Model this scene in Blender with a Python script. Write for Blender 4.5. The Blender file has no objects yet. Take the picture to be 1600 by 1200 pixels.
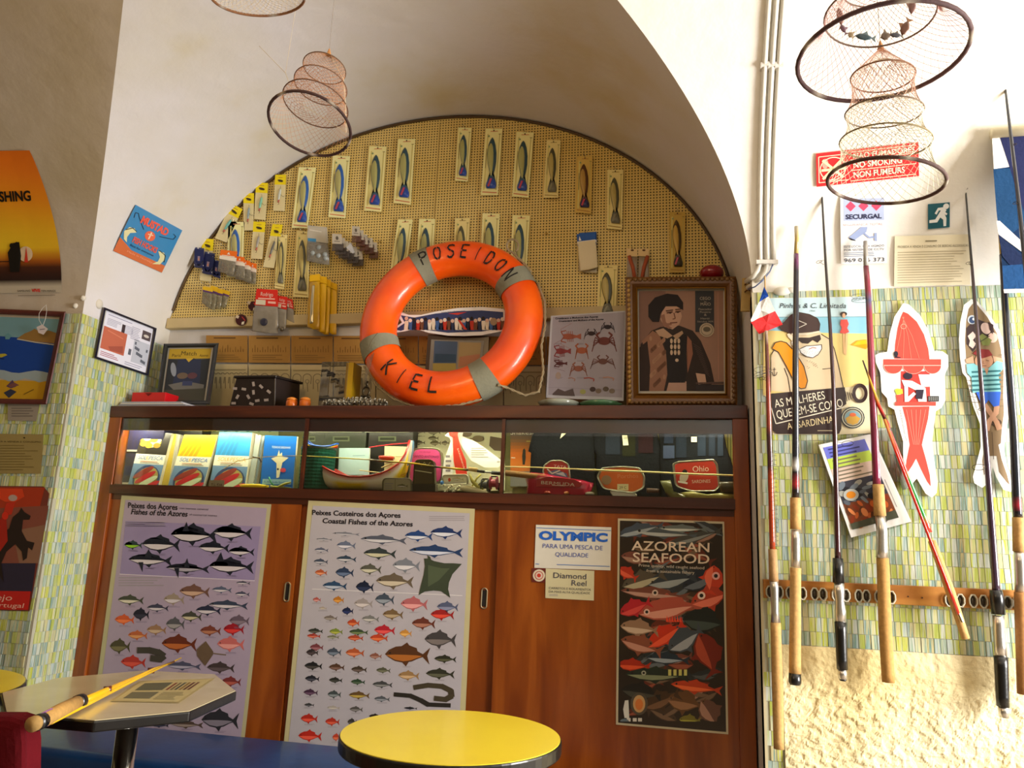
import bpy, math, random
from mathutils import Vector, Matrix, noise
random.seed(7)
R = math.radians
# ---------------------------------------------------------------- camera, world, lights, exposure
F = 1190.0
CAM = Vector((0, 0, 1.2))
RM = Matrix(((0.97785278, 0.00703112, 0.20917577), (0.20606402, -0.20724871, -0.95633968), (0.03662727, 0.97826302, -0.20410759)))
cd = bpy.data.cameras.new('camera'); cam = bpy.data.objects.new('camera', cd)
bpy.context.scene.collection.objects.link(cam)
cam.matrix_world = Matrix.Translation(CAM) @ RM.to_4x4()
cd.sensor_width = 36; cd.lens = F / 1600 * 36; cd.clip_start = .02
bpy.context.scene.camera = cam
world = bpy.data.worlds.new('world'); bpy.context.scene.world = world; world.use_nodes = True
bg = world.node_tree.nodes['Background']; bg.inputs[0].default_value = (1, .68, .30, 1); bg.inputs[1].default_value = .115

def area(name, loc, target, sx, sy, power, col):
    l = bpy.data.lights.new(name, 'AREA'); l.shape = 'RECTANGLE'; l.size = sx; l.size_y = sy; l.energy = power; l.color = col
    o = bpy.data.objects.new(name, l); bpy.context.scene.collection.objects.link(o)
    o.location = loc; o.rotation_euler = (Vector(target) - Vector(loc)).to_track_quat('-Z', 'Y').to_euler()
    return o
area('window_daylight', (2.9, 1.55, 1.5), (0.0, 2.2, 1.8), 1.1, 1.7, 200, (1, .97, .93))
area('ceiling_lamp_light', (-1.3, .2, 2.8), (-.9, 2.8, 1.8), .5, .5, 8, (1, .62, .26))
area('display_case_lamp', (-1.1, 2.934, 1.668), (-1.1, 3.03, 1.4), 2.6, .03, 27.0, (1, .93, .66))
vs = bpy.context.scene.view_settings
vs.view_transform = 'Standard'; vs.look = 'None'; vs.gamma = 1; vs.use_curve_mapping = False; vs.exposure = 0.28

# ---------------------------------------------------------------- colour and geometry helpers
def lin(c):
    if isinstance(c, str):
        c = c.lstrip('#'); c = [int(c[i:i + 2], 16) for i in (0, 2, 4)]
    return [((x / 255) / 12.92 if x <= 10 else ((x / 255 + .055) / 1.055) ** 2.4) for x in c[:3]]
def ray(px, py): return RM @ Vector((px - 800, 600 - py, -F))
def W(px, py, Y):
    d = ray(px, py); return CAM + d * (Y / d.y)
def WX(px, py, X):
    d = ray(px, py); return CAM + d * (X / d.x)
def WZ(px, py, z):
    d = ray(px, py); return CAM + d * ((z - CAM.z) / d.z)
def PY(Y): return lambda x, y, o=0: W(x, y, Y - o)
def PX(X): return lambda x, y, o=0: WX(x, y, X + o)
def PZ(z): return lambda x, y, o=0: WZ(x, y, z + o)
def Yv(z):
    if z <= 2.09: return 2.65
    t = min(1, (z - 2.09) / 1.12); return 1.09 + 1.56 * math.sqrt(1 - t * t)
def Xn(z):  # half width of the niche barrel
    if z <= 2.09: return 1.36
    t = min(1, (z - 2.09) / 1.12); return 1.36 * math.sqrt(1 - t * t)
XC = -1.093
def VM(px, py, o=0):
    d = ray(px, py); a, b = 1.0 / d.y, 2.65 / d.y
    for _ in range(40):
        m = (a + b) / 2; p = CAM + d * m
        if p.y < Yv(p.z): a = m
        else: b = m
    p = CAM + d * a
    return p - d.normalized() * o
def NM(px, py):                                  # left flank of the niche barrel
    d = ray(px, py); a, b = 1.5 / d.y, 3.2 / d.y
    for _ in range(40):
        m = (a + b) / 2; p = CAM + d * m
        if p.x > XC - Xn(p.z): a = m
        else: b = m
    return CAM + d * a
def PP(a, n):
    n = n.normalized()
    if n.dot(a - CAM) > 0: n = -n
    def f(x, y, o=0):
        d = ray(x, y); q = a + n * o
        return CAM + d * ((q - CAM).dot(n) / d.dot(n))
    return f
def PV(x, y0, y1, o=.004):
    a, b = VM(x, y0, o), VM(x, y1, o); return PP(a, Vector((1, 0, 0)).cross(b - a))
def mpx(Y, n=1.0): return n * Y / F * 1.02      # metres that n photo pixels span at depth Y

COLL = bpy.context.scene.collection
ORG = {}
def mk(name, me, mat, parent=None, label=None, cat=None, group=None, kind=None, org=None):
    o = bpy.data.objects.new(name, me); COLL.objects.link(o)
    if mat: me.materials.append(mat)
    if parent is not None: origin = ORG[parent.name]; o.parent = parent
    else:
        if org is None:
            vsx = [v.co for v in me.vertices]
            org = Vector((sum(v.x for v in vsx), sum(v.y for v in vsx), 0)) / max(1, len(vsx)); org.z = min(v.z for v in vsx)
        origin = Vector(org); o.location = origin
    me.transform(Matrix.Translation(-origin)); ORG[o.name] = origin
    if label: o['label'] = label
    if cat: o['category'] = cat
    if group: o['group'] = group
    if kind: o['kind'] = kind
    return o
def thing(name, loc, label, cat, group=None, kind=None):
    o = bpy.data.objects.new(name, None); COLL.objects.link(o); o.location = loc; ORG[o.name] = Vector(loc)
    o.empty_display_size = .05
    if label: o['label'] = label
    if cat: o['category'] = cat
    if group: o['group'] = group
    if kind: o['kind'] = kind
    return o

class MB:
    def __init__(s, col='#808080', gain=1.0):
        s.v = []; s.f = []; s.c = []; s.col = col; s.gain = gain
    def C(s, col):
        c = lin(col if col is not None else s.col); g = s.gain
        if isinstance(g, (int, float)): g = (g, g, g)
        return [min(.88, c[i] * g[i] ** .35) for i in range(3)]
    def add(s, vs_, fs, col=None):
        b = len(s.v); s.v += [tuple(v) for v in vs_]; s.f += [tuple(b + i for i in f) for f in fs]
        c = s.C(col); s.c += [c] * len(vs_)
    def box(s, lo, hi, col=None):
        (a, b, c), (d, e, f) = lo, hi
        s.hexa([(a, b, c), (d, b, c), (d, e, c), (a, e, c)], [(a, b, f), (d, b, f), (d, e, f), (a, e, f)], col)
    def hexa(s, bot, top, col=None):
        s.add(list(bot) + list(top), [(3, 2, 1, 0), (4, 5, 6, 7), (0, 1, 5, 4), (1, 2, 6, 5), (2, 3, 7, 6), (3, 0, 4, 7)], col)
    def prism(s, pts, vec, col=None):
        n = len(pts); vec = Vector(vec); p2 = [Vector(p) + vec for p in pts]
        s.add(list(pts) + p2, [tuple(range(n)), tuple(range(2 * n - 1, n - 1, -1))] + [(i, n + i, n + (i + 1) % n, (i + 1) % n) for i in range(n)], col)
    def slab(s, pts, Y, th, col=None):           # outline in photo pixels on the plane Y, thickness behind it
        s.prism([W(x, y, Y) for x, y in pts], (0, th, 0), col)
    def dome(s, pts, th, col=None, mp=None, levels=4, k=.45):   # cushion-like solid over an outline
        P = [mp(x, y) for x, y in pts]; c = sum(P, Vector()) / len(P)
        nrm = (mp(pts[0][0], pts[0][1], .01) - P[0]).normalized()
        rings = []
        for i in range(levels + 1):
            t = i / levels * math.pi / 2
            sc = 1 - (1 - math.cos(t)) * k
            rings.append([c + (p - c) * sc + nrm * th * math.sin(t) for p in P])
        n = len(P); vv = [v for r in rings for v in r] + [c + nrm * th]
        ff = [(l * n + i, l * n + (i + 1) % n, (l + 1) * n + (i + 1) % n, (l + 1) * n + i) for l in range(levels) for i in range(n)]
        ff += [(levels * n + i, levels * n + (i + 1) % n, len(vv) - 1) for i in range(n)] + [tuple(range(n - 1, -1, -1))]
        s.add(vv, ff, col)
    def tube(s, path, r, n=8, closed=False, col=None, cols=None):
        path = [Vector(p) for p in path]; m = len(path)
        rr = r if isinstance(r, (list, tuple)) else [r] * m
        vv = []; up = None
        for i, p in enumerate(path):
            a = path[(i - 1) % m] if (i or closed) else p; b = path[(i + 1) % m] if (i < m - 1 or closed) else p
            t = (b - a)
            t = t.normalized() if t.length > 1e-9 else Vector((0, 0, 1))
            if up is None:
                up = Vector((0, 0, 1)) if abs(t.z) < .9 else Vector((1, 0, 0))
            x = t.cross(up)
            if x.length < 1e-6: x = t.orthogonal()
            x.normalize(); y = t.cross(x).normalized(); up = -y if False else x.cross(t)
            for k in range(n):
                an = 2 * math.pi * k / n; vv.append(p + (x * math.cos(an) + y * math.sin(an)) * rr[i])
        ff = [(i * n + k, i * n + (k + 1) % n, ((i + 1) % m) * n + (k + 1) % n, ((i + 1) % m) * n + k) for i in range(m if closed else m - 1) for k in range(n)]
        if not closed: ff += [tuple(range(n - 1, -1, -1)), tuple(range((m - 1) * n, m * n))]
        s.add(vv, ff, col)
        if cols:
            b = len(s.c) - len(vv)
            for i in range(m):
                for k in range(n): s.c[b + i * n + k] = s.C(cols[i])
    def lathe(s, prof, c, axis='z', n=20, col=None):
        c = Vector(c); vv = []
        for r_, h in prof:
            for k in range(n):
                a = 2 * math.pi * k / n; p = (r_ * math.cos(a), r_ * math.sin(a), h)
                if axis == 'y': p = (p[0], -p[2], p[1])
                if axis == 'x': p = (p[2], p[0], p[1])
                vv.append(c + Vector(p))
        m = len(prof)
        ff = [(i * n + k, i * n + (k + 1) % n, (i + 1) * n + (k + 1) % n, (i + 1) * n + k) for i in range(m - 1) for k in range(n)]
        ff += [tuple(range(n - 1, -1, -1)), tuple(range((m - 1) * n, m * n))]
        s.add(vv, ff, col)
    def ell(s, c, r, col=None, n=14, m=8):
        c = Vector(c); vv = []
        for i in range(1, m):
            t = math.pi * i / m
            for k in range(n):
                a = 2 * math.pi * k / n; vv.append(c + Vector((r[0] * math.sin(t) * math.cos(a), r[1] * math.sin(t) * math.sin(a), r[2] * math.cos(t))))
        ff = [(i * n + k, i * n + (k + 1) % n, (i + 1) * n + (k + 1) % n, (i + 1) * n + k) for i in range(m - 2) for k in range(n)]
        T = len(vv); vv += [c + Vector((0, 0, r[2])), c - Vector((0, 0, r[2]))]
        ff += [(T, (k + 1) % n, k) for k in range(n)] + [(T + 1, (m - 2) * n + k, (m - 2) * n + (k + 1) % n) for k in range(n)]
        s.add(vv, ff, col)
    def obj(s, name, mat, parent=None, label=None, cat=None, group=None, kind=None, smooth=False, bevel=0, org=None, sub=0):
        me = bpy.data.meshes.new(name); me.from_pydata(s.v, [], s.f)
        ca = me.color_attributes.new('Col', 'FLOAT_COLOR', 'POINT')
        ca.data.foreach_set('color', [x for c in s.c for x in (c[0], c[1], c[2], 1)])
        o = mk(name, me, mat, parent, label, cat, group, kind, org)
        if smooth: me.shade_smooth()
        if bevel:
            b = o.modifiers.new('bevel', 'BEVEL'); b.width = bevel; b.segments = 2; b.limit_method = 'ANGLE'
        if sub:
            b = o.modifiers.new('sub', 'SUBSURF'); b.levels = sub; b.render_levels = sub
        return o

# text to flat outline meshes -------------------------------------------------
TC = {}
def textmesh(t, bold=0.0):
    if (t, bold) in TC: return TC[(t, bold)]
    cu = bpy.data.curves.new('t', 'FONT'); cu.body = t; cu.size = 1; cu.offset = bold; cu.resolution_u = 3
    o = bpy.data.objects.new('t', cu); COLL.objects.link(o)
    dg = bpy.context.evaluated_depsgraph_get(); me = bpy.data.meshes.new_from_object(o.evaluated_get(dg))
    v = [(p.co.x, p.co.y) for p in me.vertices]; f = [tuple(p.vertices) for p in me.polygons]
    bpy.data.objects.remove(o); bpy.data.meshes.remove(me); bpy.data.curves.remove(cu)
    TC[(t, bold)] = (v, f); return v, f
LAY = .0005
class Art(MB):
    """flat print drawn on a plane; coordinates are given as o + p / s in photo pixels"""
    def __init__(s, mp, o=(0, 0), sc=1.0, gain=1.0, quad=None, dim=None):
        MB.__init__(s, '#ffffff', gain); s.mp = mp; s.o = o; s.s = sc; s.q = quad; s.dim = dim
    clip = None
    def m(s, x, y, L=0):
        if s.clip: x = min(max(x, s.clip[0]), s.clip[2]); y = min(max(y, s.clip[1]), s.clip[3])
        if s.q:
            u, v = x / s.dim[0], y / s.dim[1]; a, b, c, d = s.q
            X = (a[0] * (1 - u) + b[0] * u) * (1 - v) + (d[0] * (1 - u) + c[0] * u) * v
            Y = (a[1] * (1 - u) + b[1] * u) * (1 - v) + (d[1] * (1 - u) + c[1] * u) * v
            return s.mp(X, Y, .0012 + L * LAY)
        return s.mp(s.o[0] + x / s.s, s.o[1] + y / s.s, .0012 + L * LAY)
    def poly(s, pts, col, L=1): s.add([s.m(x, y, L) for x, y in pts], [tuple(range(len(pts) - 1, -1, -1))], col)
    def rect(s, x0, y0, x1, y1, col, L=1): s.poly([(x0, y0), (x1, y0), (x1, y1), (x0, y1)], col, L)
    def ellp(s, cx, cy, rx, ry, col, L=1, n=20, a=0, rng=(0, 360)):
        ca, sa = math.cos(R(a)), math.sin(R(a)); P = []
        for i in range(n + (rng[1] - rng[0] < 360)):
            t = R(rng[0] + (rng[1] - rng[0]) * i / n); x, y = rx * math.cos(t), ry * math.sin(t)
            P.append((cx + x * ca - y * sa, cy + x * sa + y * ca))
        s.poly(P, col, L)
    def line(s, pts, w, col, L=2):
        for (a, b), (c, d) in zip(pts, pts[1:]):
            l = math.hypot(c - a, d - b) or 1; L += .08 if w > 8 else 0
            if w > 8: ex, ey = (c - a) / l * w * .22, (d - b) / l * w * .22; a -= ex; b -= ey; c += ex; d += ey
            nx, ny = -(d - b) / l * w / 2, (c - a) / l * w / 2
            s.poly([(a + nx, b + ny), (c + nx, d + ny), (c - nx, d - ny), (a - nx, b - ny)], col, L)
    def loop(s, cx, cy, rx, ry, w, col, L=2, n=24, rng=(0, 360)):
        s.line([(cx + rx * math.cos(R(rng[0] + (rng[1] - rng[0]) * i / n)), cy + ry * math.sin(R(rng[0] + (rng[1] - rng[0]) * i / n))) for i in range(n + 1)], w, col, L)
    def text(s, t, x, y, h, col, w=None, a=0, L=3, bold=0.0, shear=0.0, mid=False):
        v, f = textmesh(t, bold)
        if not v: return
        x0 = min(p[0] for p in v); x1 = max(p[0] for p in v); k = h / .69
        kx = (w / (x1 - x0)) if w else k
        ca, sa = math.cos(R(a)), math.sin(R(a)); P = []
        off = (x1 - x0) * kx / 2 if mid else 0
        for p in v:
            X = (p[0] - x0) * kx + shear * p[1] * k - off; Y = -p[1] * k
            P.append(s.m(x + X * ca - Y * sa, y + X * sa + Y * ca, L))
        s.add(P, f, col)
    def sheet(s, pts, col, th=.001, L=0):
        top = [s.m(x, y, L) for x, y in pts]; back = [s.m(x, y, L - th / LAY) for x, y in pts]; n = len(pts)
        s.add(top + back, [tuple(range(n)), tuple(range(2 * n - 1, n - 1, -1))] + [(i, n + i, n + (i + 1) % n, (i + 1) % n) for i in range(n)], col)
    def fish(s, cx, cy, ln, h, back, belly='#c8c2c0', a=3, L=2, flip=False, fin=True, tail=1.0, eye=True):
        ca, sa = math.cos(R(a)), math.sin(R(a)); fl = -1 if flip else 1
        def T(P): return [(cx + (x * fl * ln) * ca - y * h * sa, cy + (x * fl * ln) * sa + y * h * ca) for x, y in P]
        up = [(-.5, .02), (-.42, -.2), (-.27, -.38), (-.08, -.44), (.1, -.36), (.25, -.17), (.36, -.06)]
        dn = [(.36, .06), (.25, .15), (.1, .32), (-.08, .4), (-.27, .34), (-.42, .16)]
        s.poly(T(up + dn), back, L)
        s.poly(T([(-.47, .06), (-.3, .02), (-.05, .0), (.2, .0), (.33, .03), (.22, .13), (.08, .26), (-.08, .33), (-.27, .28), (-.4, .14)]), belly, L + .5)
        t = .42 * tail
        s.poly(T([(.33, -.05), (.5, -t), (.44, 0), (.5, t), (.33, .05)]), back, L + .2)
        if fin:
            s.poly(T([(-.15, -.4), (-.02, -.62), (.03, -.48), (.2, -.36), (.22, -.2)]), back, L + .1)
            s.poly(T([(-.12, .36), (-.02, .58), (.04, .34)]), back, L + .1)
        if eye: s.ellp(cx - .39 * ln * fl * ca, cy - .39 * ln * fl * sa - .06 * h, .022 * ln, .022 * ln, '#181818', L + 1, 6)
    def lines(s, x0, y0, x1, y1, n, col='#8a8488', L=2, w=None, rag=.3):
        dy = (y1 - y0) / n; w = w or dy * .38
        for i in range(n):
            e = x1 - (x1 - x0) * rag * random.random(); y = y0 + dy * (i + .5); s.line([(x0, y), (e, y)], w, col, L)

# ---------------------------------------------------------------- materials
def nt(name):
    m = bpy.data.materials.new(name); m.use_nodes = True; t = m.node_tree; return m, t, t.nodes['Principled BSDF']
def N(t, k, **kw):
    n = t.nodes.new(k)
    for a, b in kw.items():
        if hasattr(n, a): setattr(n, a, b)
    return n
def bump(t, b, src, strength, dist):
    bn = N(t, 'ShaderNodeBump'); bn.inputs['Strength'].default_value = strength; bn.inputs['Distance'].default_value = dist
    t.links.new(src, bn.inputs['Height']); t.links.new(bn.outputs[0], b.inputs['Normal'])
def tex(t, scale, detail=4, kind='ShaderNodeTexNoise', coord='Object', vec=None):
    tc = N(t, 'ShaderNodeTexCoord'); n = N(t, kind); n.inputs['Scale'].default_value = scale
    if 'Detail' in n.inputs: n.inputs['Detail'].default_value = detail
    if vec:
        mp = N(t, 'ShaderNodeMapping'); mp.inputs['Scale'].default_value = vec
        t.links.new(tc.outputs[coord], mp.inputs[0]); t.links.new(mp.outputs[0], n.inputs['Vector'])
    else: t.links.new(tc.outputs[coord], n.inputs['Vector'])
    return n
def ramp(t, src, stops, const=False):
    r = N(t, 'ShaderNodeValToRGB'); e = r.color_ramp.elements
    if const: r.color_ramp.interpolation = 'CONSTANT'
    while len(e) > 1: e.remove(e[-1])
    e[0].position = stops[0][0]; e[0].color = lin(stops[0][1]) + [1]
    for p, c in stops[1:]:
        x = e.new(p); x.color = lin(c) + [1]
    t.links.new(src, r.inputs[0]); return r.outputs[0]
def paint(name, rough=.5, metal=0, var=.12, scale=14, bmp=0, bscale=60, coat=0, spec=.5, trans=0, alpha=1, sheen=0):
    m, t, b = nt(name)
    at = N(t, 'ShaderNodeAttribute'); at.attribute_name = 'Col'
    n = tex(t, scale); mr = N(t, 'ShaderNodeMapRange'); mr.inputs[3].default_value = 1 - var; mr.inputs[4].default_value = 1 + var * .6
    t.links.new(n.outputs[0], mr.inputs[0])
    mx = N(t, 'ShaderNodeVectorMath'); mx.operation = 'SCALE'
    t.links.new(at.outputs['Color'], mx.inputs[0]); t.links.new(mr.outputs[0], mx.inputs['Scale'])
    t.links.new(mx.outputs[0], b.inputs['Base Color'])
    b.inputs['Roughness'].default_value = rough; b.inputs['Metallic'].default_value = metal; b.inputs['Coat Weight'].default_value = coat
    b.inputs['Coat Roughness'].default_value = .12; b.inputs['Specular IOR Level'].default_value = spec; b.inputs['Alpha'].default_value = alpha
    b.inputs['Sheen Weight'].default_value = sheen
    if bmp: bump(t, b, tex(t, bscale).outputs[0], bmp, .003)
    return m
PAPER = paint('printed_paper', .62, spec=.3, var=.07)
GLOSSY = paint('glossy_print', .3, coat=.35, var=.08, bmp=.25, bscale=9)
PLASTIC = paint('plastic', .32, var=.08)
MATTE = paint('matte_paint', .7, var=.15)
CLOTH = paint('cloth', .95, var=.25, bmp=.6, bscale=90, sheen=.0, spec=.15)
METAL = paint('metal', .28, metal=.9, var=.1)
CORK = paint('cork', .8, var=.35, scale=90, bmp=.3, bscale=120)
ENAMEL = paint('enamel', .22, coat=.5, var=.1)
FRAMEWOOD = paint('varnished_frame', .35, var=.35, scale=30, coat=.2, bmp=.2, bscale=40)
THREAD = paint('thread', .8, var=.1)
PACK = paint('clear_packet', .18, coat=.6, var=.25, scale=40, bmp=.8, bscale=35, alpha=.62)
def wood(name, c1, c2, c3, vec, rough=.35, coat=.25, sc=3.0):
    m, t, b = nt(name); n = tex(t, sc, 6, vec=vec); n.inputs['Distortion'].default_value = .6
    col = ramp(t, n.outputs[0], [(.3, c1), (.5, c2), (.68, c3)]); t.links.new(col, b.inputs['Base Color'])
    b.inputs['Roughness'].default_value = rough; b.inputs['Coat Weight'].default_value = coat; b.inputs['Coat Roughness'].default_value = .2
    bump(t, b, tex(t, sc * 6, 5, vec=vec).outputs[0], .08, .002); return m
MAHOG = wood('mahogany_veneer', '#72300a', '#87400e', '#9c5016', (5, 5, .6), .3, .3)
MAHOGH = wood('mahogany_rail', '#34140a', '#461c0c', '#5a2810', (.6, 5, 5))
MAHOGS = wood('mahogany_side', '#6a2c06', '#85400c', '#9c5014', (6, 6, .5))
RACKW = wood('rack_wood', '#8c5418', '#a86c26', '#bc8438', (.8, 5, 5), .45)
def plaster(name, c, stops, bscale=9, bs=.25, rough=.9):
    m, t, b = nt(name); n = tex(t, 1.7, 6); col = ramp(t, n.outputs[0], stops); t.links.new(col, b.inputs['Base Color'])
    b.inputs['Roughness'].default_value = rough; bump(t, b, tex(t, bscale, 8).outputs[0], bs, .02); return m
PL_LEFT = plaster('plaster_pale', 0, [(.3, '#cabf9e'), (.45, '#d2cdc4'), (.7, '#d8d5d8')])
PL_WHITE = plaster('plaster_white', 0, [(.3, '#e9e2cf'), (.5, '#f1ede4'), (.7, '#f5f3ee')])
PL_SHADED = plaster('plaster_shaded', 0, [(.3, '#b3a488'), (.5, '#bfb29f'), (.7, '#c2b9ae')])  # darker plaster tone: shade on the left pier is put into the colour
PL_ROUGH = plaster('stone_render', 0, [(.28, '#cdb478'), (.45, '#e2cf98'), (.6, '#efe4bc'), (.75, '#e8dfc8')], 30, .5)
FLOORM = plaster('floor_stone', 0, [(.3, '#7a6a58'), (.7, '#988670')], 20, .1, .5)
def tilemat(name, island):
    m, t, b = nt(name)
    if island: g = N(t, 'ShaderNodeNewGeometry').outputs['Random Per Island']
    else: g = N(t, 'ShaderNodeObjectInfo').outputs['Random']
    n = tex(t, 1.0, 2, vec=(170, 170, 7)); ad = N(t, 'ShaderNodeMath'); ad.operation = 'MULTIPLY_ADD'; ad.inputs[1].default_value = .55
    t.links.new(n.outputs[0], ad.inputs[0]); t.links.new(g, ad.inputs[2])
    fr = N(t, 'ShaderNodeMath'); fr.operation = 'FRACT'; t.links.new(ad.outputs[0], fr.inputs[0])
    col = ramp(t, fr.outputs[0], [(0, '#c4c98c'), (.14, '#a3b040'), (.27, '#cccfc6'), (.40, '#8aa58e'), (.5, '#d0ceac'), (.62, '#b6bc34'), (.75, '#bcc8c4'), (.85, '#74968c'), (.93, '#c8bf90')])
    t.links.new(col, b.inputs['Base Color']); b.inputs['Roughness'].default_value = .3; return m
TILE_S = tilemat('mosaic_tile', True); TILE_O = tilemat('mosaic_tile_single', False)
def pegmat():
    m, t, b = nt('pegboard'); tc = N(t, 'ShaderNodeTexCoord'); sep = N(t, 'ShaderNodeSeparateXYZ'); t.links.new(tc.outputs['Object'], sep.inputs[0])
    acc = []
    for k in ('X', 'Z'):
        a = N(t, 'ShaderNodeMath'); a.operation = 'MULTIPLY'; a.inputs[1].default_value = 1 / .0137; t.links.new(sep.outputs[k], a.inputs[0])
        f = N(t, 'ShaderNodeMath'); f.operation = 'FRACT'; t.links.new(a.outputs[0], f.inputs[0])
        s_ = N(t, 'ShaderNodeMath'); s_.operation = 'SUBTRACT'; s_.inputs[1].default_value = .5; t.links.new(f.outputs[0], s_.inputs[0])
        p = N(t, 'ShaderNodeMath'); p.operation = 'MULTIPLY'; t.links.new(s_.outputs[0], p.inputs[0]); t.links.new(s_.outputs[0], p.inputs[1]); acc.append(p)
    ad = N(t, 'ShaderNodeMath'); t.links.new(acc[0].outputs[0], ad.inputs[0]); t.links.new(acc[1].outputs[0], ad.inputs[1])
    lt = N(t, 'ShaderNodeMath'); lt.operation = 'LESS_THAN'; lt.inputs[1].default_value = .062; t.links.new(ad.outputs[0], lt.inputs[0])
    base = ramp(t, tex(t, 2.2, 4).outputs[0], [(.3, '#d4b45c'), (.7, '#e2ca80')])
    mx = N(t, 'ShaderNodeMix'); mx.data_type = 'RGBA'; t.links.new(lt.outputs[0], mx.inputs[0]); t.links.new(base, mx.inputs[6]); mx.inputs[7].default_value = lin('#241806') + [1]
    t.links.new(mx.outputs[2], b.inputs['Base Color']); b.inputs['Roughness'].default_value = .6; return m
PEG = pegmat()
def glassmat(name, tint=(.96, .98, .96), rough=.02, refl=1.0):
    m = bpy.data.materials.new(name); m.use_nodes = True; t = m.node_tree; t.nodes.remove(t.nodes['Principled BSDF'])
    out = t.nodes['Material Output']; tr = N(t, 'ShaderNodeBsdfTransparent'); tr.inputs[0].default_value = tint + (1,)
    gl = N(t, 'ShaderNodeBsdfGlossy'); gl.inputs['Roughness'].default_value = rough
    fr = N(t, 'ShaderNodeFresnel'); fr.inputs[0].default_value = 1.45; mx = N(t, 'ShaderNodeMixShader')
    ml = N(t, 'ShaderNodeMath'); ml.operation = 'MULTIPLY'; ml.inputs[1].default_value = refl; t.links.new(fr.outputs[0], ml.inputs[0])
    t.links.new(ml.outputs[0], mx.inputs[0]); t.links.new(tr.outputs[0], mx.inputs[1]); t.links.new(gl.outputs[0], mx.inputs[2]); t.links.new(mx.outputs[0], out.inputs[0])
    return m
GLASS = glassmat('window_glass'); CLEAR = glassmat('clear_plastic', (.9, .9, .88), .12, 2.0)
def fixed(name, col, rough, metal=0, coat=0, bs=0, bscale=20, var=None, spec=.5):
    m, t, b = nt(name); b.inputs['Roughness'].default_value = rough; b.inputs['Metallic'].default_value = metal; b.inputs['Coat Weight'].default_value = coat
    b.inputs['Specular IOR Level'].default_value = spec
    t.links.new(ramp(t, tex(t, 6, 5).outputs[0], [(.35, col), (.65, var or col)]), b.inputs['Base Color'])
    if bs: bump(t, b, tex(t, bscale).outputs[0], bs, .004)
    return m
RINGO = fixed('lifebuoy_orange', '#f04c00', .34, 0, .25, .15, 14, '#fc6404')
CHROME = fixed('chrome', '#d8d4cc', .12, 1)
VINYL = fixed('blue_vinyl', '#053566', .38, 0, .15, .3, 12, '#07427c')
LAMY = fixed('yellow_laminate', '#f4de3a', .3, 0, .1, 0, 20, '#f0d836')
LAMC = fixed('cream_laminate', '#d0c39a', .2, 0, .3, 0, 20, '#d8cba4')
RUBBER = fixed('black_edging', '#0b0b0c', .3, 0, .2, .1, 60, '#151515')
# ================================================================ THE ROOM
XL, XR = -2.4545, .268
YF, YB = 2.65, 3.2
def S(mb, name, mat, **k): return mb.obj(name, mat, kind='structure', **k)
m = MB(); m.box((-4.2, -1.2, -.12), (3.4, 3.3, 0)); S(m, 'floor', FLOORM)
# vaulted ceiling: a barrel over the room crossed by the barrel of the niche
NZ = 40
def grid(rows, col='#ffffff'):
    m = MB(col); n = len(rows[0])
    m.add([p for r in rows for p in r], [(i * n + j, i * n + j + 1, (i + 1) * n + j + 1, (i + 1) * n + j) for i in range(len(rows) - 1) for j in range(n - 1)]); return m
TS = [math.pi / 2 * i / NZ for i in range(NZ + 1)]
rows = []
for side in (-1, 1):
    for t in (TS if side < 0 else TS[::-1]):
        if side > 0 and t == TS[-1]: continue
        z = 2.09 + 1.12 * math.sin(t); x = XC + side * 1.36 * math.cos(t); yg = Yv(z)
        rows.append([Vector((x, yg + (YB + .1 - yg) * k / 6, z)) for k in range(7)])
S(grid(rows), 'ceiling', PL_LEFT, smooth=True)
for nm, side, mt in (('trim_1', -1, PL_SHADED), ('trim_2', 1, PL_WHITE)):       # lower curves of the main vault on either side of the niche
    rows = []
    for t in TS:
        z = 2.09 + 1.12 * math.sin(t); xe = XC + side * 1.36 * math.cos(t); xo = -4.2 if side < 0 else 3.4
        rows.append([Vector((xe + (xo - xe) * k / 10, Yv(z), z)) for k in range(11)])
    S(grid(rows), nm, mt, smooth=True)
rows = [[Vector((-4.2 + 7.6 * k / 10, 1.09 - 1.56 * math.cos(t), 2.09 + 1.12 * math.sin(t))) for k in range(11)] for t in TS]
S(grid(rows), 'trim_3', PL_LEFT, smooth=True)
# walls: back of the niche, its two cheeks, the pier on the left, the wall on the right
m = MB(); m.box((XL - .2, YB + .012, 0), (XR + .2, YB + .1, 3.3)); S(m, 'wall_back', PL_LEFT)
m = MB(); m.box((XL - .04, YF + .004, 0), (XL, YB + .012, 2.095)); wrl = S(m, 'wall_niche_left', PL_LEFT)
m = MB(); m.box((XR, YF + .004, 0), (XR + .04, YB + .012, 2.095)); S(m, 'wall_niche_right', PL_LEFT)
m = MB(); m.box((-4.2, YF, 0), (XL - .0005, YF + .1, 2.09)); wl = S(m, 'wall_left', PL_SHADED)
m = MB(); m.box((XR, YF, 0), (3.4, YF + .1, 2.09)); wr = S(m, 'wall_right', PL_WHITE)
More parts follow.
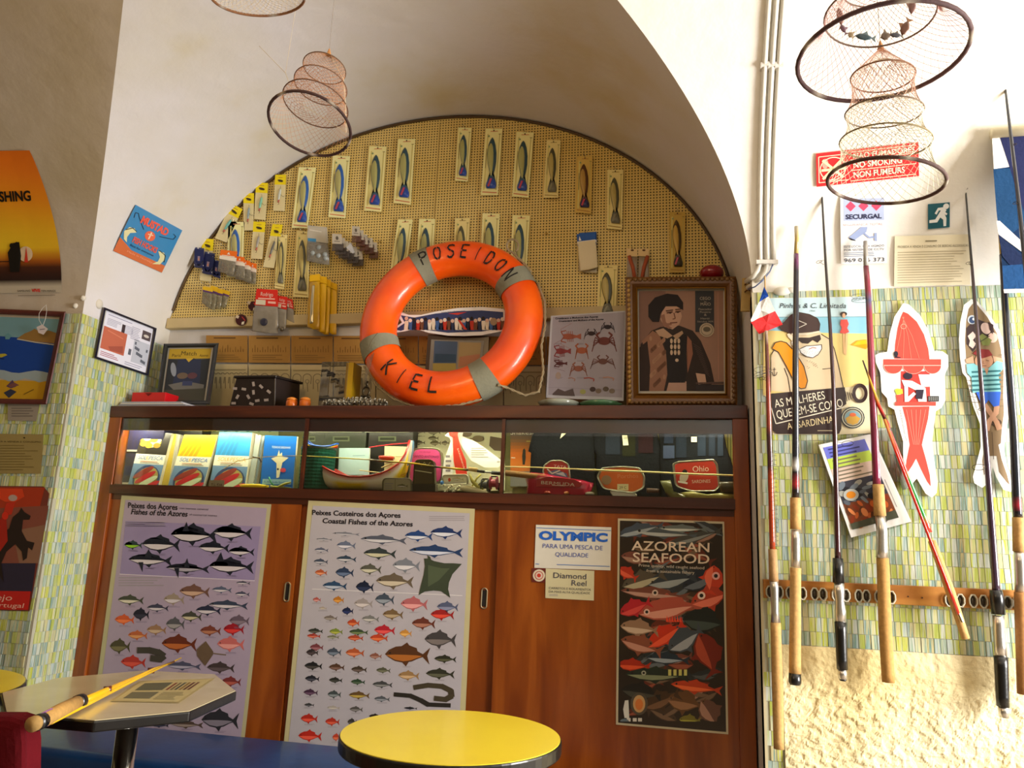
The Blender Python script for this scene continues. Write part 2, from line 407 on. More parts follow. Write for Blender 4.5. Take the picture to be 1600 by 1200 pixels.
# flaked render under the tiles of the right wall
rows = []
nx, nz = 330, 150
for i in range(nz + 1):
    z = .25 + (.918 - .25) * i / nz; r_ = []
    for k in range(nx + 1):
        x = XR + .055 + (1.75 - XR - .055) * k / nx
        h = noise.noise(Vector((x * 8, 0, z * 8))) * .005 + noise.noise(Vector((x * 60, 3, z * 60))) * .0016
        fade = min(1, max(0, (.86 - z + .03 * noise.noise(Vector((x * 12, 5, 0)))) * 14))
        for sc_, th_, am in ((13, .12, .0022), (27, .08, .002), (48, .1, .0016)):
            q = noise.noise(Vector((x * sc_, 7 + sc_, z * sc_ * 1.2))); h += am * fade * min(1, max(0, (q - th_) * 14))
        r_.append(Vector((x, YF - .006 - h, z)))
    rows.append(r_)
grid(rows).obj('flaking_render', PL_ROUGH, wr)
# mosaic tiles -------------------------------------------------------------
TW, TH = .0178, .0432
def tile_verts(c, u, n_, w, h, d):
    z = Vector((0, 0, 1)); a = c - u * w / 2 - z * h / 2; b = c + u * w / 2 - z * h / 2; e = c + u * w / 2 + z * h / 2; f = c - u * w / 2 + z * h / 2
    j = random.uniform(-.0008, .0012)
    return [a, b, e, f] + [p + n_ * (d + j) for p in (a, b, e, f)]
TF = [(4, 5, 6, 7), (0, 1, 5, 4), (1, 2, 6, 5), (2, 3, 7, 6), (3, 0, 4, 7)]
GROUT = MATTE
def tilewall(parent, p0, u, n_, width, z0, z1, skip=None, singles=0, hole=None):
    bk = MB('#b3b09a'); q = p0 + u * width
    bk.add([Vector((p.x, p.y, z)) + n_ * .0006 for p, z in ((p0, z0), (q, z0), (q, z1), (p0, z1))], [(0, 1, 2, 3) if u.cross(Vector((0, 0, 1))).dot(n_) > 0 else (3, 2, 1, 0)])
    bk.obj('grout', GROUT, parent)
    st = MB(); cnt = 0; rws = int((z1 - z0) / TH + .01); shared = None
    for i in range(rws):
        z = z1 - (i + .5) * TH; off = random.uniform(-.006, 0)
        for k in range(int(width / TW) + 1):
            s_ = off + (k + .5) * TW
            if s_ < TW * .4 or s_ > width - TW * .3: continue
            c = p0 + u * s_; c = Vector((c.x, c.y, z))
            if skip and skip(c): continue
            if singles and cnt < singles and hole(c):
                if shared is None:
                    shared = bpy.data.meshes.new('tile'); vv = tile_verts(Vector((0, 0, 0)), u, n_, TW * .91, TH * .965, .003)
                    shared.from_pydata(vv, [], TF); shared.materials.append(TILE_O)
                o = bpy.data.objects.new('tile', shared); COLL.objects.link(o); o.parent = parent; o.location = c - ORG[parent.name]; cnt += 1; continue
            st.add(tile_verts(c, u, n_, TW * .91, TH * random.uniform(.95, .98), .003), TF)
    st.obj('mosaic', TILE_S, parent, kind='stuff')
ux, ny = Vector((1, 0, 0)), Vector((0, -1, 0))
tilewall(wr, Vector((XR, YF, 0)), ux, ny, 1.5, .9186, 2.085, None, 300, lambda c: .42 < c.x < .98 and .905 < c.z < 1.4)
tilewall(wr, Vector((XR, YF, 0)), ux, ny, .055, .2, .9186)
tilewall(wl, Vector((-3.6, YF, 0)), ux, ny, 3.6 + XL - .001, .2, 2.085)
tilewall(wrl, Vector((XL, YF, 0)), Vector((0, 1, 0)), Vector((1, 0, 0)), .55, .2, 2.085)
m = MB('#c9bd98'); m.box((XR - .004, YF - .004, .2), (XR + .004, YF + .004, 2.085)); m.obj('corner_bead', MATTE, wr)

# ================================================================ THE CABINET
CX0, CX1 = -2.452, .262; YC = 2.9; ZT = 1.731; ZS0, ZS1 = 1.352, 1.388
cab = thing('cabinet', ((CX0 + CX1) / 2, YC, 0), 'tall mahogany wall cabinet with a lit glass display case above sliding doors', 'cabinet')
m = MB(); m.box((CX0, YC - .012, ZT - .052), (CX1, YB, ZT)); m.obj('top_board', MAHOGH, cab, bevel=.004)
m = MB(); m.box((CX0 + .055, YC + .01, ZS0), (CX1 - .055, YB, ZS1)); m.box((CX0 + .055, YC - .012, ZS0 - .005), (CX1 - .052, YC + .012, ZS1 - .004)); m.obj('shelf_board', MAHOGH, cab)
for x0, x1 in ((CX0, CX0 + .058), (CX1 - .055, CX1)):
    m = MB(); m.box((x0, YC - .008, 0), (x1, YC + .02, ZT - .05)); m.obj('stile', MAHOGS, cab, bevel=.003)
for x0, x1 in ((CX0, CX0 + .02), (CX1 - .02, CX1)):
    m = MB(); m.box((x0, YC + .02, 0), (x1, YB, ZT - .05)); m.obj('side_panel', MAHOG, cab)
m = MB('#8d8a52'); m.box((CX0 + .02, YB - .014, ZS1), (CX1 - .02, YB - .002, ZT - .05)); m.obj('back_panel', MATTE, cab)
m = MB(); m.box((CX0 + .05, YC - .004, .06), (CX1 - .05, YC + .012, .12)); m.obj('bottom_rail', MAHOGH, cab)
m = MB(); m.box((CX0 + .05, YC + .004, ZS0 - .03), (CX1 - .05, YC + .012, ZS0)); m.obj('door_track', MAHOGH, cab)
m = MB('#4a3a16'); m.box((CX0 + .058, YC + .012, ZT - .105), (CX1 - .055, YC + .022, ZT - .05)); m.obj('lamp_valance', MAHOGH, cab)
m = MB('#fff2b0'); m.tube([(CX0 + .15, 2.934, 1.672), (CX1 - .15, 2.934, 1.672)], .011, 10, col='#fff2c0'); m.obj('strip_lamp', PLASTIC, cab)
# sliding doors
for xa, xb, yo, hx, hz in ((CX0 + .055, -1.50, 0.0, (448, 925), 0), (-1.53, -.668, .012, (756, 935), 0), (-.668, CX1 - .052, 0.0, None, 0)):
    m = MB(); m.box((xa, YC + .006 + yo, .12), (xb, YC + .022 + yo, ZS0 - .008)); d = m.obj('sliding_door', MAHOG, cab)
    if hx:
        h = W(hx[0], hx[1], YC + yo)
        b = MB('#3a2c18'); y = YC + .005 + yo; b.tube([h + Vector((math.cos(a) * .011, .0, math.copysign(.026, math.sin(a)) + math.sin(a) * .011)) + Vector((0, y - h.y, 0)) for a in [2 * math.pi * i / 16 + .01 for i in range(16)]], .0028, 6, True, '#b8a888'); b.obj('recessed_pull', METAL, d)
        b = MB('#150a04'); b.box((h.x - .009, y, h.z - .03), (h.x + .009, y + .004, h.z + .03)); b.obj('pull_recess', MATTE, d)
# glass panes of the case
for xa, xb, yo in ((CX0 + .058, -1.50, 0), (-1.52, -.655, .01), (-.668, CX1 - .055, 0)):
    m = MB(); m.box((xa, YC + .000 + yo, ZS1 - .004), (xb, YC + .004 + yo, ZT - .055)); m.obj('glass_pane', GLASS, cab)
m = MB('#3b2716'); m.box((-1.512, YC - .002, ZS1 - .003), (-1.500, YC + .016, ZT - .053)); m.obj('pane_rail', MAHOGH, cab)
m = MB('#3b2716'); m.box((-.668, YC - .002, ZS1 - .003), (-.655, YC + .016, ZT - .053)); m.obj('pane_rail', MAHOGH, cab)

# ================================================================ POSTERS ON THE DOORS
YP = YC + .0045; G1 = 2.3
T1 = '#15131c'; GB = '#bdb6ba'
def chart(pts, inner, frame, bgc, ifr):
    a = Art(PY(YP), gain=G1); a.sheet(pts, frame); a.poly(inner, bgc, 1); return a
a = chart([(190, 774), (424, 788), (381, 1165), (140, 1150)], [(196, 781), (417, 794), (376, 1156), (148, 1145)], '#a49e7a', '#988a9c', 0)
a.o = (160, 770); a.s = 3
a.poly([(108, 132), (742, 158), (712, 412), (82, 382)], '#85789a', 2); a.line([(80, 381), (714, 412)], 3, '#c4bcc4', 3)
a.text('Peixes dos Açores', 120, 70, 25, T1, 232, 2.5, 3, .02); a.text('Fishes of the Azores', 134, 100, 25, T1, 264, 2.5, 3, .02, .15)
a.text('com interesse comercial', 362, 76, 9, '#3a3644', 134, 2.5); a.text('of commercial interest', 408, 106, 9, '#3a3644', 130, 2.5)
a.lines(108, 136, 320, 160, 3); a.lines(76, 392, 300, 440, 4)
DK = '#171a26'
for f in ((145, 245, 85, 40, '#2a3a3a', '#7fae2c'), (275, 242, 180, 78, DK, GB), (430, 197, 220, 92, DK, GB), (610, 187, 185, 72, DK, GB), (523, 257, 145, 55, DK, GB), (652, 276, 122, 45, DK, GB), (225, 315, 205, 62, DK, GB),
          (400, 354, 205, 48, DK, '#9a95a0'), (605, 345, 210, 75, DK, GB), (133, 503, 122, 45, '#3c4034', '#c2bca8'), (336, 500, 98, 52, '#8a7c6c', GB), (432, 463, 142, 60, '#63453a', '#b5957e'), (560, 455, 92, 30, '#4c5468', GB),
          (660, 423, 66, 18, '#4c4c58', GB), (656, 475, 68, 24, '#44465a', GB), (182, 570, 76, 56, '#1c1c2a', '#30303e'), (260, 540, 102, 36, '#38384a', GB), (497, 552, 118, 46, '#22263a', GB), (590, 527, 185, 42, '#30384a', GB),
          (104, 595, 92, 46, '#b8502c', '#dc7040'), (418, 581, 96, 46, '#3c3c34', '#b6ac8c'), (342, 616, 88, 60, '#4c4c50', '#8e8a88'), (642, 600, 94, 50, '#5a4c58', '#7a6c74'), (166, 668, 92, 42, '#a85a34', '#c48c58'), (254, 643, 92, 46, '#8a6a50', '#b49c80'),
          (507, 647, 98, 46, '#6a3428', '#a06a50'), (616, 640, 98, 54, '#8a1420', '#c43430'), (83, 720, 96, 66, '#44402c', '#6a6444'), (602, 710, 128, 66, '#b05c58', '#cc8c84'), (360, 708, 165, 78, '#5c2818', '#a85c2c'), (145, 794, 118, 58, '#a03028', '#c44c3c'),
          (555, 820, 130, 50, '#3a3030', '#54484a'), (380, 812, 165, 38, '#44465a', '#9c98a8'), (604, 886, 92, 46, '#6a2a28', '#a05044'), (552, 1066, 175, 92, '#26262c', '#76707c'), (396, 1086, 155, 36, '#4a3c34', '#8a7c74'), (268, 1090, 88, 20, '#1c2030', '#3a3c50')):
    a.fish(f[0], f[1], f[2], f[3], f[4], f[5], 3)
    a.lines(f[0] - 25, f[1] + f[3] * .55, f[0] + 30, f[1] + f[3] * .55 + 9, 2, '#776c80')
for x, y, w in ((218, 285, 25), (395, 158, 20), (398, 328, 18), (556, 300, 24)): a.poly([(x - w, y + 22), (x, y - 22), (x + w * .6, y + 22)], DK, 4)
for x, y in ((180, 350), (348, 378)): a.poly([(x - 12, y - 25), (x + 12, y - 25), (x + 8, y + 22)], DK, 4)
a.poly([(485, 695), (520, 745), (518, 760), (482, 812), (445, 765), (442, 735)], '#5c4a38', 4); a.line([(515, 752), (580, 760)], 5, '#6a5844', 4)
a.line([(168, 738), (220, 738), (262, 748), (286, 765), (268, 780), (230, 775)], 24, '#3c3830', 4)
a.obj('fish_chart', PAPER, label='laminated grey chart of tuna and other fishes on the leftmost sliding door', cat='poster')
a = chart([(482, 782), (742, 795), (724, 1182), (442, 1174)], [(489, 790), (734, 802), (716, 1170), (450, 1166)], '#aea57c', '#a29da2', 0)
a.o = (450, 770); a.s = 2.926
a.text('Peixes Costeiros dos Açores', 110, 100, 22, T1, 405, 2, 3, .025); a.text('Coastal Fishes of the Azores', 157, 138, 22, T1, 413, 2.2, 3, .025, .1)
a.line([(110, 440), (797, 470)], 3, '#c6c2c0', 2); a.lines(645, 104, 815, 130, 3)
P2 = '''265 188 125 16 6a6c74 b0aeb2|165 213 75 12 6a6c74 b0aeb2|437 215 212 40 4a4e5a b8b6b8|598 198 128 46 1e3a6a c2c4ca|724 183 146 52 1a2c56 c2c4ca|153 262 64 22 54586a b8b6b8|266 241 88 38 5c6478 c0bec4|677 268 248 52 1e3458 b8bcc8|420 278 150 50 2c3434 b4b090|150 315 66 26 3c4454 a8a6a8|267 303 92 30 2c3c4c b8b6b8|541 333 126 60 6c7078 c4c2c4|378 350 98 46 4c4c40 b8b49c|151 365 56 28 a04c28 d08860|259 365 84 46 26344c 5a6a84|488 405 172 66 5c5040 b8ac94|214 426 112 40 26405c a8b0bc|351 431 82 52 141c30 26304a|132 489 36 22 a04c44 c89088|231 490 50 32 a86a20 cc9040|345 507 86 46 8c8480 c0b8b4|442 488 88 52 3a4450 848c94|577 509 124 62 a0585a d0908c|730 522 98 46 4a5068 7c8098|273 541 52 34 16203c 26305a|160 528 36 14 9c9080 b0a898|195 573 62 24 6a6058 948c80|377 577 80 32 6c6c68 b4b0a8|480 557 94 46 6a5438 a89474|706 557 108 50 8c1c1c cc4434|299 595 56 34 a03c20 cc6c3c|620 598 108 52 5c2c20 a06c58|126 632 68 24 2c3028 5a584c|118 655 62 22 9c2c1c c87058|220 635 62 28 6c7c2c a8a844|206 660 56 18 6c6c54 949480|323 637 88 28 34442c 6c7c4c|309 664 72 28 9c3c20 c86c48|442 629 96 46 a01c28 d44c48|416 664 82 36 ac3c20 dc6c3c|538 643 56 34 b47c34 d8a458|697 671 146 76 3c3838 6c6460|131 707 62 32 6c3438 946064|111 730 56 32 2c2424 4c4040|211 729 66 38 3c4450 6c7884|306 732 86 40 a04c28 cc7c54|401 747 56 28 7c4c3c 9c7464|546 741 206 92 4c2c14 9c5c24|719 760 102 34 28281c 4c4c34|116 792 82 36 1c1c1c 44403c|223 798 72 32 4c3424 74584c|325 808 72 30 3c3024 64544c|436 812 66 26 4c4c38 6c6c54|552 836 96 42 8c6c44 bc9c74|696 828 132 46 2c2c20 545440|111 850 66 30 1c1c24 44444c|218 857 62 26 242420 44443c|320 865 66 26 283c28 4c5c44|432 877 92 30 3c3c3c 7c7c78|104 913 66 30 3c2438 64485c|212 922 62 34 3c4444 7c8484|326 926 96 34 5c4424 ac9444|430 943 72 26 4c5054 84888c|97 970 46 16 303030 58585c|208 983 60 18 9c9488 b8b0a4|312 990 60 26 4c4844 7c7874|97 1033 78 42 a02418 d4503c|203 1047 66 36 a02c1c cc543c|293 1048 42 32 34302c 54504c|400 1022 60 22 241c18 3c3430|101 1112 108 50 a82418 dc503c|222 1118 38 34 b03c28 dc6c48|560 985 62 12 141414 24242c'''
for q in P2.split('|'):
    x, y, l, h, c1, c2 = q.split(); x, y, l, h = map(float, (x, y, l, h)); a.fish(x, y, l, h, '#' + c1, '#' + c2, 3)
    a.lines(x - 22, y + h * .55, x + 26, y + h * .55 + 7, 2, '#8a8488')
a.poly([(637, 286), (640, 300), (622, 300), (626, 335), (620, 375), (608, 420), (597, 468), (625, 452), (665, 447), (700, 450), (742, 480), (732, 440), (736, 410), (752, 372), (795, 325), (755, 322), (715, 322), (668, 312), (655, 306), (650, 292)], '#343c2c', 3)
a.poly([(640, 330), (700, 345), (740, 345), (690, 400), (640, 430)], '#46503a', 3.4)
a.line([(578, 890), (640, 880), (705, 885), (745, 905), (748, 930), (720, 945), (672, 940)], 20, '#3c3424', 3); a.line([(488, 922), (560, 928), (610, 950), (640, 968), (740, 972)], 18, '#26221c', 3)
a.obj('coastal_fish_chart', PAPER, label='tall yellow-edged chart of many small coastal fishes on the middle sliding door', cat='poster')
# third poster: heap of fresh fish
a = Art(PY(YP), gain=1.9); a.o = (740, 770); a.s = 2.927
a.sheet([(660, 117), (1146, 132), (1165, 1105), (651, 1060)], '#b4aa8c'); a.poly([(669, 127), (1138, 142), (1155, 1094), (661, 1051)], '#231a14', 1)
P3 = [(760, 170, 260, 60, '#3a4450', '#8c9498', -12), (880, 185, 340, 50, '#444c50', '#a0a4a0', 4), (1010, 205, 300, 50, '#3c3c38', '#7c807c', -14), (960, 165, 250, 36, '#5c6460', '#b8bcb4', 2),
      (780, 400, 230, 90, '#4c4438', '#a49c80', -15), (910, 400, 260, 100, '#2c343c', '#8c9494', -8), (1040, 400, 200, 100, '#1c2430', '#5c646c', -20), (705, 370, 110, 60, '#a82c18', '#cc5438', 30),
      (830, 462, 350, 62, '#6c3c30', '#b08878', 6), (1090, 400, 150, 110, '#b83820', '#dc6448', 100), (1090, 480, 220, 110, '#a43420', '#d87058', -15), (900, 530, 330, 120, '#a04838', '#cc8c78', -8),
      (740, 525, 170, 80, '#a81c28', '#cc4440', -20), (1060, 590, 230, 130, '#141c1c', '#3c4844', 8), (760, 620, 200, 80, '#8c6c54', '#c0a890', 8), (880, 650, 230, 90, '#b82c14', '#e05030', -32),
      (970, 670, 200, 120, '#3c444c', '#94989c', -30), (770, 700, 220, 90, '#7c4430', '#b4806c', 18), (890, 760, 220, 60, '#1c2c38', '#8c98a0', 5), (730, 790, 180, 60, '#9c2410', '#d04c28', 4), (1070, 740, 230, 140, '#6c1c10', '#a04028', 70),
      (840, 835, 320, 70, '#1c2820', '#788060', 3), (1020, 890, 260, 60, '#a83414', '#d86030', 8), (770, 915, 210, 90, '#141414', '#3c3c34', 10), (860, 950, 200, 90, '#3c2818', '#6c4c34', -20), (970, 960, 190, 110, '#5c3c20', '#8c6444', 12), (1080, 1010, 160, 110, '#5c3c30', '#9c7460', 60), (990, 1040, 110, 50, '#6c6420', '#a09c38', 4)]
a.clip = (671, 132, 1141, 1046); rr3 = random.Random(5)
for k in range(60):
    c1, c2 = rr3.choice((('#2c3034', '#5c6468'), ('#5c2418', '#8c4834'), ('#3c2c20', '#6c5440'), ('#20282c', '#484c4c'), ('#6c3c30', '#94705c')))
    a.fish(rr3.uniform(740, 1070), 150 + (k * 151) % 880, rr3.uniform(120, 190), rr3.uniform(40, 70), c1, c2, rr3.uniform(-35, 35), 1.1 + k * .012, rr3.random() < .5, fin=False)
for k, (x, y, l, h, c1, c2, an) in enumerate(P3): a.fish(x, y, l * .92, h, c1, c2, an, 2 + k * .12, tail=.9)
for x, y, r_, c in ((1042, 470, 18, '#e8c0b0'), (1108, 380, 18, '#e8a098'), (792, 545, 14, '#d8b0a0'), (830, 457, 14, '#c8b0a0'), (778, 824, 11, '#a0a088')): a.ellp(x, y, r_, r_, c, 8); a.ellp(x, y, r_ * .5, r_ * .5, '#101014', 9)
for k in range(4): a.rect(890 + k * 24, 808, 904 + k * 24, 836, '#b4b060', 8)
for k in range(6): a.poly([(880 + k * 12, 590), (892 + k * 12, 592), (884 + k * 12, 560 + 4 * (k % 2))], '#d8442c', 8)
a.ellp(757, 965, 40, 52, '#4c4438', 8); a.ellp(757, 965, 28, 40, '#b8905c', 9); a.ellp(757, 968, 18, 26, '#c06c30', 10)
a.poly([(690, 1030), (684, 990), (692, 950), (708, 948), (712, 1030)], '#c8c8c0', 9); a.ellp(690, 1045, 20, 12, '#607078', 9)
for x in (700, 728, 752): a.rect(x, 1030, x + 18, 1046, '#c8c4b8', 9)
a.text('AZOREAN', 722, 262, 42, '#d2bfa8', 356, 1.5, 11, .01); a.text('SEAFOOD', 728, 315, 42, '#d2bfa8', 350, 1.5, 11, .01)
a.text('Prime quality, wild caught seafood', 755, 337, 13, '#c8bca8', 300, 2.5, 11); a.text('from a sustainable fishery', 790, 362, 13, '#c8bca8', 220, 2.5, 11)
a.obj('seafood_poster', GLOSSY, label='dark glossy poster of heaped fresh fish with a white border on the right door', cat='poster')
a = Art(PY(YP), gain=(1.7, 1.75, 1.9), o=(740, 770), sc=2.927)
a.sheet([(285, 146), (630, 158), (626, 355), (278, 343)], '#c9c4b4'); a.line([(287, 160), (628, 173)], 3, '#3a66a8', 2); a.line([(283, 325), (300, 326)], 3, '#3a66a8', 2); a.line([(380, 328), (622, 337)], 3, '#3a66a8', 2)
a.text('OLYMPIC', 298, 212, 36, '#1e58b0', 315, 2, 3, .05); a.text('PARA UMA PESCA DE', 316, 252, 20, '#4a5c9c', 274, 2.2); a.text('QUALIDADE', 374, 290, 19, '#4a5c9c', 150, 2.2)
a.obj('fishing_brand_label', PAPER, label='white label with bold blue capitals on the right sliding door', cat='sign')
a = Art(PY(YP), gain=(1.7, 1.7, 1.7), o=(740, 770), sc=2.927)
a.sheet([(330, 346), (552, 357), (550, 493), (328, 481)], '#beb690'); a.text('Diamond', 365, 389, 25, '#34384c', 150, 2.5, 3); a.text('Reel', 448, 424, 25, '#34384c', 68, 2.5, 3)
a.text('CARRETOS E ROLAMENTOS', 344, 440, 10, '#4a4c4c', 192, 2.5, 3); a.text('DA MAIS ALTA QUALIDADE', 344, 456, 10, '#4a4c4c', 188, 2.5, 3); a.lines(346, 462, 400, 474, 2)
a.obj('reel_label', PAPER, label='small cream label under the blue-lettered one on the right sliding door', cat='sign')
a = Art(PY(YP), gain=1.7, o=(740, 770), sc=2.927)
a.sheet([(267, 345), (329, 346), (328, 411), (266, 408)], '#5c2018'); a.ellp(299, 378, 28, 28, '#c8bca4', 1); a.ellp(299, 378, 20, 20, '#a85444', 2); a.ellp(299, 378, 16, 16, '#ccb8a8', 3); a.ellp(299, 378, 9, 9, '#b83424', 4)
a.obj('round_emblem_sticker', PAPER, label='small square sticker with a round red emblem beside the cream label', cat='sticker')

# ================================================================ INSIDE THE DISPLAY CASE
def cut(pts, o, sc): return [(o[0] + x / sc, o[1] + y / sc) for x, y in pts]
O2, K2 = (160, 620), 4.706
ZB = ZS1                                     # top of the shelf board
def floorpt(px, py, Y):                      # a pixel's x at depth Y on the board
    p = W(px, py, Y); return Vector((p.x, Y, ZB))
def book(name, tl, tr, br, bl, Y, lean, th, cover, label, group=None, gain=1.0, pages='#d8d4c0', draw=None, cat='book', dim=(100, 140)):
    """a book standing on the board leaning back: quad given in photo pixels"""
    a_, b_ = W(*bl, Y), W(*br, Y); dz = ZB + .001 - min(a_.z, b_.z)
    n_ = Vector((0, -1, lean)); pl = PP((a_ + b_) / 2, n_)
    P = [pl(*q) for q in (tl, tr, br, bl)]; back = Vector((0, th, 0))
    t = thing(name, (P[3] + P[2]) / 2, label, cat, group)
    m = MB(pages, gain); m.prism([p + Vector((0, .0015, 0)) for p in P], back, pages); m.obj('pages', PAPER, t)
    ar = Art(pl, gain=gain, quad=(tl, tr, br, bl), dim=dim); ar.sheet([(0, 0), (dim[0], 0), dim, (0, dim[1])], cover)
    if draw: draw(ar)
    ar.obj('cover', GLOSSY, t); return t
def cover1(top, star=False):
    def d(a):
        a.rect(0, 0, 100, 62, top, 1)
        if top == '#2c2a22':
            for k in range(16): a.ellp(38 + 24 * math.cos(k * 2.4), 26 + 16 * math.sin(k * 3.1), 12, 7, ('#c8a838', '#8c7428', '#e8dc98')[k % 3], 2 + k * .1)
        else:
            for k in range(4): a.poly([(30 + k * 12, 0), (36 + k * 12, 0), (12 + k * 14, 62), (2 + k * 14, 62)], '#d8a81c' if top == '#f0c81c' else '#3c90cc', 2)
        a.rect(0, 58, 100, 84, '#f0ecd8', 3); a.text('SOL', 10, 72, 10, '#2a64b0' if top != '#3aa0e0' else '#e0c060', 27, 0, 5, 0, .2); a.text('E', 38, 71, 8, '#e8b030', 6, 0, 5); a.text('PESCA', 46, 72, 10, '#2a64b0' if top != '#3aa0e0' else '#e0c060', 46, 0, 5, 0, .2)
        a.line([(20, 77), (78, 77)], 1.6, '#c08060', 5); a.line([(20, 81), (84, 81)], 1.4, '#8c8c8c', 5)
        a.rect(0, 84, 100, 140, '#6a8cb0', 3); a.ellp(54, 122, 44, 36, '#34446c', 4); a.ellp(54, 122, 38, 30, '#a89c54', 5, a=-20)
        for k, c in enumerate(('#8c3428', '#b8242c', '#c8d8b0', '#c43438')): a.ellp(40 + k * 10, 106 + k * 12, 34, 8, c, 6 + k, a=-28)
    return d
BG = 1.15
book('guide_book', (222, 674), (268, 677), (247, 760), (200, 757), 2.955, .18, .03, '#2c2a22', 'guide book with gold tins on a dark cover, leftmost in the glass case', 'tin fish guide books', BG, draw=cover1('#2c2a22'))
book('guide_book', (288, 679), (340, 680), (316, 763), (262, 760), 2.955, .18, .02, '#f0c81c', 'guide book with a yellow cover top, in the case right of the gold-tin one', 'tin fish guide books', BG, draw=cover1('#f0c81c'))
book('guide_book', (343, 675), (394, 676), (382, 765), (326, 762), 2.96, .18, .03, '#3aa0e0', 'guide book with a sky blue cover top, in the case right of the yellow one', 'tin fish guide books', BG, draw=cover1('#3aa0e0'))
def star(a):
    a.text('TODAS AS SARDINHAS', 25, 34, 6, '#d8e8f0', 58); a.poly([(48, 38), (52, 50), (58, 44), (60, 56), (80, 58), (62, 72), (56, 112), (48, 114), (44, 74), (26, 62), (44, 56)], '#e0d8b0', 3); a.ellp(66, 92, 9, 6, '#c84050', 4); a.ellp(50, 90, 3, 3, '#203040', 4)
    a.poly([(6, 118), (94, 116), (94, 130), (6, 132)], '#8cb8c8', 3); a.text('A Hora da Sardinha', 10, 128, 6, '#1450a0', 80, 0, 4)
book('blue_picture_book', (414, 680), (464, 682), (457, 763), (406, 761), 2.965, .1, .012, '#1468c4', 'bright blue picture book with a star-tailed white fish, beside the pane rail', None, BG, draw=star)
for k, (x0, x1, y) in enumerate(((266, 276, 678), (276, 282, 679), (394, 402, 678), (400, 408, 680), (404, 413, 681))):
    book('guide_book', (x0, y), (x1, y), (x1 - 14, 763), (x0 - 14, 762), 2.975 + .008 * (k % 3), .18, .02, ('#d0b848', '#b8b8a8', '#d8d8cc', '#a8b0a8', '#788890')[k],
         ('guide book edge with a yellow spine, behind the gold-tin book', 'pale guide book edge, second behind the gold-tin book', 'white guide book edge, just behind the sky blue book', 'grey guide book edge, second behind the sky blue book', 'grey-blue guide book edge, nearest the bright blue picture book')[k], 'tin fish guide books', BG)
def cbox(name, x0, x1, y0, y1, Y, dep, col, label, group=None, mat=PLASTIC, gain=1, cat='box', draw=None):
    a_, b_ = W(x0, y1, Y), W(x1, y1, Y); zt = W((x0 + x1) / 2, y0, Y).z
    t = thing(name, ((a_.x + b_.x) / 2, Y, ZB), label, cat, group)
    m = MB(col, gain); m.box((a_.x, Y, ZB + .001), (b_.x, min(Y + dep, YB - .016), zt)); m.obj('body', mat, t, bevel=.002)
    if draw:
        ar = Art(PY(Y - .0005), gain=gain, quad=((x0, y0), (x1, y0), (x1, y1), (x0, y1)), dim=(100, 100)); draw(ar); ar.obj('label_print', PAPER, t)
    return t
for k, (y0, y1) in enumerate(((662, 706), (706, 757))):
    z0 = W(186, y1, 2.99).z; z1 = W(186, y0, 2.99).z
    t = thing('reel_box', (CX0 + .1, 2.99, z0), ('navy blue reel box in the left end of the case, upper one', 'navy blue reel box in the left end of the case, lower one')[k], 'box', 'navy reel boxes')
    m = MB('#252648'); m.box((CX0 + .03, 2.99, max(z0, ZB) + .001), (CX0 + .21, 3.15, z1 - .004)); m.obj('body', PLASTIC, t, bevel=.002)
    m = MB('#c8c8b8'); m.box((CX0 + .035, 2.986, max(z0, ZB) + .002), (CX0 + .2, 2.989, max(z0, ZB) + .010)); m.obj('white_edge', PAPER, t)
a_ = Art(PY(3.17), gain=1.0, o=O2, sc=K2); a_.sheet([(680, 195), (1295, 195), (1295, 290), (680, 290)], '#c4cf98')
for k in range(7): a_.loop(740 + k * 82, 240, 18, 16, 6, '#5c8c50', 2, 12, (180, 480)); a_.line([(720 + k * 82, 222), (765 + k * 82, 218)], 5, '#5c7c48', 3)
a_.obj('hook_card', PAPER, label='pale green card of curled baits on the back of the case above the guide books', cat='card')
cbox('tackle_box', 250, 306, 668, 758, 3.09, .07, '#343840', 'black tackle box with a white rim behind the gold-tin guide book')
for k, (x0, x1, lb) in enumerate(((475, 500, 'dark green lidded tackle box behind the spool, left'), (500, 566, 'dark green lidded tackle box behind the spool, right'), (570, 640, 'black tackle box behind the long painted boat'))):
    cbox('tackle_box', x0, x1, 668, 766, 3.1, .07, ('#3a4434', '#34402c', '#1a1a16')[k], lb, 'dark tackle boxes at the back of the case', draw=(lambda a: (a.rect(0, 0, 100, 8, '#c0c4a8', 1), a.rect(30, 14, 70, 22, '#7c8868', 1), a.rect(34, 16, 66, 20, '#3a4434', 2))))
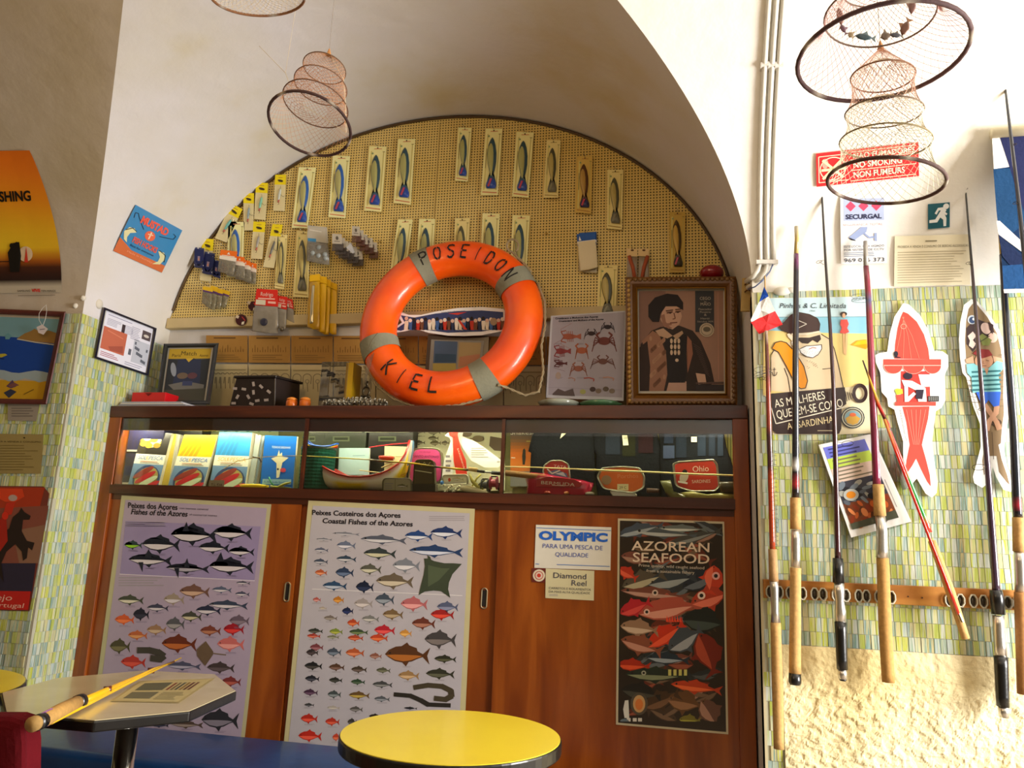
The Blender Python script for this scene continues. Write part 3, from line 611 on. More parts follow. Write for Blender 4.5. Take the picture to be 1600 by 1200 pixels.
# price slip, yellow plug, yellow-green tool
a_ = Art(PY(2.925), gain=1, o=O2, sc=K2); a_.sheet([(785, 612), (898, 614), (893, 672), (780, 668)], '#b0a488'); a_.text('T.L. €66', 800, 655, 18, '#5c2c24', 80)
a_.obj('price_slip', PAPER, label='little handwritten cream slip leaning on the sky blue guide book', cat='label')
m = MB('#f0d010'); m.dome(cut([(1005, 645), (1060, 640), (1150, 640), (1205, 648), (1200, 672), (1100, 675), (1030, 668)], O2, K2), .012, mp=PY(2.94)); m.prism([W(x, y, 2.94) for x, y in cut([(1005, 645), (1205, 648), (1200, 678), (1030, 678)], O2, K2)], (0, .03, 0))
m.obj('yellow_float', PLASTIC, label='flat bright yellow float lying before the bright blue picture book', cat='float', smooth=True)
m = MB('#a8a83c'); P_ = cut([(1235, 655), (1290, 668), (1340, 640), (1385, 630)], O2, K2); m.tube([W(x, y, 2.94) for x, y in P_], [.004, .007, .006, .003], 8); m.tube([W(x, y, 2.94) for x, y in cut([(1240, 675), (1300, 660), (1385, 676)], O2, K2)], .005, 8, col='#7c8438'); m.tube([W(x, y, 2.94) for x, y in cut([(1225, 590), (1240, 630), (1270, 665)], O2, K2)], .003, 6, col='#309c60')
m.obj('rubber_lure', PLASTIC, label='tangled olive green rubber lure in front of the bright blue picture book', cat='lure', smooth=True)
# spool of green netting twine
O3, K3 = (460, 620), 4.706
c = W(496, 730, 3.0); zt = W(496, 703, 3.0).z; r_ = mpx(3.0, 28)
t = thing('twine_spool', (c.x, 3.0, ZB), 'fat spool of dark green twine in the case right of the pane rail', 'spool')
m = MB('#145040'); m.lathe([(r_ * .95, ZB)] + [(r_ * (1 + (.012 if i % 2 else -.008)), ZB + (zt - ZB) * i / 24) for i in range(25)] + [(r_ * .9, zt)], (c.x, 3.0, 0), n=28); m.obj('twine', CLOTH, t)
m = MB('#26342c'); m.lathe([(r_ * 1.04, zt), (r_ * 1.04, zt + .008), (r_ * .4, zt + .008)], (c.x, 3.0, 0), n=28); m.obj('flange', PLASTIC, t)
# toy boats
def boat(path_px, Y, w, hgt, cols, label, name='model_boat', inner='#8c2418', extras=True):
    """path_px: sheer line from bow to stern in pixels; hull lofted from sections"""
    P = [W(x, y, Y) for x, y in path_px]; n = len(P); t = thing(name, (P[n // 2].x, Y, ZB if not hgt < 0 else P[0].z), label, 'model boat')
    def hull(shr, zo, col, rim, nm, mat, par):
        m = MB(col); rows = []
        for i, p in enumerate(P):
            s_ = i / (n - 1); bw = max(.002, w / 2 * math.sin(math.pi * min(1, .06 + s_ * .92)) ** .6) * shr; base = max(ZB + .002, p.z - abs(hgt))
            row = []
            for j in range(13):
                a = math.pi * j / 12; row.append(Vector((p.x, Y + bw * math.cos(a), p.z - (p.z - base) * math.sin(a) ** .8 * (1 if shr == 1 else .8))))
            rows.append(row)
        b = len(m.v); m.add([q for r in rows for q in r], [(i * 13 + j, i * 13 + j + 1, (i + 1) * 13 + j + 1, (i + 1) * 13 + j) for i in range(n - 1) for j in range(12)])
        for i in range(n):
            for j in range(13):
                k = i * 13 + j; f = abs(j - 6) / 6
                m.c[k] = m.C(rim[0] if f > .95 else (rim[1] if f > .75 else (rim[2] if (i // 3) % 2 else rim[3])))
        return m.obj(nm, mat, par, smooth=True)
    h = hull(1, 0, cols[3], cols, 'hull', ENAMEL, t); hull(.86, .003, inner, [inner] * 4, 'inner_hull', ENAMEL, h)
    m = MB(cols[0])
    for sg in (-1, 1): m.tube([p + Vector((0, sg * max(.002, w / 2 * math.sin(math.pi * min(1, .06 + i / (n - 1) * .92)) ** .6), .001)) for i, p in enumerate(P)], .004, 6)
    m.obj('gunwale', ENAMEL, t, smooth=True)
    if extras:
        for i in (n // 3, n // 2, 2 * n // 3):
            p = P[i]; b = MB('#d8b848'); b.box((p.x - .006, Y - w * .42, p.z - .012), (p.x + .006, Y + w * .42, p.z - .007)); b.obj('thwart', ENAMEL, t)
    return t
bp = cut([(205, 512), (235, 520), (290, 548), (360, 578), (440, 596), (520, 598), (600, 592), (670, 575), (730, 545), (790, 500), (830, 430), (858, 325)], O3, K3)
bt = boat(bp, 2.985, .12, .075, ['#c02820', '#e8e4dc', '#f0d018', '#e8e0c8'], 'long white, red and yellow wooden model boat with a tall bow')
m = MB('#e8e4dc'); m.slab(cut([(838, 320), (870, 322), (866, 400), (850, 480), (800, 520), (780, 505), (820, 430)], O3, K3), 2.972, .008); m.slab(cut([(838, 320), (850, 320), (836, 400), (810, 460), (790, 500), (778, 498), (815, 420)], O3, K3), 2.970, .012, '#b8242c'); m.slab(cut([(868, 320), (877, 322), (872, 400), (856, 480), (800, 530), (850, 478), (864, 400)], O3, K3), 2.971, .010, '#5c84a0'); m.obj('stem_post', ENAMEL, bt)
m = MB('#d0b018'); m.slab(cut([(745, 530), (825, 480), (815, 560), (740, 600), (700, 590)], O3, K3), 2.958, .01); m.obj('bow_panel', ENAMEL, bt)
for k, (x0, y0, x1, y1) in enumerate(((300, 530, 370, 570), (480, 540, 640, 560), (560, 575, 720, 530), (640, 520, 720, 490))):
    m = MB('#a88848'); m.tube([W(*cut([(x0, y0)], O3, K3)[0], 2.965), W(*cut([(x1, y1)], O3, K3)[0], 2.965)], .0025, 6, col=('#c84030', '#d8c890', '#202020', '#b8a060')[k]); m.obj('oar', ENAMEL, bt)
bp = cut([(75, 300), (95, 330), (130, 355), (180, 368), (230, 372), (280, 365), (320, 345)], O3, K3)
b2 = boat(bp, 3.03, .05, -.018, ['#2858b0', '#e8c828', '#c83420', '#c83420'], 'small model boat striped blue, yellow and red lying on the green spool', extras=False)
bp = cut([(350, 590), (400, 575), (470, 545), (510, 500), (545, 460), (560, 420)], O3, K3)
# leaflets and books behind the boat
book('pale_blue_booklet', (530, 700), (578, 700), (576, 742), (528, 742), 3.04, .08, .006, '#a8c4c4', 'plain pale blue booklet behind the long model boat', None, 1, draw=lambda a: a.line([(45, 40), (85, 38)], 3, '#7c98a0', 2))
book('cream_booklet', (601, 697), (636, 698), (634, 750), (600, 750), 3.05, .08, .006, '#e0d8a0', 'plain cream booklet behind the bow of the long model boat', None, 1, draw=lambda a: a.line([(50, 42), (88, 42)], 3, '#a89c70', 2))
m = MB('#c02818'); c = W(604, 716, 3.02); m.lathe([(.028, -.012), (.034, .0), (.034, .008), (.029, .008), (.026, -.006)], (c.x, 3.02, c.z), n=20, col='#b83018'); m.obj('red_cup', ENAMEL, label='glossy red cup standing behind the middle of the long model boat', cat='cup', smooth=True)
# pink tin, dark tin, small tins
def tin(name, pts, Y, th, col, label, group=None, draw=None, o=O3, k=K3, rim='#a8a48c', mat=ENAMEL, gain=1.0):
    pp = cut(pts, o, k); n0 = len(pp)
    # round the corners
    q = []
    for i in range(n0):
        a, b, c = Vector(pp[i - 1]), Vector(pp[i]), Vector(pp[(i + 1) % n0]); rr = min((a - b).length, (c - b).length) * .28
        p1 = b + (a - b).normalized() * rr; p2 = b + (c - b).normalized() * rr
        for s_ in (0, .25, .5, .75, 1): q.append(tuple(p1 * (1 - s_) ** 2 + b * 2 * s_ * (1 - s_) + p2 * s_ * s_))
    cc = W(sum(x for x, _ in q) / len(q), max(y for _, y in q), Y)
    t = thing(name, (cc.x, Y, cc.z), label, 'tin', group)
    m = MB(rim); m.slab(q, Y, th, rim); m.obj('can', METAL, t)
    ar = Art(PY(Y - .0005), gain=gain, o=o, sc=k); cx = sum(x for x, _ in pts) / len(pts); cy = sum(y for _, y in pts) / len(pts)
    ar.sheet([((x - o[0]) * k * .93 + cx * .07, (y - o[1]) * k * .93 + cy * .07) for x, y in q], col)
    if draw: draw(ar)
    ar.obj('printed_lid', mat, t)
    m = MB(rim); m.tube([W(x, y, Y - .001) for x, y in q], .0022, 6, True); m.obj('rim', METAL, t, smooth=True); return t
tin('sardine_tin', [(870, 375), (1080, 378), (1090, 640), (830, 640)], 3.02, .03, '#c8487c', 'tall deep pink tin behind the dark slide-lid tin', None, lambda a: (a.text('SANTO ANTONIO', 875, 445, 18, '#5c1c48', 185, 2), a.text('sardinhas', 920, 408, 10, '#7c2c58', 80, 2)))
def dkt(a): a.rect(890, 470, 1020, 640, '#3c3018', 1.2); a.line([(915, 480), (935, 510), (955, 480), (975, 510), (1000, 480)], 4, '#8c8048', 3); a.line([(885, 540), (1010, 560)], 6, '#b8b088', 3)
tin('slide_lid_tin', [(885, 462), (1025, 462), (1030, 712), (870, 712)], 2.945, .03, '#4c4020', 'small dark bronze tin standing upright in the middle of the case', None, dkt, rim='#4c4428')
m = MB('#241c10'); m.slab(cut([(835, 640), (1035, 640), (1035, 715), (840, 715)], O3, K3), 2.93, .04); m.obj('tin_stand', PLASTIC, label='black block under the dark bronze tin', cat='stand')
tin('pale_oval_tin', [(650, 600), (860, 600), (865, 712), (650, 710)], 2.93, .02, '#9c9880', 'pale hinged tin lying below the bow of the long model boat', None, lambda a: (a.line([(740, 605), (740, 705)], 3, '#6c6850', 3), a.lines(665, 630, 730, 680, 3), a.fish(795, 655, 80, 25, '#5c5c48')), rim='#84806c')
tin('open_sardine_tin', [(1090, 575), (1270, 570), (1275, 640), (1100, 650)], 2.96, .02, '#c8c4a8', 'pale open tin with little pictures beneath the crossed red and white cut-outs', None, lambda a: (a.ellp(1140, 610, 10, 14, '#a83c28', 2), a.fish(1200, 605, 90, 25, '#9c9470'), a.lines(1105, 625, 1260, 640, 2)))
# card with fishes at the back, crossed fish cut-outs
a_ = Art(PY(3.165), gain=1.1, o=O3, sc=K3); a_.sheet([(850, 203), (1548, 205), (1548, 690), (850, 690)], '#dcdab4')
for x, y, l, h, c1 in ((915, 258, 95, 28, '#6c6450'), (1028, 258, 95, 48, '#5c5840'), (920, 290, 80, 8, '#9c9878'), (1022, 305, 80, 36, '#6c6448'), (918, 338, 90, 34, '#5c5440'), (1038, 340, 84, 40, '#6c6440'), (1115, 258, 60, 34, '#7c7458'), (1110, 340, 60, 34, '#6c6450')): a_.fish(x, y, l, h, c1, '#a8a080', 0)
for x, y, w in ((1265, 272, 42), (1352, 308, 44)): a_.ellp(x, y, w, w * .55, '#8c7c5c', 3); a_.line([(x - w, y), (x - w * 1.4, y)], 8, '#7c6c4c', 3)
a_.poly([(1440, 290), (1530, 305), (1530, 400), (1470, 395), (1432, 360)], '#6c5c48', 3); a_.ellp(1417, 222, 8, 10, '#141414', 4)
a_.obj('pale_fish_card', PAPER, label='pale yellow card of fishes and rays on the back of the case', cat='poster')
def cutout(name, pts, Y, th, col, label, o, k, draw=None, edge='#f2f0ea', gain=1.0, group=None, cat='fish cut-out', mp=None):
    mp = mp or PY(Y); t = thing(name, mp(*cut(pts, o, k)[0]), label, cat, group)
    ar = Art(mp, gain=gain, o=o, sc=k); ar.sheet(pts, edge, th); ar.obj('board', PAPER, t)
    if draw: ar = Art(mp, gain=gain, o=o, sc=k); draw(ar); ar.obj('print', PAPER, t)
    return t
def tilted(px, py, Y, back): a = W(px, py, Y); return PP(a, Vector((0, -1, back)))
cutout('white_fish_cutout', [(1105, 285), (1135, 260), (1120, 215), (1150, 205), (1185, 250), (1175, 300), (1165, 560), (1150, 600), (1085, 590), (1100, 470), (1150, 330), (1140, 300)], 3.0, .004, 0, 'white fish-shaped cut-out standing left of the red one in the case', O3, K3, lambda a: a.lines(1115, 420, 1150, 560, 4))
cutout('white_fish_cutout', [(1200, 260), (1215, 208), (1245, 235), (1235, 290), (1330, 330), (1420, 390), (1500, 450), (1535, 480), (1500, 520), (1400, 520), (1300, 470), (1240, 380), (1200, 300)], 3.02, .004, 0, 'wide white fish-shaped cut-out fanned out right of the red one', O3, K3, lambda a: (a.lines(1300, 370, 1430, 450, 5, '#a8a8a0'), a.ellp(1500, 478, 12, 8, '#b8b8b0', 2)))
cutout('red_fish_cutout', [(1130, 250), (1160, 265), (1180, 200), (1212, 205), (1200, 280), (1225, 380), (1262, 470), (1270, 570), (1190, 575), (1170, 470), (1165, 350), (1165, 300), (1140, 285)], 2.985, .004, 0, 'bright red fish-shaped cut-out standing tail up among white ones in the case', O3, K3,
       lambda a: (a.poly([(1133, 252), (1160, 270), (1182, 204), (1209, 208), (1197, 280), (1222, 382), (1258, 470), (1266, 566), (1194, 571), (1174, 470), (1170, 350), (1168, 300), (1142, 283)], '#cc3420', 1), a.text('SARDINHAS', 1195, 380, 12, '#e8d0b0', 170, 72, 3), a.ellp(1175, 297, 5, 6, '#601810', 2)), edge='#d84434')
# rod lying across the case, with its reel seat; leaders
rodp = cut([(40, 432), (380, 452), (560, 462), (600, 468), (880, 490), (1040, 515), (1200, 530), (1280, 538)], O3, K3)
t = thing('case_rod', W(640, 724, 2.925), 'thin yellow fishing rod lying across the lit case in front of the boats', 'fishing rod')
P_ = [W(x, y, 2.925) for x, y in rodp]; m = MB('#c8b41c'); m.tube(P_, [.0016, .0022, .003, .0032, .0036, .004, .0045, .005], 8, cols=['#d0c020', '#d8c420', '#b8b090', '#302010', '#e0c01c', '#181410', '#d8b81c', '#201810']); m.obj('blank', ENAMEL, t, smooth=True)
for k, (x0, x1, y0, y1, rr, c, mt) in enumerate(((1282, 1345, 530, 540, .0085, '#c8a868', CORK), (1345, 1400, 545, 552, .006, '#26241c', RUBBER), (1400, 1450, 552, 556, .0045, '#c8c8c0', METAL), (1450, 1530, 558, 566, .0075, '#1c1a18', RUBBER))):
    m = MB(c); m.tube([W(*cut([(x0, y0)], O3, K3)[0], 2.925), W(*cut([(x1, y1)], O3, K3)[0], 2.925)], rr, 10); m.obj(('cork_grip', 'rubber_grip', 'reel_seat', 'rubber_grip')[k], mt, t, smooth=True)
m = MB('#b89c5c'); m.tube([W(x, y, 2.923) for x, y in ((350, 732), (372, 720), (400, 715), (430, 713), (470, 712))], .0016, 6); m.tube([W(395, 714, 2.923), W(405, 716, 2.923), W(408, 722, 2.923)], .003, 6, col='#5c4c3c'); m.obj('rod_tip', ENAMEL, t)
t = thing('case_rod', W(980, 738, 2.925), 'pale yellow fishing rod lying across the case in front of the black shirts', 'fishing rod')
P_ = [W(x, y, 2.925) for x, y in ((785, 729), (830, 730), (900, 733), (918, 734), (1000, 737), (1090, 741), (1152, 743))]; m = MB('#e0d890'); m.tube(P_, [.002, .0022, .0026, .0038, .0036, .0034, .0036], 8); m.obj('blank', ENAMEL, t, smooth=True)
m = MB('#8c6430'); m.tube([W(790, 739, 2.94), W(852, 746, 2.94)], .012, 10, col='#8c6430'); m.obj('cork_grip', CORK, t, smooth=True)
m = MB('#c8202c'); m.tube([W(*q, 3.0) for q in cut([(550, 372), (690, 352), (840, 340)], O3, K3)], .002, 6); m.obj('bow_line', THREAD, bt)
# reels and bait tools
def reel(px, py, Y, r_, c1, c2, label, group=None):
    c = W(px, py, Y); t = thing('fishing_reel', (c.x, Y, c.z - r_), label, 'reel', group)
    m = MB(c1); m.lathe([(r_ * .3, -r_ * .7), (r_, -r_ * .6), (r_, -r_ * .45), (r_ * .6, -r_ * .4), (r_ * .6, r_ * .3), (r_, r_ * .4), (r_, r_ * .55), (r_ * .2, r_ * .6)], c, 'x', 20); m.obj('spool', PLASTIC, t, smooth=False)
    m = MB(c2); m.tube([c + Vector((r_ * .6, 0, 0)), c + Vector((r_ * .9, -.01, 0)), c + Vector((r_ * .9, -.012, -r_ * .8))], .002, 6); m.ell(c + Vector((r_ * .9, -.014, -r_ * .9)), (.005, .005, .007)); m.obj('handle', METAL, t)
    m = MB(c2); m.box((c.x - r_ * .5, Y - .004, c.z + r_ * .9), (c.x + r_ * .5, Y + .004, c.z + r_ * 1.1)); m.obj('foot', METAL, t)
reel(772, 755, 2.95, .026, '#a01c44', '#181418', 'magenta and black fishing reel at the right end of the middle pane')
reel(758, 758, 2.96, .024, '#20242c', '#181418', 'black fishing reel left of the magenta one')
m = MB('#8c8430'); m.tube([W(*q, 2.95) for q in cut([(1285, 560), (1310, 620), (1350, 660), (1390, 680)], O3, K3)], [.004, .008, .009, .004], 8); m.tube([W(*q, 2.948) for q in cut([(1300, 670), (1340, 600), (1370, 570)], O3, K3)], .004, 8, col='#b8b050'); m.tube([W(*q, 2.946) for q in cut([(1330, 690), (1360, 640), (1400, 610)], O3, K3)], .003, 8, col='#4c4c24'); m.obj('bait_fork', PLASTIC, label='olive and yellow bait tool between the open tin and the reels', cat='tool', smooth=True)
m = MB('#d0ccac')
for k in range(26): 
    c = W(*cut([(1100 + (k * 37) % 120, 650 + (k * 23) % 60)], O3, K3)[0], 2.935 + .002 * (k % 5)); m.ell(c, (.006, .006, .005), n=7, m=5)
m.obj('shell_bag', CLOTH, label='crumpled heap of white shells in front of the open tin', cat='shells', smooth=True)
m = MB('#d8d0a8'); m.tube([W(*q, 2.93) for q in cut([(1225, 665), (1290, 680), (1370, 700), (1450, 722), (1530, 716), (1600, 705)], O3, K3)], [.012, .014, .011, .006, .005, .005], 12); m.obj('cream_horn', PLASTIC, label='long cream horn lying along the bottom of the case', cat='horn', smooth=True)
m = MB('#3c70b0'); m.ell(W(*cut([(1085, 632)], O3, K3)[0], 2.94), (.008, .006, .008)); m.obj('blue_bead', PLASTIC, label='small blue ball left of the heap of white shells', cat='ball', smooth=True)
# right pane: poster, shirts, tins
O4, K4 = (780, 620), 4.0
a_ = Art(PY(3.16), gain=1.0, o=O4, sc=K4); a_.sheet([(70, 180), (300, 180), (300, 560), (70, 560)], '#7c7c74')
for k in range(12): a_.rect(70, 225 + k * 20, 300, 246 + k * 20, ('#6c5c4c', '#7c6048', '#8c6440', '#a06430', '#b46828', '#c86c20', '#d8701c', '#d87018', '#d8741c', '#d87820', '#dc8028', '#c87028')[k], 1)
a_.text('Shakespeare', 70, 236, 26, '#e8e4d0', 250, 0, 3); a_.poly([(148, 330), (158, 322), (165, 335), (166, 380), (160, 424), (146, 424), (143, 370)], '#2c2418', 3); a_.line([(170, 278), (210, 278)], 5, '#c8b850', 3); a_.line([(75, 380), (100, 382)], 6, '#e0d8c0', 3)
a_.obj('sunset_poster', PAPER, label='orange sunset poster with a standing angler, behind the leftmost black shirt', cat='poster')
def shirt(pts, Y, neck, label, stripes=(), tag=None):
    cc = W(*cut([((pts[0][0] + pts[-1][0]) / 2, 660)], O4, K4)[0], Y); t = thing('black_shirt', (cc.x, Y, ZB), label, 't-shirt', 'black shirts in the case')
    m = MB('#0e1116'); m.dome(cut(pts, O4, K4), .016, mp=PY(Y)); m.prism([W(x, y, Y) for x, y in cut(pts, O4, K4)], (0, .012, 0)); m.obj('fabric', CLOTH, t, smooth=True)
    m = MB('#1c2026'); m.tube([W(x, y, Y - .012) for x, y in cut(neck, O4, K4)], .004, 8); m.obj('collar', CLOTH, t, smooth=True)
    for x0, x1, y0, y1, c in stripes:
        ar = Art(PY(Y - .017), o=O4, sc=K4); ar.sheet([(x0, y0), (x1, y0), (x1, y1), (x0, y1)], c, .0008); ar.obj('print_panel', CLOTH, t)
    if tag: ar = Art(PY(Y - .0185), o=O4, sc=K4); ar.sheet(tag, '#d8d4b4', .0008); ar.line([(tag[0][0] + 8, tag[0][1] + 12), (tag[2][0] - 8, tag[0][1] + 14)], 3, '#6c6c58', 2); ar.line([(tag[0][0] + 8, tag[0][1] + 22), (tag[2][0] - 8, tag[0][1] + 22)], 3, '#6c6c58', 2); ar.obj('paper_tag', PAPER, t)
shirt([(238, 190), (300, 182), (350, 178), (420, 198), (500, 190), (545, 185), (585, 198), (592, 300), (600, 480), (590, 560), (230, 560), (190, 480), (200, 350), (182, 340), (205, 240)], 3.04, [(300, 182), (350, 200), (420, 212), (500, 200), (545, 186)], 'plain black shirt on the left of the three in the case', (), [(392, 222), (432, 214), (410, 236), (380, 262)])
shirt([(590, 205), (640, 186), (700, 205), (800, 212), (900, 206), (965, 192), (985, 210), (1010, 320), (1005, 640), (620, 640), (600, 520), (605, 360), (570, 310)], 3.05, [(640, 186), (700, 206), (800, 216), (900, 208), (965, 194)], 'black shirt with dark grey and olive panels, middle of the three in the case', ((665, 755, 225, 360, '#1c222c'), (770, 850, 240, 370, '#1e1f12'), (870, 960, 230, 350, '#200f14')), [(768, 240), (800, 240), (808, 302), (775, 304)])
shirt([(990, 200), (1060, 198), (1120, 188), (1200, 215), (1300, 198), (1360, 190), (1400, 200), (1420, 310), (1465, 450), (1475, 600), (1010, 640), (1000, 400), (1005, 300)], 3.05, [(1110, 190), (1160, 208), (1210, 216), (1270, 208), (1330, 192)], 'black shirt with navy check panels, right of the three in the case', ((1025, 1095, 305, 385, '#30384c'), (1030, 1088, 215, 290, '#1c2434'), (1105, 1170, 210, 380, '#181f2a'), (1240, 1290, 240, 370, '#1c2430'), (1310, 1350, 225, 370, '#1a212c'), (1365, 1400, 225, 370, '#1c2430')), [(1200, 250), (1235, 250), (1235, 282), (1200, 282)])
def cart(a): a.text('Ohio', 1210, 470, 36, '#d8c0a0', 100, -3, 3); a.ellp(1155, 500, 26, 40, '#c8b8a0', 3, a=20); a.ellp(1160, 470, 16, 16, '#181818', 4); a.line([(1120, 530), (1175, 540)], 10, '#e0d8c8', 4); a.text('SARDINES', 1205, 540, 20, '#d8c0a0', 115, -2, 3)
tin('red_fish_tin', [(1085, 420), (1120, 405), (1340, 392), (1362, 420), (1378, 560), (1350, 588), (1200, 590), (1100, 560)], 2.96, .028, '#b83424', 'large red rectangular fish tin in front of the navy check shirt', None, cart, O4, K4)
def orng(a): a.ellp(670, 520, 32, 30, '#8c6c4c', 3); a.text('Porthos', 740, 510, 26, '#c87848', 130, -2, 3); a.rect(738, 545, 808, 585, '#d0c090', 4); a.text('29 C', 750, 575, 16, '#483c2c', 45, 0, 5)
tin('orange_fish_tin', [(610, 500), (640, 445), (760, 435), (880, 445), (910, 500), (905, 570), (840, 600), (650, 575)], 2.96, .028, '#c05c28', 'rounded orange fish tin with a price tag in front of the middle shirt', None, orng, O4, K4)
tin('round_white_dish', [(690, 588), (750, 592), (860, 610), (850, 640), (780, 645), (720, 630)], 2.93, .02, '#d0d0c8', 'small white dish beneath the orange tin', None, None, O4, K4)
def redr(a): a.text('TATA', 340, 440, 16, '#d8c0b0', 80, 6, 3); a.poly([(300, 470), (360, 455), (420, 480), (430, 505), (320, 490)], '#5c6c98', 3); a.line([(300, 450), (330, 480), (380, 460)], 8, '#e0d8d0', 4); a.poly([(350, 480), (400, 470), (420, 500)], '#c8ccd8', 4)
tin('red_round_tin', [(280, 430), (320, 400), (390, 398), (432, 420), (442, 500), (430, 520), (290, 500), (272, 470)], 2.95, .026, '#b03434', 'red round-topped fish tin behind the magenta bag', None, redr, O4, K4)
t = thing('magenta_bag', W(870, 776, 2.94), 'crumpled magenta packet with a red name panel lying in front of the left shirt', 'packet')
m = MB('#c41440'); m.dome(cut([(165, 515), (200, 470), (290, 480), (420, 505), (520, 520), (590, 540), (575, 600), (560, 635), (360, 640), (165, 620), (175, 560)], O4, K4), .03, mp=PY(2.955)); m.obj('pouch', PACK, t, smooth=True)
m = MB('#a01030'); m.dome(cut([(180, 520), (240, 500), (400, 520), (560, 545), (545, 625), (360, 632), (180, 612)], O4, K4), .022, mp=PY(2.955)); m.obj('contents', CLOTH, t, smooth=True)
ar = Art(PY(2.921), o=O4, sc=K4); ar.sheet([(235, 520), (300, 498), (470, 515), (520, 545), (500, 565), (230, 560)], '#a02c34'); ar.text('BERMUDA', 262, 545, 20, '#d8c4b0', 210, 4, 3); ar.line([(330, 552), (410, 556)], 4, '#d8c4b0', 3); ar.obj('name_panel', PAPER, t)
for k, (x, y, w, c, lb) in enumerate(((300, 645, 30, '#b03c24', 'small round copper bait tin at the foot of the magenta packet'), (420, 632, 24, '#c87830', 'small orange plug at the foot of the magenta packet'), (565, 640, 40, '#b0a894', 'little clear dome dish right of the magenta packet'))):
    p = W(*cut([(x, y)], O4, K4)[0], 2.925); m = MB(c); m.lathe([(.3 * mpx(2.9, w / 4), 0), (mpx(2.9, w / 4) * .7, .002), (mpx(2.9, w / 4) * .7, .008), (mpx(2.9, w / 4) * .4, .012)], (p.x, 2.925, ZB + .001), n=16); m.obj('bait_tin' if k != 1 else 'plug', ENAMEL, label=lb, cat='tin' if k != 1 else 'lure', smooth=True)
for k, (pts, c, lb) in enumerate((([(1005, 525), (1070, 520), (1080, 560), (1090, 600), (1170, 620), (1180, 650), (1080, 650), (1040, 600)], '#5c5c2c', 'olive rubber squid lying under the red rectangular tin, left one'), ([(1130, 600), (1200, 590), (1300, 610), (1400, 600), (1480, 612), (1470, 640), (1300, 640), (1180, 645)], '#8c8440', 'olive twisted rubber squid lying under the red rectangular tin'), ([(920, 570), (1000, 575), (1000, 600), (920, 600)], '#4c3424', 'small brown plug right of the orange tin'), ([(1370, 530), (1480, 530), (1480, 600), (1380, 600)], '#3a3018', 'dark brown case at the right end of the display case'))):
    m = MB(c); m.dome(cut(pts, O4, K4), .02, mp=PY(2.965)); m.prism([W(x, y, 2.965) for x, y in cut(pts, O4, K4)], (0, .015, 0)); m.obj(('rubber_squid', 'rubber_squid', 'plug', 'tackle_pouch')[k], PLASTIC, label=lb, cat=('lure', 'lure', 'lure', 'pouch')[k], smooth=True)
a_ = Art(PY(3.17), gain=1.0, o=O4, sc=K4); a_.sheet([(900, 182), (1490, 190), (1490, 600), (900, 600)], '#a8a04c'); a_.ellp(760 + 240, 195, 60, 12, '#58a8a0', 2)
for k in range(4): a_.rect(1425 + k * 18, 220, 1432 + k * 18, 600, '#6c6c34', 2)
a_.ellp(900, 195, 1, 1, '#c0c0a0', 2); a_.obj('yellow_back_card', PAPER, label='yellow card on the back of the case behind the two right shirts', cat='card')
# ================================================================ PEGBOARD AND WHAT HANGS ON IT
pts = []
zb = W(400, 496, YB).z
for i in range(61):
    t = math.pi * i / 60; pts.append((XC + 1.352 * math.cos(t), YB - .008, 2.09 + 1.11 * math.sin(t)))
pts = [(XC + 1.352, YB - .008, zb)] + [p for p in pts if p[2] > zb] + [(XC - 1.352, YB - .008, zb)]
m = MB(); m.prism(pts, (0, .016, 0)); peg = m.obj('pegboard', PEG, label='large arched perforated board filling the niche above the cabinet', cat='pegboard')
m = MB('#4a3418'); m.tube([(p[0], YB - .012, p[2]) for p in pts[1:-1]], .007, 6); m.obj('arched_edging', FRAMEWOOD, peg)
m = MB('#c8b484'); m.box((XC - 1.352, YB - .03, zb - .052), (XC + 1.352, YB + .01, zb)); m.obj('bottom_rail', MATTE, peg, bevel=.004)
m = MB('#a88e50'); c = W(688, 190, YB - .009); m.box((c.x - .002, YB - .0095, zb), (c.x + .002, YB - .0075, 3.17)); m.obj('panel_joint', MATTE, peg)
pegstuds = None
YG = YB - .022
def hook(px, py, t, ln=.03):
    p = W(px, py, YB - .012); m = MB('#9a9688'); m.tube([p + Vector((0, .006, .006)), p + Vector((0, -ln * .6, .003)), p + Vector((0, -ln, 0)), p + Vector((0, -ln - .004, .006))], .0013, 6); m.obj('peg_hook', METAL, t)
GP = 1.25
FISHP = [(0, -.5), (.14, -.46), (.3, -.36), (.4, -.2), (.38, -.02), (.26, .14), (.13, .24), (.1, .28), (.34, .34), (.42, .44), (.34, .5), (-.34, .5), (-.42, .44), (-.34, .34), (-.1, .28), (-.2, .16), (-.34, 0), (-.4, -.18), (-.3, -.36), (-.14, -.46)]
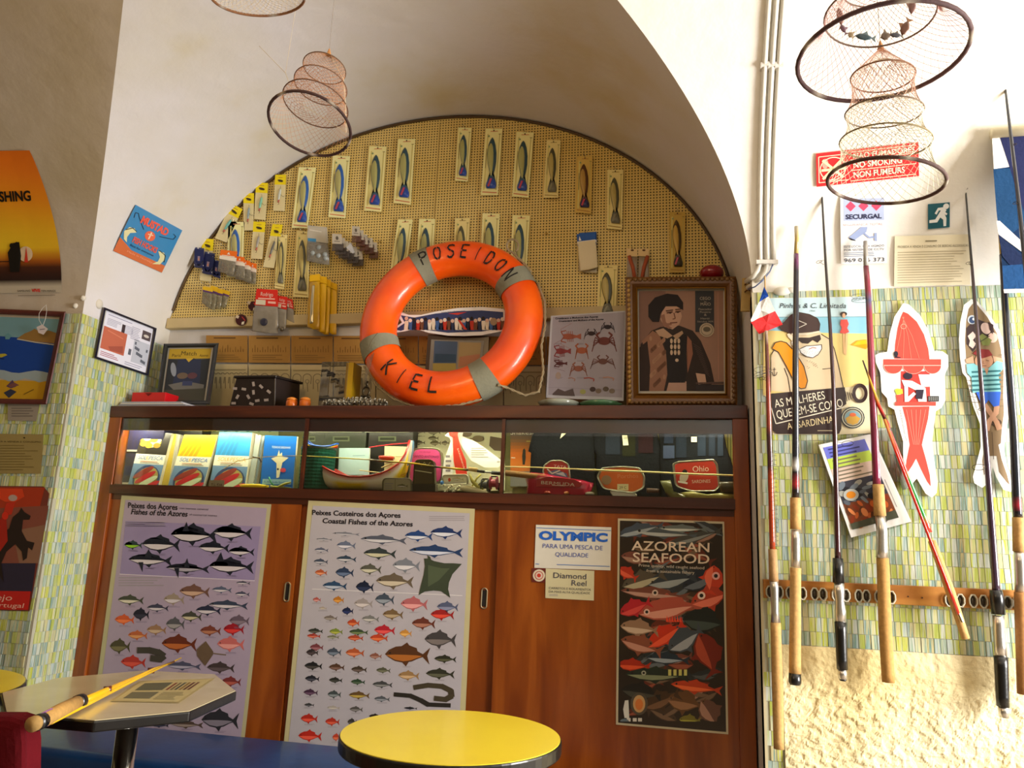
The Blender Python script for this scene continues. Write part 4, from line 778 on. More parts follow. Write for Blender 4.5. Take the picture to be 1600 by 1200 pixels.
def lure(q, style, label):
    """big lure card: quad of pixels (tl, tr, br, bl)"""
    tl, tr, br, bl = q; c0 = W((tl[0] + tr[0]) / 2, (tl[1] + tr[1]) / 2, YG)
    t = thing('lure_pack', c0, label, 'lure pack', 'big lure packs on the pegboard')
    card, back, belly, tail, acc = style
    mp = PY(YG); a = Art(mp, gain=GP, quad=q, dim=(100, 370)); a.sheet([(0, 0), (100, 0), (100, 370), (0, 370)], card, .003)
    a.poly([(12, 30), (20, 28), (20, 340), (12, 342)], '#d2c678', 1); a.poly([(84, 28), (88, 28), (88, 340), (84, 340)], '#b4a85c', 1)
    a.line([(30, 16), (74, 14)], 4, acc, 2); a.line([(80, 30), (94, 30)], 3, '#6c6438', 2); a.line([(8, 352), (92, 356)], 6, acc, 2); a.ellp(50, 10, 4, 4, '#2c2410', 2); a.line([(15, 110), (15, 220)], 4, '#8c8454', 2); a.ellp(22, 42, 6, 6, '#8c9c6c', 2)
    a.obj('backing_card', PAPER, t)
    # fish body lying under a clear blister, built as a raised solid
    m = MB(back, GP); a.q = q
    P = []
    for sx, sy in FISHP:
        x = 50 + sx * 70 + 6 * math.sin(sy * 3.4); y = 190 + sy * 285; P.append((x, y))
    def mq(x, y, o=0): return a.m(x, y, o / LAY)
    m.dome(P, .010, mp=mq, levels=3, k=.16)
    bd = m.obj('lure_body', PLASTIC, t, smooth=True)
    b = Art(mp, gain=GP, quad=q, dim=(100, 370)); Lb = 21.5
    m2 = MB(belly, GP); m2.dome([(50 + sx * 70 + 6 * math.sin(sy * 3.4), 190 + sy * 285) for sx, sy in [(-.02, -.4), (.1, -.33), (.17, -.2), (.15, 0), (.08, .16), (.03, .27), (-.09, .27), (-.18, .15), (-.32, 0), (-.38, -.17), (-.3, -.32), (-.15, -.4)]], .0112, mp=mq, levels=3, k=.12); m2.obj('pale_flank', PLASTIC, bd, smooth=True)
    m3 = MB(tail, GP); m3.dome([(50 + sx * 70 + 6 * math.sin(sy * 3.4), 190 + sy * 285) for sx, sy in [(0, .27), (.2, .31), (.4, .38), (.44, .45), (.36, .5), (-.36, .5), (-.44, .45), (-.4, .38), (-.2, .31)]], .0118, mp=mq, levels=2, k=.1)
    m3.add([mq(48, 276, .0128), mq(60, 276, .0128), mq(44, 322, .0128), mq(34, 318, .0128)], [(3, 2, 1, 0)], '#b03a50' if tail != '#6c6a58' else '#7c7a60')
    m3.obj('tail_fin', PLASTIC, bd, smooth=True)
    hook((tl[0] + tr[0]) / 2, (tl[1] + tr[1]) / 2 + 2, t)
    return t
ST = {'b': ('#efe6a8', '#2458a4', '#a8a468', '#2a4c9c', '#c88058'), 'd': ('#ece2a0', '#2c4a58', '#a6a464', '#28489a', '#c88058'), 'g': ('#e4d490', '#4c4c38', '#b0a05c', '#6c6a58', '#a89050'),
      'r': ('#cfae58', '#54341c', '#b08c44', '#2a2c54', '#b07c40'), 'k': ('#c4a450', '#4a3818', '#c4a048', '#3a3424', '#a88040')}
for q, st, lb in (
    (((467, 261), (494, 262), (481, 357), (456, 356)), 'b', 'tilted blue-headed lure pack right of the small yellow-topped cards, upper row'),
    (((520, 243), (547, 244), (540, 341), (513, 339)), 'b', 'bright blue lure pack under the rim of the left hanging net'),
    (((577, 228), (604, 229), (596, 331), (569, 329)), 'd', 'blue-tailed lure pack in the upper row, second left of the board joint'),
    (((622, 217), (649, 217), (642, 320), (615, 317)), 'd', 'blue-tailed lure pack in the upper row, nearest left of the board joint'),
    (((716, 199), (737, 200), (731, 284), (711, 282)), 'd', 'shorter lure pack highest on the board, just right of the joint'),
    (((759, 201), (785, 201), (778, 305), (751, 305)), 'd', 'blue-tailed lure pack under the crown of the arch, right of the shorter one'),
    (((807, 206), (834, 207), (826, 309), (800, 307)), 'd', 'blue-tailed lure pack in the upper row with the darkest blue tail'),
    (((854, 219), (876, 219), (872, 309), (849, 309)), 'g', 'narrow grey-tailed lure pack right of the last blue-tailed one'),
    (((902, 244), (926, 245), (924, 334), (899, 332)), 'r', 'brown lure pack with dark purple tail above the white packets'),
    (((949, 265), (974, 265), (972, 359), (948, 357)), 'g', 'olive lure pack with spade-like grey tail right of the brown one'),
    (((935, 414), (965, 415), (962, 500), (932, 498)), 'g', 'lure pack partly hidden behind the crab and lobster chart'),
    (((1046, 331), (1071, 331), (1070, 426), (1046, 426)), 'k', 'dark golden lure pack above the ornate portrait frame'),
    (((622, 343), (645, 343), (632, 440), (607, 440)), 'd', 'lure pack leaning left, half behind the upper left of the lifebuoy'),
    (((655, 342), (680, 342), (674, 447), (648, 446)), 'd', 'lure pack behind the lifebuoy at its first painted letter'),
    (((711, 341), (734, 341), (729, 430), (708, 430)), 'g', 'small pale lure pack behind the crown of the lifebuoy'),
    (((754, 333), (781, 334), (776, 435), (749, 435)), 'd', 'lure pack behind the upper right of the lifebuoy'),
    (((801, 336), (828, 337), (822, 440), (796, 440)), 'd', 'lure pack behind the small rope loop of the lifebuoy'),
    (((357, 346), (382, 347), (379, 435), (354, 433)), 'b', 'bright blue lure pack above the orange-topped packets'),
    (((434, 366), (449, 367), (444, 452), (429, 450)), 'g', 'slim pale lure pack right of the yellow-topped hook card'),
    (((464, 360), (484, 362), (482, 465), (458, 464)), 'g', 'long yellow lure pack left of the clear float packet')):
    lure(q, ST[st], lb)
# small cards with yellow tops
for q, body, lb in ((((430, 273), (447, 273), (445, 330), (427, 329)), '#c8d0c8', 'small yellow-topped card with a white plug, rightmost and highest of its kind'),
                    (((400, 285), (419, 286), (415, 344), (397, 342)), '#7cc0a8', 'small yellow-topped card with a green and white plug, at the edge of the board'),
                    (((380, 301), (397, 302), (396, 360), (381, 360)), '#8ca0a8', 'small yellow-topped card with a grey-blue plug, third down the edge of the board'),
                    (((361, 317), (379, 327), (354, 379), (336, 372)), '#68b0a8', 'tilted yellow-topped card with a turquoise plug, lowest along the arched edge'),
                    (((396, 346), (415, 347), (410, 405), (392, 404)), '#a09c94', 'yellow-topped card with a slim silver plug above the orange packets'),
                    (((426, 350), (442, 351), (428, 419), (411, 417)), '#5c5c58', 'yellow-topped card with a long dark hook rig'),
                    (((316, 372), (334, 374), (330, 440), (312, 438)), '#b0a480', 'yellow-topped card behind the navy packets')):
    t = thing('small_lure_card', W((q[0][0] + q[1][0]) / 2, q[0][1], YG), lb, 'lure pack', 'small yellow-topped lure cards')
    a = Art(PY(YG), gain=GP, quad=q, dim=(100, 320)); a.sheet([(0, 0), (100, 0), (100, 320), (0, 320)], '#d8cc9c', .002); a.rect(0, 0, 100, 88, '#ecd410', 1); a.ellp(50, 52, 26, 9, '#3c2c10', 2, a=10); a.rect(32, 22, 68, 28, '#b8942c', 2); a.line([(30, 62), (72, 64)], 4, '#6c5c20', 2); a.obj('backing_card', PAPER, t)
    m = MB(body, GP); mq = lambda x, y, o=0, a=a: a.m(x, y, o / LAY + 1)
    m.dome([(52, 120), (62, 130), (60, 170), (50, 215), (40, 235), (34, 225), (34, 180), (42, 140)], .010, mp=mq, levels=3); m.dome([(44, 215), (50, 222), (44, 250), (32, 246), (34, 224)], .008, '#b05040', mp=mq, levels=2); m.obj('plug', ENAMEL, t, smooth=True)
    m = MB('#4c4840'); m.tube([mq(58, 175, .004), mq(74, 190, .012), mq(88, 192, .01), mq(90, 184, .008)], .0008, 5); m.tube([mq(42, 240, .004), mq(44, 262, .01), mq(34, 266, .008)], .0008, 5); m.tube([mq(52, 100, .004), mq(54, 120, .008)], .0008, 5); m.obj('hooks', METAL, t)
    hook((q[0][0] + q[1][0]) / 2, (q[0][1] + q[1][1]) / 2 + 2, t, .02)
def packet(name, q, dep, head, body, label, group, hfrac=.35, Y=None, lines=None, contents=None, mat=PACK, cat='packet', gain=GP, bulge=.012):
    Y = Y or YG; t = thing(name, W((q[0][0] + q[1][0]) / 2, q[0][1], Y), label, cat, group)
    a = Art(PY(Y - dep), gain=gain, quad=q, dim=(100, 100)); h = hfrac * 100; a.sheet([(0, 0), (100, 0), (100, h), (0, h)], head, .003)
    if lines: lines(a, h)
    a.obj('header_card', PAPER, t)
    mq = lambda x, y, o=0: a.m(x, y, o / LAY - 2)
    m = MB(body, gain); P = [(2, h), (98, h), (100, 60), (97, 99), (50, 101), (3, 99), (0, 60)]; m.dome(P, bulge, mp=mq); m.add([mq(*p) for p in P], [tuple(range(len(P)))]); m.obj('pouch', mat, t, smooth=True)
    if contents:
        m = MB(contents, gain)
        for k in range(9): c = mq(18 + (k * 37) % 66, h + 14 + (k * 29) % max(8, (84 - h)), .002); m.ell(c, (.006, .004, .006), n=8, m=5)
        m.obj('contents', PLASTIC, t, smooth=True)
    hook((q[0][0] + q[1][0]) / 2, q[0][1] + 1, t, .02 + dep)
    return t
def whl(c='#f0e0d0'): return lambda a, h: (a.poly([(40, h * .45), (50, h * .15), (60, h * .45), (52, h * .4), (48, h * .4)], c, 2), a.rect(0, h * .62, 100, h, c, 1), a.line([(12, h * .56), (88, h * .56)], 3, c, 2))
for k, (q, d, lb) in enumerate(((((390, 410), (401, 412), (400, 445), (380, 440)), .0, 'orange-topped packet of swivels, rearmost of its four'), (((378, 405), (391, 408), (394, 441), (366, 436)), .02, 'orange-topped packet of swivels, third from the front'),
                          (((369, 400), (382, 402), (384, 436), (352, 430)), .035, 'orange-topped packet of swivels, second from the front'), (((345, 390), (371, 393), (366, 431), (339, 424)), .05, 'orange-topped packet of swivels, frontmost and largest of its four'))):
    packet('orange_packet', q, d, '#e87018', '#8c8470', lb, 'orange-topped packets', .42, lines=whl(), contents='#5c5848')
for k, (q, lb) in enumerate(((((304, 386), (319, 388), (318, 419), (303, 418)), 'navy hook packet at the left edge of the board, front one'), (((320, 393), (336, 396), (331, 430), (315, 427)), 'navy hook packet, middle of its three'), (((334, 405), (343, 408), (345, 436), (330, 430)), 'navy hook packet, rearmost, above the purple-striped packets'))):
    t = packet('navy_packet', q, (.03, .022, .01)[k], '#1c2456', '#161c48', lb, 'navy hook packets', .9, lines=lambda a, h: (a.rect(35, 42, 60, 66, '#8c7c94', 2), a.rect(0, 0, 100, 8, '#3c4470', 2), a.rect(30, 0, 44, 6, '#c8c8c8', 3), a.rect(0, 84, 100, 90, '#b8b8c0', 2), a.poly([(40, 60), (48, 48), (54, 62)], '#d8884c', 3)), mat=PLASTIC, bulge=.004)
for k, (q, d, lb) in enumerate((((( 349, 452), (360, 456), (352, 482), (340, 478)), .0, 'yellow and purple topped bait packet, rightmost of its row'), (((338, 450), (349, 453), (345, 484), (328, 480)), .012, 'yellow and purple topped bait packet, third of its row'), (((330, 446), (341, 449), (336, 486), (320, 478)), .022, 'yellow and purple topped bait packet, second of its row'), (((317, 447), (333, 450), (330, 480), (315, 474)), .034, 'yellow and purple topped bait packet, leftmost of its row'))):
    packet('striped_packet', q, d, '#dcb41c', '#8c8468', lb, 'yellow and purple packets', .3, lines=lambda a, h: a.rect(0, h * .7, 100, h, '#5c3c6c', 2), contents='#5c5438')
for k, (q, d, lb) in enumerate((((( 446, 465), (457, 468), (462, 508), (446, 500)), .0, 'red-topped float packet, rearmost of three'), (((434, 462), (449, 464), (447, 516), (426, 510)), .015, 'red-topped float packet, middle of three'), (((401, 451), (434, 453), (436, 522), (392, 518)), .03, 'large red-topped float packet in front, with a dark disc inside'))):
    t = packet('red_packet', q, d, '#d02818', '#a09888', lb, 'red-topped packets', .38, lines=lambda a, h: (a.text('Rodrigo', 22, h * .42, 9, '#e8c8b8', 56, 0, 3), a.line([(12, h * .58), (86, h * .56)], 3, '#e8b0a0', 3), a.rect(4, h * .66, 46, h * .96, '#d0c8b0', 3), a.line([(56, h * .78), (90, h * .78)], 5, '#e8b0a0', 3)))
    if k == 2: c = W(412, 503, YG - .044); m = MB('#2a2a3a', GP); m.lathe([(.018, 0), (.018, .006), (.012, .008)], c + Vector((0, .004, 0)), 'y', 20); m.obj('float_disc', PLASTIC, t); m = MB('#6c6454'); m.ell(W(440, 514, YG - .04), (.011, .009, .012)); m.obj('lead_ball', METAL, t, smooth=True)
for k, (px, py, rr, lb) in enumerate(((377, 500, .028, 'dark red line reel hanging alone at the bottom of the board'), (395, 478, .022, 'dark red line reel half behind the large red-topped packet'))):
    c = W(px, py, YG); t = thing('line_reel', c, lb, 'reel', 'dark red line reels'); m = MB('#4c1414', GP); m.lathe([(rr, -.01), (rr, .006), (rr * .8, .009), (rr * .2, .009)], c, 'y', 24); m.obj('spool', PLASTIC, t)
    a = Art(PY(YG - .0105), gain=GP); a.ellp(px, py, 9 * rr / .028, 9 * rr / .028, '#3c1010', 1); a.poly([(px - 7, py - 8), (px - 3, py - 6), (px - 5, py - 2), (px - 9, py - 4)], '#c8b8a0', 2); a.poly([(px + 1, py + 3), (px + 5, py + 2), (px + 4, py + 7), (px, py + 7)], '#d0c8b0', 2); a.line([(px + 1, py - 5), (px + 6, py + 1)], 1.5, '#a82c2c', 2); a.obj('paper_label', PAPER, t)
# yellow pouches
for k, (q, d, lb) in enumerate((((( 516, 440), (527, 444), (526, 524), (512, 520)), .0, 'yellow lure pouch, rearmost of its bunch'), (((508, 436), (517, 438), (514, 524), (500, 520)), .014, 'yellow lure pouch, third in its bunch'), (((499, 431), (511, 433), (508, 521), (494, 516)), .028, 'yellow lure pouch, second in its bunch'), (((484, 430), (500, 428), (500, 516), (479, 512)), .042, 'yellow lure pouch, frontmost, with a shiny clear window'))):
    t = packet('yellow_pouch', q, d, '#e0b010', '#d8a80c', lb, 'yellow lure pouches', .12, bulge=.009, mat=PACK if k == 3 else PLASTIC)
    if k == 3: m = MB('#c8c0a0', GP); mp_ = PY(YG - .05); m.dome([(488, 446), (492, 445), (490, 470), (489, 505), (484, 506), (485, 475)], .006, mp=mp_); m.obj('shiny_lure', METAL, t, smooth=True)
t = packet('float_packet', ((481, 352), (511, 355), (516, 415), (478, 408)), .03, '#b0aca0', '#8c887c', 'big clear packet of round grey floats beside the long yellow lure', None, .42, lines=lambda a, h: (a.rect(4, 4, 90, h, '#bab4a4', 1), a.line([(6, h * .97), (40, h * .95)], 10, '#3c88b8', 3), a.line([(10, 12), (70, 14)], 3, '#d8d4c8', 3)))
m = MB('#9ca4a4', GP)
for x, y in ((499, 387), (508, 398), (509, 404), (489, 396), (498, 400)): m.ell(W(x, y, YG - .035), (.013, .012, .013), '#8c9494')
m.obj('round_floats', PLASTIC, t, smooth=True)
# bunches of grey clip packets
def bunch(name, pts, w, h, label0, group, head='#b8b0a0', low='#4c4440', ends=('front', 'back')):
    n = len(pts)
    for k, (x, y) in enumerate(pts):
        d = .012 * (n - k); q = ((x, y), (x + w, y + 1), (x + w + 1, y + h), (x, y + h - 1)); pos = 'frontmost' if k == 0 else ('rearmost' if k == n - 1 else ('second', 'third', 'fourth', 'fifth')[k - 1] + ' from the front')
        t = thing(name, W(x + w / 2, y, YG), '%s, %s' % (label0, pos), 'packet', group)
        a = Art(PY(YG - d), gain=GP, quad=q, dim=(100, 100)); a.sheet([(0, 0), (100, 0), (100, 62), (0, 62)], head, .002); a.ellp(50, 26, 14, 12, '#5c5448', 2); a.line([(20, 46), (80, 46)], 5, '#7c746c', 2); a.obj('header_card', PAPER, t)
        m = MB(low, GP); m.dome([(0, 0), (0, 0), (0, 0)], 0, mp=lambda *_: Vector((0, 0, 0))) if False else None
        p, r_ = a.m(0, 62, -1), a.m(100, 100, -1); m.box((p.x, YG - d, r_.z), (r_.x, YG - d + .009, p.z)); m.obj('blister', PACK, t, bevel=.002)
        if k == n - 1: hook(x + w / 2, y + 2, t, .09)
bunch('clip_packet', [(519, 365), (524, 371), (529, 376), (536, 379), (543, 385), (551, 389)], 15, 26, 'grey-topped clip packet in the lower left bunch', 'grey clip packets', ends=())
bunch('swivel_packet', [(550, 353), (556, 359), (562, 366), (570, 371), (577, 378)], 12, 25, 'white-topped brown swivel packet in the upper right bunch', 'brown swivel packets', low='#5c3424')
m = MB('#d8dce4', GP); m.slab([(541, 387), (548, 379), (554, 394), (551, 396)], YG - .075, .003); m.obj('silver_spinner', METAL, label='bright silver spinner blade sticking out of the lower left grey bunch', cat='lure')
# white packets with blue tops
for k, (q, d, lb) in enumerate((((( 905, 364), (932, 362), (934, 428), (903, 424)), .0, 'clear-fronted white packet at the back of the blue-topped pair'), (((901, 366), (930, 363), (935, 418), (906, 424)), .02, 'white paper packet with a blue top in front of its pair'))):
    packet('blue_topped_packet', q, d, '#2858a8', '#d8ccac', lb, 'blue-topped white packets', .2, mat=PAPER if k else PACK, bulge=.006, lines=lambda a, h: (a.poly([(8, h * .9), (14, h * .3), (22, h * .9)], '#e8e8f0', 2), a.rect(0, h, 100, h + 6, '#e8e8e8', 2), a.rect(0, h + 8, 100, h + 11, '#2858a8', 2)))
for k, (x, lb) in enumerate(((980, 'clear pack with two brown wooden handles left of the portrait, left pack'), (998, 'clear pack with two brown wooden handles left of the portrait, right pack'))):
    t = thing('handle_pack', W(x + 8, 388, YG), lb, 'packet', 'packs of brown handles')
    a = Art(PY(YG - .005), gain=GP); a.sheet([(x - 1, 388), (x + 16, 389), (x + 16, 401), (x - 1, 400)], '#dcc08c', .002); a.ellp(x + 8, 391, 2.5, 1.5, '#5c3c20', 2); a.obj('header_card', PAPER, t)
    m = MB('#a08c70', GP); m.dome([(x, 400), (x + 16, 400), (x + 17, 450), (x - 2, 450)], .006, mp=PY(YG - .002)); m.obj('pouch', PACK, t)
    m = MB('#a8502c', GP); s_ = 1 if k == 0 else -1; x0 = x + (3 if k == 0 else 14); m.tube([W(x0, 400, YG - .014), W(x0 + s_ * 6, 418, YG - .014), W(x0 + s_ * 11, 450, YG - .014)], .008, 8); m.obj('wooden_handle', CORK, t, smooth=True)
    hook(x + 8, 389, t, .02)
for x, y in ((854, 365), (595, 378)):
    m = MB('#b89c50', GP); c = W(x, y, YB - .012); m.lathe([(.005, 0), (.005, .004), (.002, .006)], c, 'y', 10); m.obj('empty_peg', METAL, peg)
# ================================================================ WAINSCOT OF DRAWER CARDS AND HOOK CARDS
GW = 1.15
for k in range(12):
    x0 = 322 + k * 66.5; x1 = x0 + 65; lb = 'faded brown display card under the pegboard, '
    if 560 < x0 < 620 or x0 > 980: pass
    a = Art(PY(YB - .002), gain=GW); y0, y1 = 524 + (x0 - 320) * .004, 566 + (x0 - 320) * .008
    a.sheet([(x0, y0), (x1, y0 + .3), (x1, y1 + .5), (x0, y1)], '#b08440' if k % 2 else '#a87c38', .004); a.line([(x0 + 12, y0 + 4), (x0 + 46, y0 + 4)], 2, '#6c4c24', 2)
    for j in range(14): h_ = 3 + (j * 5 + k * 3) % 9; a.line([(x0 + 6 + j * 4, y0 + 26), (x0 + 6 + j * 4, y0 + 26 - h_)], .9, '#7c5a28', 2)
    a.lines(x0 + 6, y0 + 29, x0 + 55, y1 - 3, 3, '#8c6a34')
    where = ('right of the black-framed picture', 'second from the black-framed picture', 'above the black chest', 'above the orange tubs', 'left behind the lifebuoy', 'inside the ring of the lifebuoy, left', 'inside the ring of the lifebuoy, centre', 'inside the ring of the lifebuoy, right', 'right behind the lifebuoy', 'behind the crab chart', 'behind the portrait, left', 'behind the portrait, right')[k]
    a.obj('display_card', PAPER, label=lb + where, cat='card', group='brown display cards')
    b = Art(PY(YB - .002), gain=GW); y0, y1 = y1 + 3, 640
    b.sheet([(x0, y0), (x1, y0 + .4), (x1, y1), (x0, y1)], '#bfb084', .004); b.rect(x0, y0, x1, y0 + 7, '#cdbd90', 1); b.line([(x0 + 3, y0 + 9), (x1 - 3, y0 + 9)], 1, '#7c6c44', 2)
    big = k in (1, 2, 4, 5, 7, 8)
    for j in range(4 if big else 9):
        cx = x0 + (9 + j * 16 if big else 5 + j * 7); r_ = 6.5 if big else 2.8
        b.loop(cx, y0 + 20 + (0 if big else -4), r_, r_ * .9, 1.1, '#7a7058', 2, 8, (180, 360)); b.line([(cx - r_, y0 + 20), (cx - r_, y0 + 38)], 1.1, '#7a7058', 2); b.line([(cx + r_, y0 + 20), (cx + r_ - 1, y0 + 30)], 1.1, '#7a7058', 2)
        if big: b.loop(cx, y0 + 26, 3, 3, 1, '#8a8068', 2, 8); b.line([(cx, y0 + 29), (cx + 1, y0 + 42)], 1, '#7a7058', 2)
    b.obj('hook_card', PAPER, label='yellowed card of fish hooks behind the shelf, ' + where.replace('above', 'behind'), cat='card', group='yellowed hook cards')
# ================================================================ ON TOP OF THE CABINET
ZC = ZT + .0005
# stack of magazines and red box
t0 = Vector(W(225, 628, 3.0)); t0.z = ZC
for k in range(4):
    z0 = ZC + k * .0065; m = MB(('#c8c8cc', '#8c90a0', '#d8d4d0', '#a8acb8')[k]); p = W(186 + k * 1.5, 628, 2.93); q = W(296 - k * 4, 628, 2.93)
    m.box((p.x, 2.92 + k * .003, z0), (q.x, 3.12 + k * .003, z0 + .006)); m.obj('magazine', PAPER, label='magazine lying on the left end of the cabinet, %s of the stack' % ('bottom', 'second', 'third', 'top')[k], cat='magazine', group='magazine stack', bevel=.001)
zt = ZC + .027; p, q = W(206, 620, 2.96), W(258, 620, 2.96)
t = thing('red_box', ((p.x + q.x) / 2, 2.96, zt), 'flat bright red box lying on the magazine stack', 'box')
m = MB('#c8141c'); m.box((p.x, 2.96, zt), (q.x, 3.06, W(230, 613, 2.96).z)); m.obj('body', PLASTIC, t, bevel=.002)
m = MB('#6c0c10'); c = W(232, 617, 2.9585); m.add([c + Vector((-.018, 0, .008)), c + Vector((.018, 0, .008)), c + Vector((0, 0, -.006))], [(0, 2, 1)]); m.obj('dark_arrow', PAPER, t)
# black framed magazine picture leaning on the back
def framed(name, q, Y, lean, fw, fcol, label, draw, dim, mat=FRAMEWOOD, depth=.018, gain=1.3, cat='picture', mp=None, slip=None, profile=None):
    """q: outer corners of the frame in pixels"""
    if mp is None: b_ = W(*q[3], Y); mp = PP(b_, Vector((0, -1, lean)))
    t = thing(name, (mp(*q[3]) + mp(*q[2])) / 2, label, cat)
    a = Art(mp, gain=gain, quad=q, dim=dim); w, h = dim
    def o(x, y, d): return a.m(x, y, d / LAY)
    m = MB(fcol); ou = [(0, 0), (w, 0), (w, h), (0, h)]; inn = [(fw, fw), (w - fw, fw), (w - fw, h - fw), (fw, h - fw)]
    for i in range(4):
        j = (i + 1) % 4; md = [((ou[k][0] * .5 + inn[k][0] * .5), (ou[k][1] * .5 + inn[k][1] * .5)) for k in (i, j)]
        A0, A1, B0, B1 = ou[i], ou[j], inn[i], inn[j]
        pr = profile or [(0, 0), (0, .8), (.25, 1), (.6, .9), (1, .45), (1, 0)]
        va = [o(A0[0] + (B0[0] - A0[0]) * u, A0[1] + (B0[1] - A0[1]) * u, depth * v) for u, v in pr]; vb = [o(A1[0] + (B1[0] - A1[0]) * u, A1[1] + (B1[1] - A1[1]) * u, depth * v) for u, v in pr]
        n = len(pr); m.add(va + vb, [(k, n + k, n + (k + 1) % n, (k + 1) % n) for k in range(n)] + [tuple(range(n - 1, -1, -1)), tuple(range(n, 2 * n))])
    m.obj('frame', mat, t)
    a = Art(mp, gain=gain, quad=q, dim=dim); a.sheet([(fw * .8, fw * .8), (w - fw * .8, fw * .8), (w - fw * .8, h - fw * .8), (fw * .8, h - fw * .8)], '#b8b4a8', .004); draw(a); a.obj('picture_print', PAPER, t)
    return t, a
def d1(a):
    a.rect(12, 12, 88, 128, '#4a4a44', 1); a.rect(12, 12, 88, 34, '#b89a2c', 2); a.text('Paris', 18, 30, 7, '#4c3c14', 16); a.text('Match', 34, 26, 9, '#3c3418', 28, 3); a.text('Azores', 68, 30, 6, '#4c3c14', 16)
    a.poly([(12, 34), (36, 38), (44, 34), (50, 40), (58, 33), (66, 38), (88, 34), (88, 128), (12, 128)], '#2c3034', 3); a.poly([(30, 36), (72, 36), (76, 90), (26, 90)], '#2c344c', 3.4); a.poly([(44, 34), (50, 42), (58, 33)], '#c8aa38', 4)
    a.ellp(24, 58, 5, 16, '#8c94a0', 4, a=-12); a.ellp(42, 72, 10, 7, '#6c5c4c', 4); a.ellp(60, 72, 9, 7, '#5c3c44', 4); a.poly([(18, 92), (50, 84), (84, 92), (84, 100), (30, 104)], '#6c6c68', 4); a.poly([(12, 104), (88, 100), (88, 128), (12, 128)], '#44443a', 5); a.rect(44, 84, 62, 94, '#3c4468', 5)
framed('framed_magazine_cover', ((256, 537), (342, 536), (328, 632), (243, 632)), 3.05, .22, 9, '#1c1e1a', 'black-framed old magazine cover leaning at the left end of the cabinet top', d1, (100, 136))
# black chest with white labels
p, q = W(362, 630, 2.99), W(430, 630, 2.99); zt = W(395, 587, 2.99).z
t = thing('small_chest', ((p.x + q.x) / 2, 3.05, ZC), 'small black wooden chest dotted with white slips on the cabinet', 'chest')
m = MB('#201410'); m.hexa([(p.x - .012, 2.99, ZC), (q.x, 2.99, ZC), (q.x + .05, 3.12, ZC), (p.x, 3.12, ZC)], [(p.x + .008, 2.99, zt - .01), (q.x - .012, 2.99, zt - .01), (q.x + .04, 3.12, zt - .01), (p.x + .02, 3.12, zt - .01)]); m.obj('body', FRAMEWOOD, t, bevel=.003)
m = MB('#180f0c'); m.hexa([(p.x, 2.98, zt - .012), (q.x - .004, 2.98, zt - .012), (q.x + .05, 3.13, zt - .012), (p.x + .015, 3.13, zt - .012)], [(p.x, 2.98, zt), (q.x - .004, 2.98, zt), (q.x + .05, 3.13, zt), (p.x + .015, 3.13, zt)]); m.obj('lid', FRAMEWOOD, t, bevel=.003)
for k, (x, y, an) in enumerate(((396, 600, 80), (381, 608, 10), (367, 607, 5), (408, 604, 45), (396, 613, 85), (420, 612, 40), (371, 620, -60), (388, 620, 60), (402, 626, -10), (416, 625, -5), (393, 631, 20), (365, 630, 0))):
    a = Art(PY(2.987), gain=1.3); ca, sa = math.cos(R(an)), math.sin(R(an)); a.sheet([(x + u * ca - v * sa, y + u * sa + v * ca) for u, v in ((-3.5, -2), (3.5, -2), (3.5, 2), (-3.5, 2))], '#9c9088', .0006); a.obj('paper_slip', PAPER, t)
for k in range(2):
    p = W(456 + k * 21, 628, 2.98); t = thing('orange_tub', (p.x, 2.98, ZC), 'small orange tub right of the black chest, %s one' % ('left', 'right')[k], 'tub', 'orange tubs')
    m = MB('#e07018'); m.lathe([(.019, ZC), (.024, ZC + .006), (.024, ZC + .034), (.021, ZC + .038)], (p.x, 2.98, 0), n=20); m.obj('body', PLASTIC, t, smooth=True)
    m = MB('#e88c30'); m.lathe([(.022, ZC + .038), (.022, ZC + .046), (.010, ZC + .052)], (p.x, 2.98, 0), n=20); m.obj('lid', PLASTIC, t, smooth=True)
# clear organiser box with yellow side
p, q = W(497, 630, 3.0), W(540, 630, 3.0); zt = W(520, 565, 3.0).z; t = thing('clear_tackle_case', ((p.x + q.x) / 2, 3.0, ZC), 'clear plastic tackle case with a yellow side left of the lifebuoy', 'box')
m = MB('#d8d4c4'); m.box((p.x, 3.0, ZC), (q.x, 3.09, zt)); m.obj('shell', CLEAR, t, bevel=.003)
m = MB('#c8a010'); m.box((q.x - .012, 3.002, ZC + .02), (q.x + .022, 3.09, zt - .005)); m.obj('yellow_side', PLASTIC, t)
m = MB('#6c6448')
for k in range(9): c = W(503 + (k * 13) % 32, 580 + (k * 17) % 44, 3.03); m.tube([c, c + Vector((.02, .01, .006)), c + Vector((.035, 0, -.004))], .006, 6, col=('#4c4430', '#9c8c64', '#2c2418')[k % 3])
m.box((p.x + .004, 3.003, ZC + .055), (q.x - .014, 3.08, ZC + .059), '#8c8468'); m.obj('tackle_inside', PLASTIC, t)
